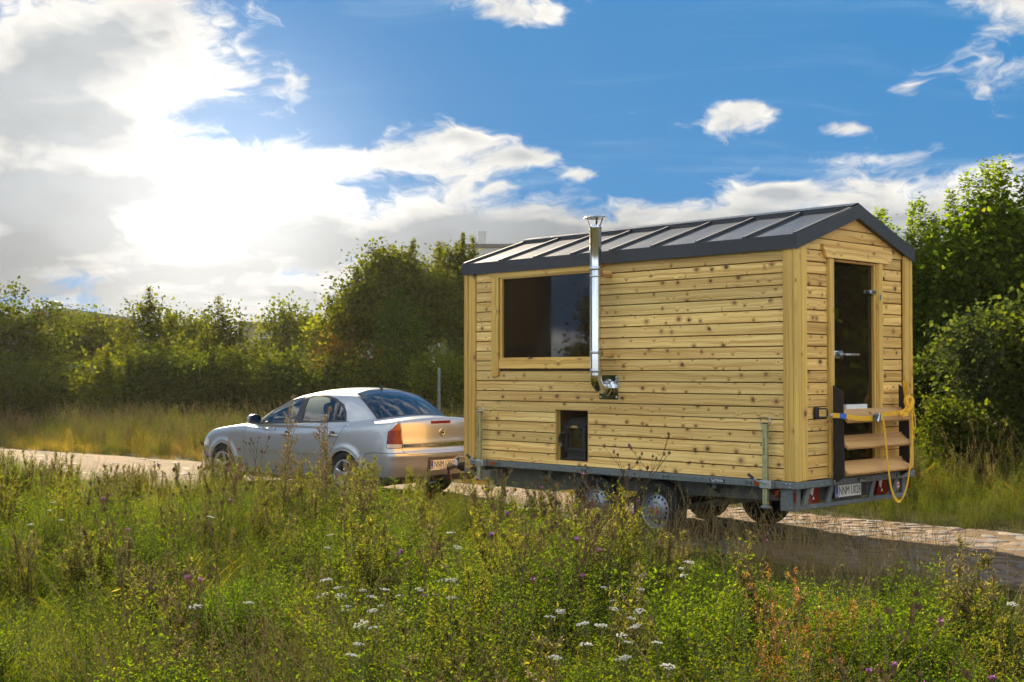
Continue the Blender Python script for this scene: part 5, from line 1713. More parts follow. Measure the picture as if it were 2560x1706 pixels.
# ------------------------------------------------------------------ plants: leaf-sized faces gathered with numpy
def leaf_mat(name, dark, light, dry, translucent=0.66, gloss=0.025, drymix=(0.72, 0.95)):
    m, t, out = new_mat(name)
    at = t.n('ShaderNodeAttribute'); at.attribute_name = 'shade'
    rnd = t.n('ShaderNodeObjectInfo').outputs['Random']
    geo = t.n('ShaderNodeNewGeometry').outputs['Position']
    patch = t.noise(geo, 0.55, 3.0, 0.6)
    s = at.outputs['Fac']
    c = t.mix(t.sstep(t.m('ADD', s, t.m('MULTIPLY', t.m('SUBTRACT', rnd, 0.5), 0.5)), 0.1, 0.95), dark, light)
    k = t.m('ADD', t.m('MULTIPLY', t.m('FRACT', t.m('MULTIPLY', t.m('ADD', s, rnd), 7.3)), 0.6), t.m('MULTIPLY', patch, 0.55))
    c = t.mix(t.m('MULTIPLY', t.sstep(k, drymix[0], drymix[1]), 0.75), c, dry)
    d = t.n('ShaderNodeBsdfDiffuse'); t.l(c, d.inputs[0])
    tr = t.n('ShaderNodeBsdfTranslucent'); t.l(t.mix(1.0, c, (2.25, 2.05, 0.50), 'MULTIPLY'), tr.inputs[0])
    mx = t.n('ShaderNodeMixShader'); mx.inputs[0].default_value = translucent
    t.l(d.outputs[0], mx.inputs[1]); t.l(tr.outputs[0], mx.inputs[2])
    g = t.n('ShaderNodeBsdfGlossy'); g.inputs['Roughness'].default_value = 0.6; g.inputs[0].default_value = (0.9, 0.9, 0.85, 1)
    fr = t.n('ShaderNodeFresnel'); fr.inputs[0].default_value = 1.4
    m2 = t.n('ShaderNodeMixShader'); t.l(t.m('MULTIPLY', fr.outputs[0], gloss), m2.inputs[0]); t.l(mx.outputs[0], m2.inputs[1]); t.l(g.outputs[0], m2.inputs[2])
    t.l(m2.outputs[0], out.inputs[0])
    return m


def stem_mat(name, a, b):
    m, t, out = new_mat(name)
    at = t.n('ShaderNodeAttribute'); at.attribute_name = 'shade'
    c = t.mix(at.outputs['Fac'], a, b)
    princ(t, out, **{'Base Color': c, 'Roughness': 0.8, 'Specular IOR Level': 0.2})
    return m


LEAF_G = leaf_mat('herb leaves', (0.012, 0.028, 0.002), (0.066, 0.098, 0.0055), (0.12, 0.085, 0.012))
LEAF_V = leaf_mat('vivid clover leaves', (0.011, 0.031, 0.002), (0.068, 0.115, 0.0055), (0.11, 0.095, 0.011))
LEAF_GR = leaf_mat('grey mugwort leaves', (0.032, 0.044, 0.011), (0.088, 0.096, 0.024), (0.17, 0.14, 0.06))
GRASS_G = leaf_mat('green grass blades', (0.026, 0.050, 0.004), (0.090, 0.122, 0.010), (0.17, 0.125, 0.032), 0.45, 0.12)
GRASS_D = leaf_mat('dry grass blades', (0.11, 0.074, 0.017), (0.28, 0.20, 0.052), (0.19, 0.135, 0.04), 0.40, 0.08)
RUST = leaf_mat('rusty dock seeds', (0.20, 0.075, 0.015), (0.36, 0.175, 0.03), (0.28, 0.12, 0.03), 0.3, 0.2)
STEM_G = stem_mat('green stems', (0.06, 0.07, 0.02), (0.13, 0.12, 0.035))
STEM_B = stem_mat('brown dry stems', (0.060, 0.036, 0.018), (0.14, 0.085, 0.038))
STEM_T = stem_mat('straw stems', (0.17, 0.110, 0.034), (0.30, 0.205, 0.068))
SEED_B = stem_mat('brown seed heads', (0.070, 0.040, 0.018), (0.20, 0.115, 0.045))
SEED_T = stem_mat('straw seed heads', (0.20, 0.135, 0.048), (0.34, 0.24, 0.09))
PETAL_W = plain('white yarrow florets', (0.66, 0.64, 0.54), 0.8, 0, 0.15, 80)
PETAL_P = plain('purple florets', (0.46, 0.14, 0.42), 0.7, 0, 0.2, 80)
PETAL_Y = plain('yellow florets', (0.75, 0.52, 0.02), 0.7, 0, 0.15, 80)


class PB:
    """quads (leaves, stem strips) with a shade value and a material slot"""
    def __init__(self):
        self.V = []; self.S = []; self.M = []
    def quads(self, Q, shade, mat):
        """Q (n,4,3)"""
        Q = np.asarray(Q, float)
        if len(Q) == 0: return
        self.V.append(Q); self.S.append(np.broadcast_to(np.asarray(shade, float), (len(Q),))); self.M.append(np.full(len(Q), mat))
    def leaves(self, base, direc, length, width, shade, mat, fold=0.25, r=rng):
        n = len(base)
        d = direc / (np.linalg.norm(direc, axis=1)[:, None] + 1e-9)
        up = r.normal(size=(n, 3)) * .55 + np.array([0, 0, 1.0])
        s = np.cross(d, up); s /= np.linalg.norm(s, axis=1)[:, None] + 1e-9
        nn = np.cross(s, d)
        L = np.broadcast_to(length, (n,))[:, None]; W = np.broadcast_to(width, (n,))[:, None]
        mid = base + d * L * .45
        Q = np.stack([base, mid + s * W * .5 + nn * W * fold, base + d * L, mid - s * W * .5 + nn * W * fold], 1)
        self.quads(Q, shade, mat)
    def stem(self, pts, r0, r1, shade, mat):
        """three sided tapered stem"""
        P = np.asarray(pts, float); m = len(P)
        rad = np.linspace(r0, r1, m)
        t = np.gradient(P, axis=0); t /= np.linalg.norm(t, axis=1)[:, None] + 1e-9
        ref = np.array([1.0, 0.13, 0.0]); a = np.cross(t, ref); a /= np.linalg.norm(a, axis=1)[:, None] + 1e-9
        b = np.cross(t, a)
        R = [P + (a * math.cos(q) + b * math.sin(q)) * rad[:, None] for q in (0, 2.094, 4.189)]
        for k in range(3):
            A, B = R[k], R[(k + 1) % 3]
            self.quads(np.stack([A[:-1], B[:-1], B[1:], A[1:]], 1), shade, mat)
    def balls(self, c, r, shade, mat, sq=1.2):
        """small octahedral heads made of four quads top and bottom"""
        c = np.asarray(c, float); n = len(c); r = np.broadcast_to(r, (n,))
        k = 6
        an = np.arange(k) * 2 * np.pi / k
        ring = np.stack([np.cos(an), np.sin(an), np.zeros(k)], 1)
        for i in range(k):
            j = (i + 1) % k
            A, B = c + ring[i] * r[:, None], c + ring[j] * r[:, None]
            T = c + np.array([0, 0, sq]) * r[:, None]; D = c - np.array([0, 0, sq]) * r[:, None]
            self.quads(np.stack([D, B, T, A], 1), shade, mat)
    def mesh(self, name, mats):
        V = np.concatenate(self.V); S = np.concatenate(self.S); M = np.concatenate(self.M)
        n = len(V)
        return np_mesh(name, V.reshape(-1, 3), np.arange(n * 4).reshape(n, 4), mats, False, {'shade': ('FACE', 'FLOAT', S)}, M)


def bent(base, az, lean, h, curve, n=6):
    """polyline of a stem"""
    t = np.linspace(0, 1, n)
    hor = lean * h * t + curve * h * t ** 2
    return np.stack([base[0] + math.cos(az) * hor, base[1] + math.sin(az) * hor, base[2] + h * t * (1 - 0.25 * min(1, abs(curve)) * t)], 1)


def at_s(P, s):
    k = np.clip(s, 0, 1) * (len(P) - 1); i = np.clip(k.astype(int), 0, len(P) - 2); f = (k - i)[:, None]
    return P[i] * (1 - f) + P[i + 1] * f


def herb(seed, stems=15, h=(.32, .62), leaf=(.014, .026), nodes=30, spread=.10, wid=.42, flowers=0, mat=None):
    r = np.random.default_rng(seed); pb = PB()
    for _ in range(stems):
        az = r.uniform(0, 6.283); H = r.uniform(*h)
        b = np.array([r.normal(0, spread), r.normal(0, spread), -.02])
        P = bent(b, az, r.uniform(.05, .38), H, r.uniform(-.05, .30))
        sh = r.random()
        pb.stem(P, .0022, .0010, sh, 1)
        s = np.sort(r.uniform(.12, 1.0, nodes))
        c = at_s(P, s)
        # short side shoots carry the leaflets
        a2 = np.arange(nodes) * 2.4 + r.uniform(0, 6.28)
        ln = r.uniform(.015, .075, nodes) * (1.15 - .7 * s)
        tip = c + np.stack([np.cos(a2) * ln, np.sin(a2) * ln, ln * r.uniform(.1, .9, nodes)], 1)
        for k in range(4):
            f = r.uniform(.35, 1.05, nodes)[:, None]
            base = c + (tip - c) * f
            d = np.stack([np.cos(a2 + r.normal(0, .9, nodes)), np.sin(a2 + r.normal(0, .9, nodes)), r.uniform(-.2, .9, nodes)], 1)
            L = r.uniform(*leaf, nodes) * (1.1 - .35 * s)
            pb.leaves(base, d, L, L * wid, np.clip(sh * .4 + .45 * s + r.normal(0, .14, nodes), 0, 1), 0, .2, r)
        if flowers and r.random() < flowers:
            cc = P[-1] + r.normal(0, .012, (4, 3)); pb.balls(cc, r.uniform(.004, .007, 4), r.random(4), 2)
    return pb.mesh('herb', [mat or LEAF_G, STEM_G, PETAL_Y])


def mug(seed, stems=6, h=(.5, .95), pale=True, spread=.06):
    """mugwort: upright stem with ascending seed spikes"""
    r = np.random.default_rng(seed); pb = PB()
    for _ in range(stems):
        az = r.uniform(0, 6.283); H = r.uniform(*h)
        b = np.array([r.normal(0, spread), r.normal(0, spread), -.02])
        P = bent(b, az, r.uniform(.02, .22), H, r.uniform(0, .12), 8)
        pb.stem(P, .0040, .0014, r.random(), 1)
        for s in np.sort(r.uniform(.22, .97, 20)):
            c = at_s(P, np.array([s]))[0]; a2 = r.uniform(0, 6.283); L = r.uniform(.07, .24) * (1.15 - s * .9)
            B = bent(c, a2, r.uniform(.4, .9), L, -.1, 4)
            pb.stem(B, .0016, .0007, r.random(), 1)
            n = int(10 + L * 130)
            q = at_s(B, r.uniform(.1, 1.05, n)) + r.normal(0, .005, (n, 3))
            pb.leaves(q, r.normal(0, .6, (n, 3)) + np.array([0, 0, .7]), r.uniform(.008, .016, n), r.uniform(.005, .009, n), r.uniform(.3, 1, n), 2 if s > .5 else 0, .2, r)
            k = 7
            q = at_s(B, r.uniform(.0, .6, k)); pb.leaves(q, r.normal(0, 1, (k, 3)), r.uniform(.018, .045, k), r.uniform(.006, .012, k), r.random(k), 0, .2, r)
    return pb.mesh('mugwort', [LEAF_GR, STEM_B, SEED_T if pale else LEAF_GR])


def tuft(seed, n=46, h=(.18, .46), w=(.0025, .0055), spread=.07, dry=False, lean=(.1, .8), wind=0.0):
    r = np.random.default_rng(seed); pb = PB()
    for _ in range(n):
        az = r.uniform(0, 6.283); H = r.uniform(*h)
        b = np.array([r.normal(0, spread), r.normal(0, spread), -.02])
        P = bent(b, az, r.uniform(.0, lean[1] * .5), H, r.uniform(lean[0], lean[1]), 6)
        P[:, 0] += wind * (np.linspace(0, 1, 6) ** 1.5) * H
        W = r.uniform(*w) * np.array([1, 1, .9, .7, .45, .06])
        t = np.gradient(P, axis=0); sd = np.cross(t, np.array([math.cos(az + 1.3), math.sin(az + 1.3), .3])); sd /= np.linalg.norm(sd, axis=1)[:, None] + 1e-9
        A, B = P - sd * W[:, None], P + sd * W[:, None]
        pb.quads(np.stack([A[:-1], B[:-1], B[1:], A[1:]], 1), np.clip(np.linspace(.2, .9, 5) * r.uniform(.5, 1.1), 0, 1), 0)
    return pb.mesh('tuft', [GRASS_D if dry else GRASS_G])


def stalks(seed, n=14, h=(.45, .85), spread=.10, wind=.35):
    """straw stalks with loose seed heads"""
    r = np.random.default_rng(seed); pb = PB()
    for _ in range(n):
        az = r.uniform(0, 6.283); H = r.uniform(*h)
        b = np.array([r.normal(0, spread), r.normal(0, spread), -.02])
        P = bent(b, az, r.uniform(.0, .25), H, r.uniform(.0, .15), 7)
        P[:, 0] += wind * r.uniform(.4, 1.2) * (np.linspace(0, 1, 7) ** 1.3) * H
        sh = r.random()
        pb.stem(P, .0016, .0008, sh, 0)
        k = 34
        s = r.uniform(.80, 1.0, k); q = at_s(P, s)
        pb.leaves(q, np.stack([r.normal(.25, .3, k), r.normal(0, .3, k), r.uniform(.5, 1.2, k)], 1), r.uniform(.008, .018, k), r.uniform(.002, .0042, k), r.uniform(.3, 1, k), 1, .1, r)
    for _ in range(10):
        az = r.uniform(0, 6.283); P = bent(np.array([r.normal(0, spread), r.normal(0, spread), -.02]), az, .3, r.uniform(.12, .3), r.uniform(.2, .9), 5)
        pb.stem(P, .0016, .0004, r.random(), 0)
    return pb.mesh('stalks', [STEM_T, SEED_T])


def knapweed(seed, h=.8, heads=26, purple=3, lean=.15, az0=0.0, spread=1.0):
    """branched dry stem with brown globe heads, a few still purple; returns stem mesh, head mesh, flower mesh"""
    r = np.random.default_rng(seed); st = PB(); hd = PB(); fl = PB()
    P = bent(np.array([0, 0, -.03]), az0, lean, h, .05, 9)
    st.stem(P, .0058, .0022, .5, 0)
    tips = [P[-1]]
    nb = max(5, heads // 3)
    for i in range(nb):
        s = .35 + .6 * (i + r.random()) / nb
        c = at_s(P, np.array([s]))[0]; a2 = i * 2.4 + r.uniform(-.5, .5); L = h * r.uniform(.16, .38) * (1.25 - s) * 1.5 * spread
        B = bent(c, a2, r.uniform(.5, 1.0), L, -.15, 6)
        st.stem(B, .0024, .0010, r.random(), 0); tips.append(B[-1])
        for _ in range(2):
            c2 = at_s(B, np.array([r.uniform(.4, .85)]))[0]
            C = bent(c2, a2 + r.uniform(-1.2, 1.2), r.uniform(.4, 1.0), L * r.uniform(.3, .6), 0, 4)
            st.stem(C, .0016, .0008, r.random(), 0); tips.append(C[-1])
    n = 26
    q = at_s(P, r.uniform(.05, .75, n)); st.leaves(q, r.normal(0, 1, (n, 3)), r.uniform(.02, .06, n), r.uniform(.005, .010, n), r.random(n), 1, .2, r)
    tips = np.array(tips[:heads])
    hd.balls(tips, r.uniform(.0085, .0135, len(tips)), r.random(len(tips)), 0, 1.25)
    for tp in tips:
        k = 7; a = r.uniform(0, 6.28, k)
        hd.leaves(np.repeat(tp[None], k, 0) + np.array([0, 0, .007]), np.stack([np.cos(a), np.sin(a), r.uniform(.6, 1.5, k)], 1), r.uniform(.006, .012, k), .003, r.random(k), 0, .1, r)
    m_st, m_hd = st.mesh('stem', [STEM_B, LEAF_GR]), hd.mesh('seed_heads', [SEED_B])
    m_fl = None
    if purple:
        for tp in tips[r.choice(len(tips), min(purple, len(tips)), False)]:
            k = 22; a = r.uniform(0, 6.28, k)
            fl.leaves(np.repeat(tp[None], k, 0) + np.array([0, 0, .006]), np.stack([np.cos(a), np.sin(a), r.uniform(.3, 1.6, k)], 1), r.uniform(.014, .022, k), .0045, r.random(k), 0, .1, r)
        m_fl = fl.mesh('flower_heads', [PETAL_P])
    return m_st, m_hd, m_fl


# ---- scatter: one object of kind stuff draws many small plants
def lib_collection(name, meshes):
    c = bpy.data.collections.new(name)
    for i, me in enumerate(meshes):
        o = bpy.data.objects.new('%s_%02d' % (name, i), me)
        c.objects.link(o)
    return c


def scatter(name, coll, pts, idx, scale, rz, tilt, label, cat):
    n = len(pts)
    me = bpy.data.meshes.new(name)
    me.vertices.add(n); me.vertices.foreach_set('co', np.asarray(pts, np.float32).ravel())
    for an, typ, dat in (('pick', 'INT', idx), ('size', 'FLOAT', scale), ('turn', 'FLOAT_VECTOR', np.stack([tilt[:, 0], tilt[:, 1], rz], 1))):
        a = me.attributes.new(an, typ, 'POINT')
        a.data.foreach_set('vector' if typ == 'FLOAT_VECTOR' else 'value', np.asarray(dat, np.int32 if typ == 'INT' else np.float32).ravel())
    o = link_mesh(name, me)
    g = bpy.data.node_groups.new(name, 'GeometryNodeTree')
    g.interface.new_socket('Geometry', in_out='INPUT', socket_type='NodeSocketGeometry')
    g.interface.new_socket('Geometry', in_out='OUTPUT', socket_type='NodeSocketGeometry')
    gi, go = g.nodes.new('NodeGroupInput'), g.nodes.new('NodeGroupOutput')
    ip = g.nodes.new('GeometryNodeInstanceOnPoints'); ci = g.nodes.new('GeometryNodeCollectionInfo')
    ci.inputs['Collection'].default_value = coll; ci.inputs['Separate Children'].default_value = True; ci.inputs['Reset Children'].default_value = True
    def attr(nm, typ):
        a = g.nodes.new('GeometryNodeInputNamedAttribute'); a.data_type = typ; a.inputs['Name'].default_value = nm
        return next(s for s in a.outputs if s.name == 'Attribute' and s.enabled)
    g.links.new(gi.outputs[0], ip.inputs['Points']); g.links.new(ci.outputs[0], ip.inputs['Instance'])
    ip.inputs['Pick Instance'].default_value = True
    g.links.new(attr('pick', 'INT'), ip.inputs['Instance Index'])
    e2r = g.nodes.new('FunctionNodeEulerToRotation'); g.links.new(attr('turn', 'FLOAT_VECTOR'), e2r.inputs[0]); g.links.new(e2r.outputs[0], ip.inputs['Rotation'])
    g.links.new(attr('size', 'FLOAT'), ip.inputs['Scale'])
    g.links.new(ip.outputs[0], go.inputs[0])
    md = o.modifiers.new('scatter', 'NODES'); md.node_group = g
    tag(o, label, cat, kind='stuff')
    return o


def field(n, seed, x0, x1, y0, y1, keep):
    """random points of the picture's wedge where keep(x, y, off) is true"""
    r = np.random.default_rng(seed)
    P = np.stack([r.uniform(x0, x1, n), r.uniform(y0, y1, n)], 1)
    vis = (np.abs(P[:, 0]) < .455 * P[:, 1] + 2.1)
    P = P[vis]
    off, arc = road_uv(P)
    k = keep(P[:, 0], P[:, 1], off, r.random(len(P)))
    P = P[k]
    return np.stack([P[:, 0], P[:, 1], ground_z(P[:, 0], P[:, 1])], 1), off[k], r


def emit(name, meshes, pts, r, smin, smax, label, cat, weights=None, tilt=.08, factor=None):
    n = len(pts)
    idx = r.choice(len(meshes), n, p=weights)
    sc = r.uniform(smin, smax, n)
    if factor is not None: sc = sc * factor
    return scatter(name, lib_collection(name + '_source', meshes), pts, idx, sc, r.uniform(0, 6.283, n), r.normal(0, tilt, (n, 2)), label, cat)


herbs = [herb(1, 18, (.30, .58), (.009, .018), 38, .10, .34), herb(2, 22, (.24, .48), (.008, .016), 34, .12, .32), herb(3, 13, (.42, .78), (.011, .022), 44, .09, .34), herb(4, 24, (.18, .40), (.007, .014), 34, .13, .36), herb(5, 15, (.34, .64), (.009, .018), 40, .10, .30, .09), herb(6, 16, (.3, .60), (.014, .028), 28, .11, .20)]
mugs = [mug(11), mug(12, 5, (.45, .8)), mug(13, 7, (.55, .9), False)]
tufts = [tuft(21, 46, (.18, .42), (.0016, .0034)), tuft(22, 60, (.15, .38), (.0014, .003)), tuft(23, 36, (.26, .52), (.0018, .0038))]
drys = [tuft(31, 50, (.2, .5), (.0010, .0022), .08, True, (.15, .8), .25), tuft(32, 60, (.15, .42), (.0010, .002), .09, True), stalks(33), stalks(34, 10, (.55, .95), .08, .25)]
twigs = [mug(41, 5, (.45, .75), True, .09), stalks(42, 9, (.4, .7), .12, .15)]


def lump(x, y):
    """tussocks and hollows of the near meadow"""
    a = vnoise(x * 1.05 + 11, y * 1.05 + 5, 21); b = vnoise(x * .42 + 2, y * .42 + 8, 22)
    return np.clip(.08 + 1.25 * a + .50 * b, .28, 1.40)


def edge_fade(x, off):
    """plants shrink towards the track; on the left they crowd up to it"""
    lo = np.where(x < -4.6, .40, np.where(x < .9, .62, .15))
    return np.clip(lo + np.where(x < -4.6, .16, np.where(x < .9, .42, .20)) * (np.abs(off) - 1.55), lo, 1.0)


pts, off, r = field(19000, 101, -13, 9, 3.0, 26, lambda x, y, o, q: (o < -1.55) & (q < np.where(y < 9, .50, .42)) & (np.hypot(x, y) > 3.1))
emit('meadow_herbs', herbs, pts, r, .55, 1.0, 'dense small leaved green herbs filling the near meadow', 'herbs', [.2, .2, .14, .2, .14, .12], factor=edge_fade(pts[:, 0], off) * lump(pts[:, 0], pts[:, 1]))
# bushy clumps rise out of the herbs
leafy = [herb(51, 16, (.36, .60), (.011, .021), 40, .09, .46, 0, LEAF_V), herb(52, 20, (.30, .52), (.010, .018), 38, .11, .50, .05, LEAF_V), herb(53, 14, (.42, .70), (.013, .025), 40, .08, .40, 0, LEAF_V)]
cen, offc, rc = field(900, 120, -9, 7, 3.3, 17, lambda x, y, o, q: (o < np.where(x > .8, -2.9, -2.0)) & (q < .26) & (np.hypot(x, y) > 3.4))
P_, S_c = [], []
for c_ in cen:
    k = int(rc.integers(7, 16)); R_ = rc.uniform(.16, .42)
    d_ = rc.normal(0, R_ * .6, (k, 2)); top_ = rc.uniform(.85, 1.25)
    P_.append(c_[None, :2] + d_); S_c.append(top_ * np.exp(-(d_ ** 2).sum(1) / (2 * R_ ** 2)) * rc.uniform(.85, 1.1, k))
P_ = np.concatenate(P_); S_c = np.clip(np.concatenate(S_c), .35, 1.35)
o_c, _ = road_uv(P_); k_ = (o_c < -1.6) & (np.hypot(P_[:, 0], P_[:, 1]) > 3.2)
P_, S_c, o_c = P_[k_], S_c[k_], o_c[k_]
emit('leafy_clumps', leafy, np.stack([P_[:, 0], P_[:, 1], ground_z(P_[:, 0], P_[:, 1])], 1), rc, .95, 1.05, 'bushy bright green clover clumps across the near meadow', 'herbs', factor=S_c * np.clip(edge_fade(P_[:, 0], o_c) * 1.2, .3, 1))
pts, off, r = field(9000, 102, -14, 9, 3.0, 27, lambda x, y, o, q: (o < -1.45) & (q < .26) & (np.hypot(x, y) > 4.2))
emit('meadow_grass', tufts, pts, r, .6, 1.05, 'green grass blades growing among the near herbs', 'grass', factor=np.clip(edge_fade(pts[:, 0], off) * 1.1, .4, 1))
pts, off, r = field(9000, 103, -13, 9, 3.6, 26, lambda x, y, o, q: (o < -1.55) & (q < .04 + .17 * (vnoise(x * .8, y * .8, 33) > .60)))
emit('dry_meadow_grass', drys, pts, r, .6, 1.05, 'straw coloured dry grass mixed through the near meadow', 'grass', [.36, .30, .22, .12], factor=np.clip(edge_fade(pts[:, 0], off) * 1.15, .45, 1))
pts, off, r = field(6000, 104, -12, 5, 4.5, 22, lambda x, y, o, q: (o < -1.7) & (q < np.where((x < 1.3) & (y > 8), .20, .075)))
emit('mugwort_stands', mugs + twigs, pts, r, .55, 1.0, 'grey green mugwort and dry brown twigs standing through the near meadow', 'weeds', [.26, .22, .16, .24, .12], factor=np.clip(edge_fade(pts[:, 0], off) * 1.2, .4, 1))
# straw stalks along the verge under the trailer's tail
pts, off, r = field(5200, 105, .6, 5.5, 7.6, 13.2, lambda x, y, o, q: (o < -1.58) & (o > -3.3) & (q < .13) & (x < 3.2))
emit('verge_stalks', drys[2:], pts, r, .45, .85, 'pale straw stalks leaning over the verge beside the rear wheels', 'grass')

# a swath of straw laid over to the right in the left foreground
pts, off, r = field(1500, 106, -1.9, -.2, 4.9, 6.9, lambda x, y, o, q: (q < .055))
emit('flattened_straw', drys[2:], pts, r, .55, .85, 'swath of golden straw laid over in the left centre foreground', 'grass', tilt=.35)

# far side of the track
pts, off, r = field(36000, 111, -26, 14, 12, 37, lambda x, y, o, q: (o > 1.55) & (q < np.where(x < 2.5, .46, np.where(o < 3.2, .06, .16))))
emit('far_dry_grass', drys + [tufts[2]], pts, r, .85, 1.30, 'golden dry grass on the far side of the track', 'grass', [.30, .22, .22, .14, .12], factor=np.clip(.40 + .35 * (off - 1.5), .40, 1.0))
pts, off, r = field(15000, 112, -24, 14, 12, 35, lambda x, y, o, q: (o > 1.58) & (q < np.where(x > 2.0, np.where(o < 3.4, .95, .75), .40)))
emit('far_herbs', herbs[:5], pts, r, .8, 1.3, 'green herbs growing beyond the track', 'herbs', factor=np.clip(.42 + .30 * (off - 1.5), .42, 1.15))
pts, off, r = field(7000, 113, -22, 14, 12, 34, lambda x, y, o, q: (o > 2.4) & (q < np.where(x > 2.5, np.where(o > 3.4, .34, .05), .18)))
emit('far_mugwort', mugs + twigs, pts, r, .70, 1.10, 'dry mugwort standing in the far meadow', 'weeds')

# ------------------------------------------------------------------ trees and shrubs
def tree_leaf(name, dark, light, dry, tl=0.5):
    return leaf_mat(name, dark, light, dry, tl, 0.02, (0.86, 1.05))


TL_DARK = tree_leaf('dark shrub foliage', (0.018, 0.030, 0.007), (0.052, 0.070, 0.011), (0.09, 0.08, 0.02))
TL_OLIVE = tree_leaf('olive tree foliage', (0.024, 0.036, 0.006), (0.076, 0.092, 0.009), (0.11, 0.09, 0.014))
TL_LIGHT = tree_leaf('light tree foliage', (0.034, 0.052, 0.007), (0.110, 0.128, 0.012), (0.14, 0.12, 0.017), 0.55)
TL_MAPLE = tree_leaf('maple foliage', (0.024, 0.050, 0.005), (0.100, 0.150, 0.009), (0.17, 0.16, 0.015), 0.55)
TL_GREY = tree_leaf('grey green shrub foliage', (0.022, 0.036, 0.016), (0.062, 0.085, 0.034), (0.075, 0.085, 0.035), 0.35)
TL_RED = tree_leaf('reddish hedge foliage', (0.060, 0.040, 0.014), (0.16, 0.085, 0.022), (0.18, 0.08, 0.02))
BARK, t, out = new_mat('tree bark')
tc = t.n('ShaderNodeTexCoord').outputs['Object']
n1 = t.noise(t.vm('MULTIPLY', tc, (6.0, 6.0, 1.5)), 3.0, 5.0, 0.65)
b = princ(t, out, **{'Base Color': t.mix(n1, (0.035, 0.026, 0.018), (0.11, 0.085, 0.06)), 'Roughness': 0.9, 'Specular IOR Level': 0.15})
t.l(bump(t, n1, 0.6, 0.03), b.inputs['Normal'])


def img_xy(px, D):
    return (px - 1280) / 3171.0 * D


def img_z(py, D):
    return CAM_Z + (931 - py) / 3171.0 * D


def make_tree(name, label, cat, loc, blobs, spires, leaf, mat, seed, count, sig=.20, trunk=.07, group=None):
    """blobs: (x, y, z, rx, ry, rz) local crown volumes; spires: (x, y, z0, x1, y1, z1, r) upright shoots"""
    r = np.random.default_rng(seed)
    root = empty(name, loc)
    tag(root, label, cat, group)
    cl, vol = [], []
    vols = np.array([b[3] * b[4] * b[5] for b in blobs]) ** .8
    count = int(count * 1.6)
    ncl = max(40, int(count / 60))
    for b, w in zip(blobs, vols / vols.sum()):
        k = max(6, int(ncl * w))
        d = r.normal(size=(k, 3)); d /= np.linalg.norm(d, axis=1)[:, None]
        rad = r.uniform(.12, 1.0, k) ** .6
        lump = 1 + .22 * np.sin(d[:, 0] * 5 + seed) * np.cos(d[:, 2] * 4 + seed * 2)
        c = np.array(b[:3]) + d * rad[:, None] * lump[:, None] * np.array(b[3:6])
        cl.append(c)
    cl = np.concatenate(cl); cl = cl[cl[:, 2] > .12]
    pb = PB()
    per = count // len(cl) + 1
    s_ = sig * r.uniform(.6, 1.35, len(cl))
    cen = np.repeat(cl, per, 0); sg = np.repeat(s_, per)
    pos = cen + r.normal(size=cen.shape) * sg[:, None] * np.array([1, 1, .72])
    n = len(pos)
    L = r.uniform(.65, 1.35, n) * leaf * 1.18
    d = r.normal(size=(n, 3)) * .8 + (pos - cen) * 2.2 + np.array([0, 0, -.25])
    shade = np.clip(np.repeat(r.uniform(.1, .8, len(cl)), per) + r.normal(0, .18, n), 0, 1)
    pos[:, 2] = np.maximum(pos[:, 2], .04)
    pb.leaves(pos, d, L, L * r.uniform(.65, .95, n), shade, 0, .18, r)
    wood_ = PB()
    for sx, sy, z0, ex, ey, z1, rr in spires:
        m = int(max(60, (z1 - z0) * 420))
        t = r.uniform(0, 1, m) ** .85
        ax = np.stack([sx + (ex - sx) * t, sy + (ey - sy) * t, z0 + (z1 - z0) * t], 1)
        q = ax + r.normal(size=(m, 3)) * (rr * (1.15 - .75 * t))[:, None]
        Ls = leaf * r.uniform(.8, 1.4, m) * (1.1 - .45 * t)
        a = r.uniform(0, 6.28, m)
        pb.leaves(q, np.stack([np.cos(a), np.sin(a), r.uniform(-.5, .6, m)], 1), Ls, Ls * .75, np.clip(.55 + .4 * t + r.normal(0, .15, m), 0, 1), 0, .15, r)
        P = np.stack([np.linspace(sx, ex, 6), np.linspace(sy, ey, 6), np.linspace(z0 - .3, z1 - .06, 6)], 1)
        wood_.stem(P, .012, .003, .4, 0)
    # trunk and limbs
    zc = max(.3, min(b[2] for b in blobs))
    top = max(b[2] + b[5] * .6 for b in blobs)
    mx = np.array([np.mean([b[0] for b in blobs]), np.mean([b[1] for b in blobs])])
    tr = MB()
    nseg = 7
    tp = [(mx[0] * (i / nseg) + r.normal(0, .03), mx[1] * (i / nseg) + r.normal(0, .03), -.15 + (top + .1) * i / nseg) for i in range(nseg + 1)]
    tr.tube(tp, [trunk * (1.15 - .95 * i / nseg) for i in range(nseg + 1)], 8)
    sel = cl[r.choice(len(cl), min(22, len(cl)), False)]
    for c in sel:
        i = int(np.clip((c[2] * .55) / (top + .1) * nseg, 0, nseg - 1)); s = Vector(tp[i]); e = Vector(c)
        mid = (s + e) / 2 + Vector((r.normal(0, .1), r.normal(0, .1), .12 * (e - s).length))
        q = trunk * (1.1 - .9 * i / nseg) * .5
        tr.tube([s, mid, e], [q, q * .6, .006], 5)
    tr.build('trunk', BARK, root, smooth='all')
    if spires:
        link_mesh('shoots', wood_.mesh('shoots', [STEM_B]), root)
    link_mesh('crown', pb.mesh('crown', [mat]), root)
    return root


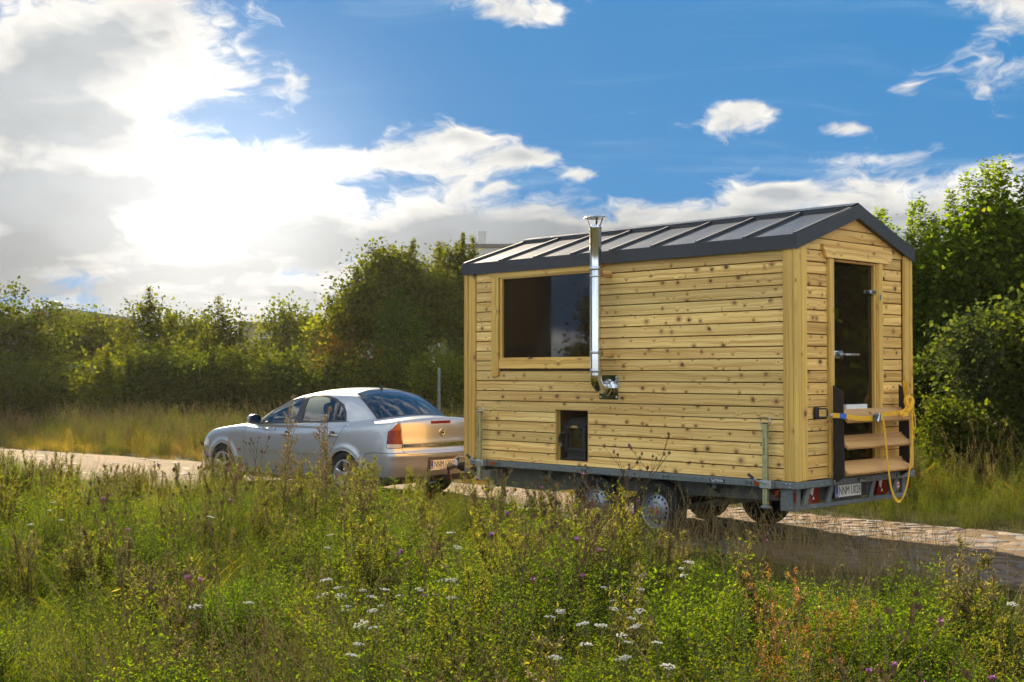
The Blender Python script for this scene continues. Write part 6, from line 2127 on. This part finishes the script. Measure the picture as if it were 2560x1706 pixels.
def tree_px(name, label, cat, px, top, wpx, D, mat, seed, count, leaf=.085, shape='round', group=None, base=None, sig=.22, foot=0.0, trunk=.07):
    """a tree that stands at distance D, its crown spanning wpx photo pixels round column px and topping out at row top"""
    x = img_xy(px, D); H = img_z(top, D); W = wpx / 3171.0 * D / 2
    r = np.random.default_rng(seed + 900)
    sp = []
    if shape == 'round':
        bl = [(0, 0, H * .62, W, W * .9, H * .36), (-W * .35, 0, H * .80, W * .55, W * .5, H * .17), (W * .4, 0, H * .74, W * .5, W * .5, H * .2), (0, 0, H * .30, W * .85, W * .8, H * .28)]
    elif shape == 'cone':
        bl = [(0, 0, H * .30, W, W * .9, H * .28), (0, 0, H * .55, W * .66, W * .6, H * .24), (0, 0, H * .76, W * .36, W * .34, H * .16)]
        sp = [(0, 0, H * .75, r.normal(0, .1), 0, H, .11), (W * .3, 0, H * .6, W * .45, 0, H * .82, .09), (-W * .35, 0, H * .55, -W * .5, 0, H * .78, .09)]
    elif shape == 'bush':
        bl = [(0, 0, H * .40, W * .95, W * .8, H * .42)]
        for k in range(6):
            a = r.uniform(-1, 1); bl.append((a * W * .75, r.uniform(-.5, .5) * W, H * r.uniform(.35, .72), W * r.uniform(.22, .42), W * r.uniform(.22, .42), H * r.uniform(.14, .28)))
        for k in range(7):
            a = r.uniform(-.95, .95); sp.append((a * W * .8, r.uniform(-.3, .3), H * .5, a * W * 1.02, r.uniform(-.4, .4), H * (1.0 - .30 * a * a - .18 * r.random()), .08))
    elif shape == 'big':
        bl = [(0, 0, H * .66, W * .95, W * .8, H * .26), (-W * .55, 0, H * .60, W * .5, W * .5, H * .16), (W * .5, 0, H * .70, W * .5, W * .5, H * .24), (-W * .1, 0, H * .84, W * .5, W * .45, H * .13), (W * .2, 0, H * .34, W * .5, W * .6, H * .30)]
        sp = [(W * .2, 0, H * .85, W * .30, 0, H * 1.02, .07), (W * .62, 0, H * .8, W * .70, 0, H * 1.0, .12), (-W * .5, 0, H * .72, -W * .6, 0, H * .86, .12)]
    elif shape == 'shoots':
        bl = [(0, 0, H * .42, W, W, H * .30), (0, 0, H * .22, W * .9, W, H * .22), (W * .1, 0, H * .60, W * .8, W * .6, H * .14)]
        k = 7
        for i in range(k):
            a = (i + .5) / k * 2 - 1
            hh = H * (1.0 - .12 * abs(a) - (.16 * r.random() if i not in (1, 4) else 0))
            sp.append((a * W * .55, r.normal(0, .2), H * .45, a * W * .80 + r.normal(0, .06), r.normal(0, .25), hh, .125))
    else:   # tall maple
        bl = [(0, 0, H * .56, W, W * .9, H * .24), (W * .1, 0, H * .74, W * .55, W * .5, H * .12), (-W * .1, 0, H * .32, W * .95, W * .9, H * .30)]
        for a, hh in ((-.55, .95), (-.2, .985), (.12, .97), (.3, 1.0), (.6, .93)):
            sp.append((a * W * .6, r.normal(0, .15), H * .68, a * W * .75, r.normal(0, .2), H * hh, .15))
    return make_tree(name, label, cat, (x, D, foot), bl, sp, leaf, mat, seed, count, sig, trunk, group)


# left and middle: a backlit row beyond the far meadow
GL = 'trees behind the far meadow'
tree_px('broadleaf_tree', 'dark green tree at the left picture edge beside the brick building', 'tree', 25, 738, 300, 35, TL_DARK, 1, 11000, .085, 'round', GL)
tree_px('broadleaf_tree', 'pale yellow green tree just right of the brick building', 'tree', 220, 768, 190, 41, TL_LIGHT, 2, 8000, .09, 'round', GL)
tree_px('conifer_like_tree', 'tallest pointed dark tree left of the car, with a sharp tip', 'tree', 372, 720, 290, 36, TL_OLIVE, 3, 10000, .08, 'cone', GL)
tree_px('broadleaf_tree', 'sunlit tree between the two pointed trees', 'tree', 466, 778, 170, 40, TL_LIGHT, 4, 6500, .09, 'round', GL)
tree_px('conifer_like_tree', 'pointed yellowish tree above the front of the car', 'tree', 555, 742, 230, 37, TL_OLIVE, 5, 9000, .08, 'cone', GL)
tree_px('broadleaf_tree', 'pale tree rising above the low concrete building', 'tree', 735, 760, 200, 47, TL_LIGHT, 6, 6500, .10, 'round', GL)
tree_px('broadleaf_tree', 'small light tree left of the big tree', 'tree', 838, 768, 150, 44, TL_LIGHT, 7, 5500, .10, 'round', GL)
tree_px('broadleaf_tree', 'big round olive tree behind the car, tallest left of the cabin', 'tree', 985, 608, 330, 35, TL_OLIVE, 8, 17000, .095, 'big', GL, trunk=.12)
tree_px('broadleaf_tree', 'tree beside the cabin corner with an upright leafy top', 'tree', 1140, 592, 120, 36.5, TL_OLIVE, 9, 8500, .09, 'big', GL, trunk=.09)
tree_px('young_tree', 'bright yellow green sapling in front of the big olive tree', 'tree', 1000, 730, 110, 33, TL_MAPLE, 10, 4200, .07, 'round', GL)
tree_px('shrub', 'reddish brown hedge shrub under the big olive tree', 'shrub', 868, 820, 200, 33.5, TL_RED, 12, 5500, .07, 'bush', 'shrubs in front of the tree row')
tree_px('shrub', 'olive yellow shrub behind the grey metal post', 'shrub', 1105, 842, 170, 31, TL_LIGHT, 13, 6000, .07, 'bush', 'shrubs in front of the tree row')
tree_px('shrub', 'dark green shrub against the cabin corner', 'shrub', 1180, 800, 120, 33, TL_DARK, 14, 5000, .07, 'bush', 'shrubs in front of the tree row')
GB = 'dark shrubs along the foot of the tree row'
low = [(30, 870, 260, 33.5, 'dark low shrub at the left picture edge'), (150, 880, 230, 34.5, 'dark low shrub below the brick building'), (270, 850, 240, 33.5, 'dark leafy shrub left of the tallest pointed tree'),
       (390, 835, 230, 33, 'mid green shrub at the foot of the tallest pointed tree'), (505, 850, 220, 33.5, 'brownish shrub between the two pointed trees'), (610, 838, 220, 34, 'dark shrub in front of the low concrete building'),
       (720, 870, 220, 33, 'dark shrub above the car bonnet'), (820, 880, 230, 32.5, 'dark shrub above the car roof front'), (930, 880, 230, 32.5, 'dark shrub straight above the car aerial'), (1035, 890, 200, 32, 'dark shrub above the rear window of the car')]
for i, (px, top, w, D, lab) in enumerate(low):
    tree_px('shrub', lab, 'shrub', px, top, w, D, (TL_DARK, TL_DARK, TL_OLIVE)[i % 3], 30 + i, 6000, .075, 'bush', GB, sig=.26)

# right: maples and shrubs on the bank
GR_ = 'maples on the bank to the right'
tree_px('maple_tree', 'bright young maple with upright shoots just right of the cabin roof', 'tree', 2240, 486, 200, 21, TL_MAPLE, 60, 17000, .075, 'shoots', GR_, trunk=.06)
tree_px('maple_tree', 'maple with two slim sunlit shoots between the bright and the tall maple', 'tree', 2350, 450, 180, 20.5, TL_MAPLE, 61, 15000, .075, 'shoots', GR_, trunk=.06)
tree_px('maple_tree', 'tallest dark maple at the right picture edge', 'tree', 2490, 392, 270, 20, TL_MAPLE, 62, 26000, .082, 'maple', GR_, trunk=.10)
tree_px('maple_tree', 'maple beyond the right picture edge, its left half cut by the frame', 'tree', 2700, 420, 280, 21, TL_MAPLE, 63, 14000, .085, 'maple', GR_, trunk=.10)
tree_px('shrub', 'grey green leafy shrub in front of the tallest maple', 'shrub', 2500, 715, 260, 17.5, TL_GREY, 64, 14000, .060, 'bush', 'shrubs on the bank to the right', sig=.17)
tree_px('shrub', 'dark shrub between the cabin and the grey green shrub', 'shrub', 2345, 830, 230, 19, TL_DARK, 65, 11000, .065, 'bush', 'shrubs on the bank to the right', sig=.20)
tree_px('shrub', 'dark shrub right beside the rear corner of the cabin', 'shrub', 2240, 850, 170, 20, TL_DARK, 66, 7000, .065, 'bush', 'shrubs on the bank to the right', sig=.2)
tree_px('shrub', 'low dark bramble at the foot of the grey green shrub', 'shrub', 2430, 930, 260, 17.0, TL_DARK, 67, 9000, .055, 'bush', 'shrubs on the bank to the right', sig=.16)
tree_px('shrub', 'dark shrub cut by the right picture edge', 'shrub', 2640, 760, 240, 17.0, TL_DARK, 68, 9000, .06, 'bush', 'shrubs on the bank to the right', sig=.2)
# the same bank goes on out of frame; the door glass mirrors it
for i, (x, y, H, W, s) in enumerate(((12.5, 14.6, 5.6, 2.2, 70), (16.0, 17.5, 6.6, 2.6, 71), (20.0, 17.5, 7.4, 3.0, 72), (15.5, 13.4, 5.6, 2.4, 73))):
    make_tree('maple_tree', ('nearest unseen maple on the right bank, mirrored in the door glass', 'unseen maple behind the nearest one on the right bank', 'farthest unseen maple on the right bank', 'unseen maple closest to the track on the right bank')[i], 'tree', (x, y, 0), [(0, 0, H * .6, W, W * .9, H * .28), (0, 0, H * .82, W * .6, W * .5, H * .15), (0, 0, H * .3, W, W, H * .3)], [], .14, TL_MAPLE, s, 9000, .28, .1, 'maples out of sight to the right')
# tree left of the camera that the window pane mirrors
make_tree('broadleaf_tree', 'tree out of sight to the left, mirrored in the cabin window', 'tree', (-15.5, 12.35, 0), [(0, 0, 2.0, 1.0, 1.0, 1.1), (0, .1, 3.1, .6, .55, .8), (0, 0, .9, 1.1, 1.1, .9)], [], .09, TL_OLIVE, 80, 9000, .2, .09)

# ------------------------------------------------------------------ buildings, fence, post and lamp in the background
def wall_mat(name, col, scale=2.0, var=.18, rough=.85):
    m, t, out = new_mat(name)
    tc = t.n('ShaderNodeTexCoord').outputs['Object']
    n1 = t.noise(tc, scale, 6, .65); st = t.noise(t.vm('MULTIPLY', tc, (3.0, 3.0, .35)), 2.0, 4, .6)
    c = t.mix(t.sstep(n1, .3, .7), tuple(x * (1 - var) for x in col), col)
    c = t.mix(t.m('MULTIPLY', t.sstep(st, .5, .75), .35), c, tuple(x * .55 for x in col))
    princ(t, out, **{'Base Color': c, 'Roughness': rough, 'Specular IOR Level': .2})
    return m


CONC = wall_mat('weathered concrete', (0.30, 0.29, 0.27)); PLASTER = wall_mat('off white plaster', (0.55, 0.53, 0.48), 1.2, .1)
BEIGE = wall_mat('beige render', (0.36, 0.30, 0.22), 1.5, .15)
WGLASS = plain('dark window glass', (0.02, 0.024, 0.03), .08, 0, .1, 3)
TAR = plain('roofing felt', (0.16, 0.14, 0.12), .85)
DARKCL = plain('dark cladding', (0.03, 0.025, 0.02), .7)
BRICK, t, out = new_mat('red brickwork')
tc = t.n('ShaderNodeTexCoord').outputs['Object']
s = t.sep(tc)
bt = t.n('ShaderNodeTexBrick'); bt.inputs['Scale'].default_value = 4.0; bt.inputs['Color1'].default_value = (.27, .085, .045, 1); bt.inputs['Color2'].default_value = (.19, .06, .035, 1); bt.inputs['Mortar'].default_value = (.25, .21, .17, 1)
t.l(t.xyz(s[0], s[2], 0.0), bt.inputs['Vector'])
princ(t, out, **{'Base Color': bt.outputs[0], 'Roughness': .9, 'Specular IOR Level': .15})


def building(name, label, cat, x0, x1, y0, y1, h, mat, wins, roof_over=.18, roof_th=.22):
    b = empty(name, ((x0 + x1) / 2, y0, 0)); tag(b, label, cat)
    w, d = (x1 - x0) / 2, y1 - y0
    MB().box(-w, w, 0, d, -.1, h).build('wall', mat, b)
    rf = MB().box(-w - roof_over, w + roof_over, -roof_over, d + roof_over, h + .002, h + roof_th).build('roof', TAR, b)
    for wx, wz, ww, wh in wins:
        wo = MB().box(wx - ww / 2 - .05, wx + ww / 2 + .05, -.03, -.002, wz - .05, wz + wh + .05).build('window', PLASTER, b)
        n = max(1, int(round(ww / 1.0)))
        for i in range(n):
            a = wx - ww / 2 + ww * i / n + .02
            MB().box(a, a + ww / n - .04, -.036, -.0305, wz, wz + wh).build('pane', WGLASS, wo)
    return b, rf


b1, _ = building('brick_building', 'red brick building showing above the trees at the left', 'building', img_xy(85, 52), img_xy(160, 52), 52, 62, img_z(780, 52), BRICK, [(-.25, 1.2, .5, 1.1), (.35, 2.45, .34, .8)], .12, .14)
b2, _ = building('concrete_building', 'low beige concrete building with a dark window band between the trees', 'building', img_xy(600, 52), img_xy(850, 52), 52, 62, img_z(812, 52), BEIGE, [(-.6, 2.55, 1.6, .5), (1.2, 2.55, .9, .5), (-.6, .6, 1.6, 1.0)], .2, .12)
for wx in (-1.85, .45, 1.9):
    MB().box(wx - .12, wx + .12, -.08, -.001, -.1, img_z(812, 52) - .01).build('pilaster', CONC, b2)
b3, rf3 = building('white_building', 'tall off white building edge just left of the cabin roof', 'building', img_xy(1150, 46), img_xy(1420, 46), 46, 58, img_z(618, 46), PLASTER, [(-1.6, 4.3, .9, 1.1), (-1.6, 2.7, .9, 1.1), (-1.6, 1.0, .9, 1.1), (.2, 4.3, .9, 1.1), (.2, 2.7, .9, 1.1)], .10, .12)
MB().box(-1.30, -1.02, .3, .6, img_z(618, 46), img_z(575, 46)).build('chimney', PLASTER, b3)
# precast fence
fence = empty('concrete_fence', (img_xy(0, 38), 38, 0)); tag(fence, 'grey precast concrete panel fence behind the shrubs', 'fence')
n = 12; x0, x1 = img_xy(0, 38), img_xy(1260, 38); st_ = (x1 - x0) / n
post_me = MB().cbox(-.07, .07, -.07, .07, -.2, 2.0, .015).mesh('post', CONC); slab_me = MB().cbox(.075, st_ - .075, -.03, .03, 0, .47, .012).mesh('panel', CONC)
for i in range(n + 1):
    link_mesh('post', post_me, fence, (i * st_, 0, 0))
    if i < n:
        for k in range(4): link_mesh('panel', slab_me, fence, (i * st_, 0, -.02 + k * .475))
# metal post behind the car
D = 25.0
post = empty('metal_post', (img_xy(1098, D), D, 0)); tag(post, 'thin grey metal post standing in the grass behind the car', 'post')
MB().lathe([(.030, -.2), (.030, 1.72), (.026, 1.73), (0, 1.735)], (0, 0, 0), (0, 0, 1), 12).build('shaft', ZINC_D, post, smooth=True)
MB().lathe([(.050, -.04), (.050, .03), (.036, .05)], (0, 0, 0), (0, 0, 1), 12).build('collar', ZINC, post, smooth=True)
# street lamp over the trees
D = 50.0
lamp = empty('street_lamp', (img_xy(118, D), D, 0)); tag(lamp, 'street lamp with a flat head above the trees at the left', 'street lamp')
zt = img_z(762, D)
MB().tube([(0, 0, -.2), (0, 0, zt * .5), (0, 0, zt - .35), (.10, 0, zt - .08), (.28, 0, zt)], [.07, .055, .045, .04, .035], 8).build('pole', ZINC, lamp, smooth=True)
MB().tube([(.15, 0, zt + .02), (.28, 0, zt + .06), (.48, 0, zt + .02), (.62, 0, zt - .03)], [.03, .085, .085, .03], 10).build('lamp_head', ZINC, lamp, smooth=True)
# hall left of the camera: the cabin window mirrors its brown wall and dark pillar
HALLM = wall_mat('brown cladding', (0.24, 0.155, 0.075), 1.0, .2)
hall = empty('brown_hall', (-24.0, 12.0, 0)); tag(hall, 'brown clad hall out of sight to the left, mirrored in the cabin window', 'building')
MB().box(-6, 0, 2.26, 14, -.1, 6.0).build('wall', HALLM, hall)
MB().box(.002, .5, 1.84, 2.255, -.1, 6.4).build('pillar', DARKCL, hall)
MB().box(.002, .10, 2.27, 14, 2.15, 2.4).build('beam', DARKCL, hall)
MB().box(-6.3, .3, 2.265, 14.3, 6.002, 6.25).build('roof', TAR, hall)

# ------------------------------------------------------------------ single plants one can pick out
def px_ground(px, py, h):
    """where a plant of height h must stand for its top to show at photo pixel (px, py)"""
    a, b = (px - 1280) / 3171.0, -(py - 853) / 3171.0
    c, s = math.cos(.0247), math.sin(.0247)
    dy, dz = c - b * s, s + b * c
    t = (h - CAM_Z) / dz
    return a * t, dy * t


def yarrow_head(seed):
    r = np.random.default_rng(seed); pb = PB()
    n = 26
    a = r.uniform(0, 6.283, n); q = np.sqrt(r.uniform(0, 1, n)) * .027
    c = np.stack([np.cos(a) * q, np.sin(a) * q, .010 - 5.0 * q ** 2 + r.normal(0, .0015, n)], 1)
    pb.balls(c, r.uniform(.0036, .0054, n), r.random(n), 0, .6)
    for i in range(9):
        k = c[r.integers(n)]
        pb.stem(np.array([[0, 0, -.045], [k[0] * .5, k[1] * .5, -.022], [k[0], k[1], k[2] - .004]]), .0012, .0008, .6, 1)
    return pb.mesh('flower_head', [PETAL_W, STEM_G])


def yarrow_stem(seed, tips):
    r = np.random.default_rng(seed); pb = PB()
    for (x, y, z) in tips:
        P = np.array([[0, 0, -.03], [x * .2, y * .2, z * .35], [x * .6, y * .6, z * .75], [x, y, z - .04]])
        pb.stem(P, .0026, .0016, r.random(), 1)
        m = 60
        s = r.uniform(.08, .9, m); q = at_s(P, s); a = np.repeat(r.uniform(0, 6.28, m // 6), 6)
        ln = r.uniform(.005, .07, m)
        q2 = q + np.stack([np.cos(a) * ln, np.sin(a) * ln, ln * .4], 1)
        pb.leaves(q2, np.stack([np.cos(a + 1.2), np.sin(a + 1.2), r.uniform(-.3, .6, m)], 1), r.uniform(.010, .020, m), .003, r.random(m), 0, .1, r)
    return pb.mesh('stem', [LEAF_GR, STEM_G])


heads = [yarrow_head(s) for s in (1, 2, 3, 4)]
yar = []
for v in range(5):
    r = np.random.default_rng(300 + v); k = (1, 1, 2, 2, 3)[v]
    tips = [(0, 0, .52)] + [(r.normal(0, .05), r.normal(0, .05), .52 - r.uniform(.01, .07)) for _ in range(k - 1)]
    yar.append((yarrow_stem(400 + v, tips), tips))
SP = [(640 + x / 3.098, 1200 + y / 3.098) for x, y in [(545, 757), (575, 905), (655, 885), (755, 860), (825, 838), (870, 860), (895, 890), (970, 878), (995, 808), (1080, 775), (1110, 838), (1185, 828), (1265, 755), (1375, 803), (1510, 785), (1625, 735), (1440, 650), (1595, 625), (905, 1040), (770, 960), (815, 1120), (960, 1115), (740, 1268), (110, 1055), (575, 327), (1570, 425), (1450, 540), (1510, 335)]]
SP += [(1280 + x / 3.098, 1200 + y / 3.098) for x, y in [(710, 765), (785, 790), (1015, 672), (1210, 650), (1370, 600), (1435, 620), (995, 825), (380, 978), (380, 1048), (545, 1028), (290, 1110), (450, 1122), (555, 1118), (610, 1098), (790, 1020), (825, 1058), (990, 1045), (1210, 1050), (970, 1148), (765, 1190), (850, 1195), (780, 1230), (1125, 1235), (1140, 1285), (895, 1270), (370, 1225), (330, 1268), (1240, 925)]]
SP += [(1920 + x / 3.098, 1200 + y / 3.098) for x, y in [(1895, 930), (1855, 945)]]
SP += [(x / 2.22, 1000 + y / 2.22) for x, y in [(1380, 1105), (1140, 1110), (1170, 570), (300, 540), (340, 590), (445, 660), (170, 600), (250, 1480), (1085, 1128)]]
r = np.random.default_rng(9)
for px, py in [q for i, q in enumerate(SP) if i % 2 == 0 or q[1] < 1380]:
    h = r.uniform(.58, .72); x, y = px_ground(px, py, h)
    v = int(r.integers(5)); sc = h / .53
    me, tips = yar[v]
    o = empty('yarrow_plant', (x, y, float(ground_z(np.array([x]), np.array([y]))[0])), r.uniform(0, 6.28))
    o.scale = (sc,) * 3
    tag(o, 'yarrow plant with flat white flower heads in the foreground meadow', 'flower', 'white yarrow plants in the meadow')
    link_mesh('stem', me, o)
    for (tx, ty, tz) in tips:
        link_mesh('flower_head', heads[int(r.integers(4))], o, (tx, ty, tz), (r.normal(0, .15), r.normal(0, .15), r.uniform(0, 6.28)), (r.uniform(.55, .90),) * 3)

# knapweeds: photo pixel of the top, height, lean towards +x or -x
KN = [((283, 1222), 1.06, -.14, 26, 2, 'dark knapweed with a long bare stem leaning left in the left foreground'),
      ((545, 1152), 1.12, .03, 34, 4, 'tall knapweed with brown heads below the front wheel of the car'),
      ((632, 1090), 1.02, .02, 30, 3, 'brown knapweed in front of the front door of the car'),
      ((905, 1188), 0.86, .08, 24, 0, 'knapweed with tan heads in front of the rear bumper of the car'),
      ((1245, 1170), 0.90, .02, 28, 2, 'knapweed with brown heads below the front prop stand'),
      ((1430, 1178), 0.90, .05, 28, 0, 'knapweed in front of the front trailer wheel'),
      ((1650, 1108), 1.20, .62, 34, 4, 'long knapweed leaning right across the trailer wheel, tallest of its kind'),
      ((1490, 1262), 1.05, .46, 40, 4, 'leaning knapweed with purple flowers left of the rear trailer wheel'),
      ((1449, 1240), 0.98, .0, 22, 1, 'upright knapweed crossing the leaning ones'),
      ((1310, 1268), 0.90, .10, 28, 1, 'knapweed with brown heads left of the leaning ones'),
      ((1080, 1338), 0.75, .32, 20, 3, 'leaning knapweed among the yarrow with pink flowers'),
      ((2252, 1505), 0.80, .22, 34, 4, 'knapweed with fat brown heads and purple flowers in the right foreground'),
      ((2455, 1660), 0.68, .05, 16, 2, 'small knapweed in the bottom right corner'),
      ((460, 1430), 0.75, .12, 24, 2, 'low knapweed with tan heads left of the foreground centre'),
      ((1905, 1290), 0.70, .10, 18, 1, 'small dry knapweed under the tail of the trailer')]
for i, ((px, py), h, lean, n, pur, lab) in enumerate(KN):
    tx, ty = px_ground(px, py, h)
    ms, mh, mf = knapweed(500 + i, h, n, pur, abs(lean), 0.0 if lean >= 0 else math.pi)
    bx = tx - lean * h
    o = empty('knapweed_plant', (bx, ty, -.02)); tag(o, lab, 'wild plant', 'knapweed plants in the meadow')
    link_mesh('stem', ms, o)
    tag(link_mesh('seed_heads', mh, o), kind='stuff')
    if mf: tag(link_mesh('flower_heads', mf, o), kind='stuff')


def tall_mug(seed, h, n):
    r = np.random.default_rng(seed); pb = PB()
    for k in range(n):
        H = h * (1 if k == 0 else r.uniform(.55, .9))
        P = bent(np.array([r.normal(0, .02), r.normal(0, .02), -.02]), r.uniform(0, 6.28), r.uniform(0, .10) + .10 * (k > 0), H, .04, 9)
        pb.stem(P, .0055, .0015, .4, 1)
        for s in np.linspace(.28, .97, 20):
            c = at_s(P, np.array([s]))[0]; a2 = r.uniform(0, 6.28); L = h * r.uniform(.12, .26) * (1.2 - s)
            B = bent(c, a2, r.uniform(.45, .8), L, -.1, 5)
            pb.stem(B, .0020, .0008, .5, 1)
            m = int(16 + L * 240)
            q = at_s(B, r.uniform(.05, 1.05, m)) + r.normal(0, .006, (m, 3))
            pb.leaves(q, r.normal(0, .6, (m, 3)) + np.array([0, 0, .7]), r.uniform(.012, .024, m), r.uniform(.008, .013, m), r.uniform(.4, 1, m), 2, .2, r)
        m = 60; q = at_s(P, r.uniform(.08, .8, m)); pb.leaves(q, r.normal(0, 1, (m, 3)), r.uniform(.02, .05, m), r.uniform(.008, .014, m), r.random(m), 0, .2, r)
    return pb.mesh('mugwort', [LEAF_GR, STEM_B, SEED_T])


for i, ((px, py), h, n, lab) in enumerate([((705, 984), 1.22, 2, 'tallest pale mugwort in front of the rear door of the car'), ((812, 1004), 1.15, 2, 'pale mugwort right of the tallest one, before the car'), ((845, 1065), 1.0, 2, 'mugwort in front of the rear wheel of the car'), ((590, 1085), .95, 2, 'mugwort before the front wing of the car')]):
    x, y = px_ground(px, py, h)
    if h > 1.0: pass
    # these stand on the near verge, about 3.5 m this side of the car
    y2 = 12.4 + .3 * i; h2 = CAM_Z + ((931 - py) / 3171.0) * y2; x2 = img_xy(px, y2)
    o = link_mesh('mugwort_plant', tall_mug(700 + i, h2, n), None, (x2, y2, -.02)); tag(o, lab, 'wild plant', 'tall mugworts before the car')


def dock(seed):
    r = np.random.default_rng(seed); pb = PB()
    for _ in range(16):
        P = bent(np.array([r.normal(0, .10), r.normal(0, .10), -.02]), r.uniform(0, 6.28), r.uniform(.05, .4), r.uniform(.32, .62), .05, 7)
        pb.stem(P, .003, .001, .5, 1)
        for s in np.linspace(.3, 1, 9):
            c = at_s(P, np.array([s]))[0]; B = bent(c, r.uniform(0, 6.28), .6, r.uniform(.04, .13) * (1.3 - s), -.1, 4)
            pb.stem(B, .0012, .0006, .5, 1)
            m = 24; q = at_s(B, r.uniform(0, 1.05, m)) + r.normal(0, .004, (m, 3))
            pb.leaves(q, r.normal(0, 1, (m, 3)), r.uniform(.006, .012, m), r.uniform(.004, .008, m), r.random(m), 0, .2, r)
    return pb.mesh('dock_plant', [RUST, STEM_B])


for i, ((px, py), h, lab) in enumerate([((2035, 1440), .62, 'rusty orange dock plant in the right foreground, the taller one'), ((1985, 1530), .55, 'rusty dock plant low in the right foreground beside the taller one'), ((2090, 1500), .5, 'small reddish dock plant right of the other two')]):
    x, y = px_ground(px, py, h)
    o = link_mesh('dock_plant', dock(800 + i), None, (x, y, -.02)); o.scale = (h / .55,) * 3
    tag(o, lab, 'wild plant', 'rusty dock plants')

# ------------------------------------------------------------------ thin haze volume added to imitate the sun's veiling glow
HZ, t, out = new_mat('added glow haze')
pv = t.n('ShaderNodeVolumePrincipled')
pv.inputs['Color'].default_value = (1.0, 0.93, 0.78, 1)
pv.inputs['Density'].default_value = 0.00015
pv.inputs['Anisotropy'].default_value = 0.55
t.l(pv.outputs[0], out.inputs['Volume'])
hz = MB().box(-1900, 1900, -1900, 3000, -1.6, 9.5).build('haze', HZ)
tag(hz, 'thin warm haze volume added to imitate the veiling sun glow', 'haze', kind='stuff')
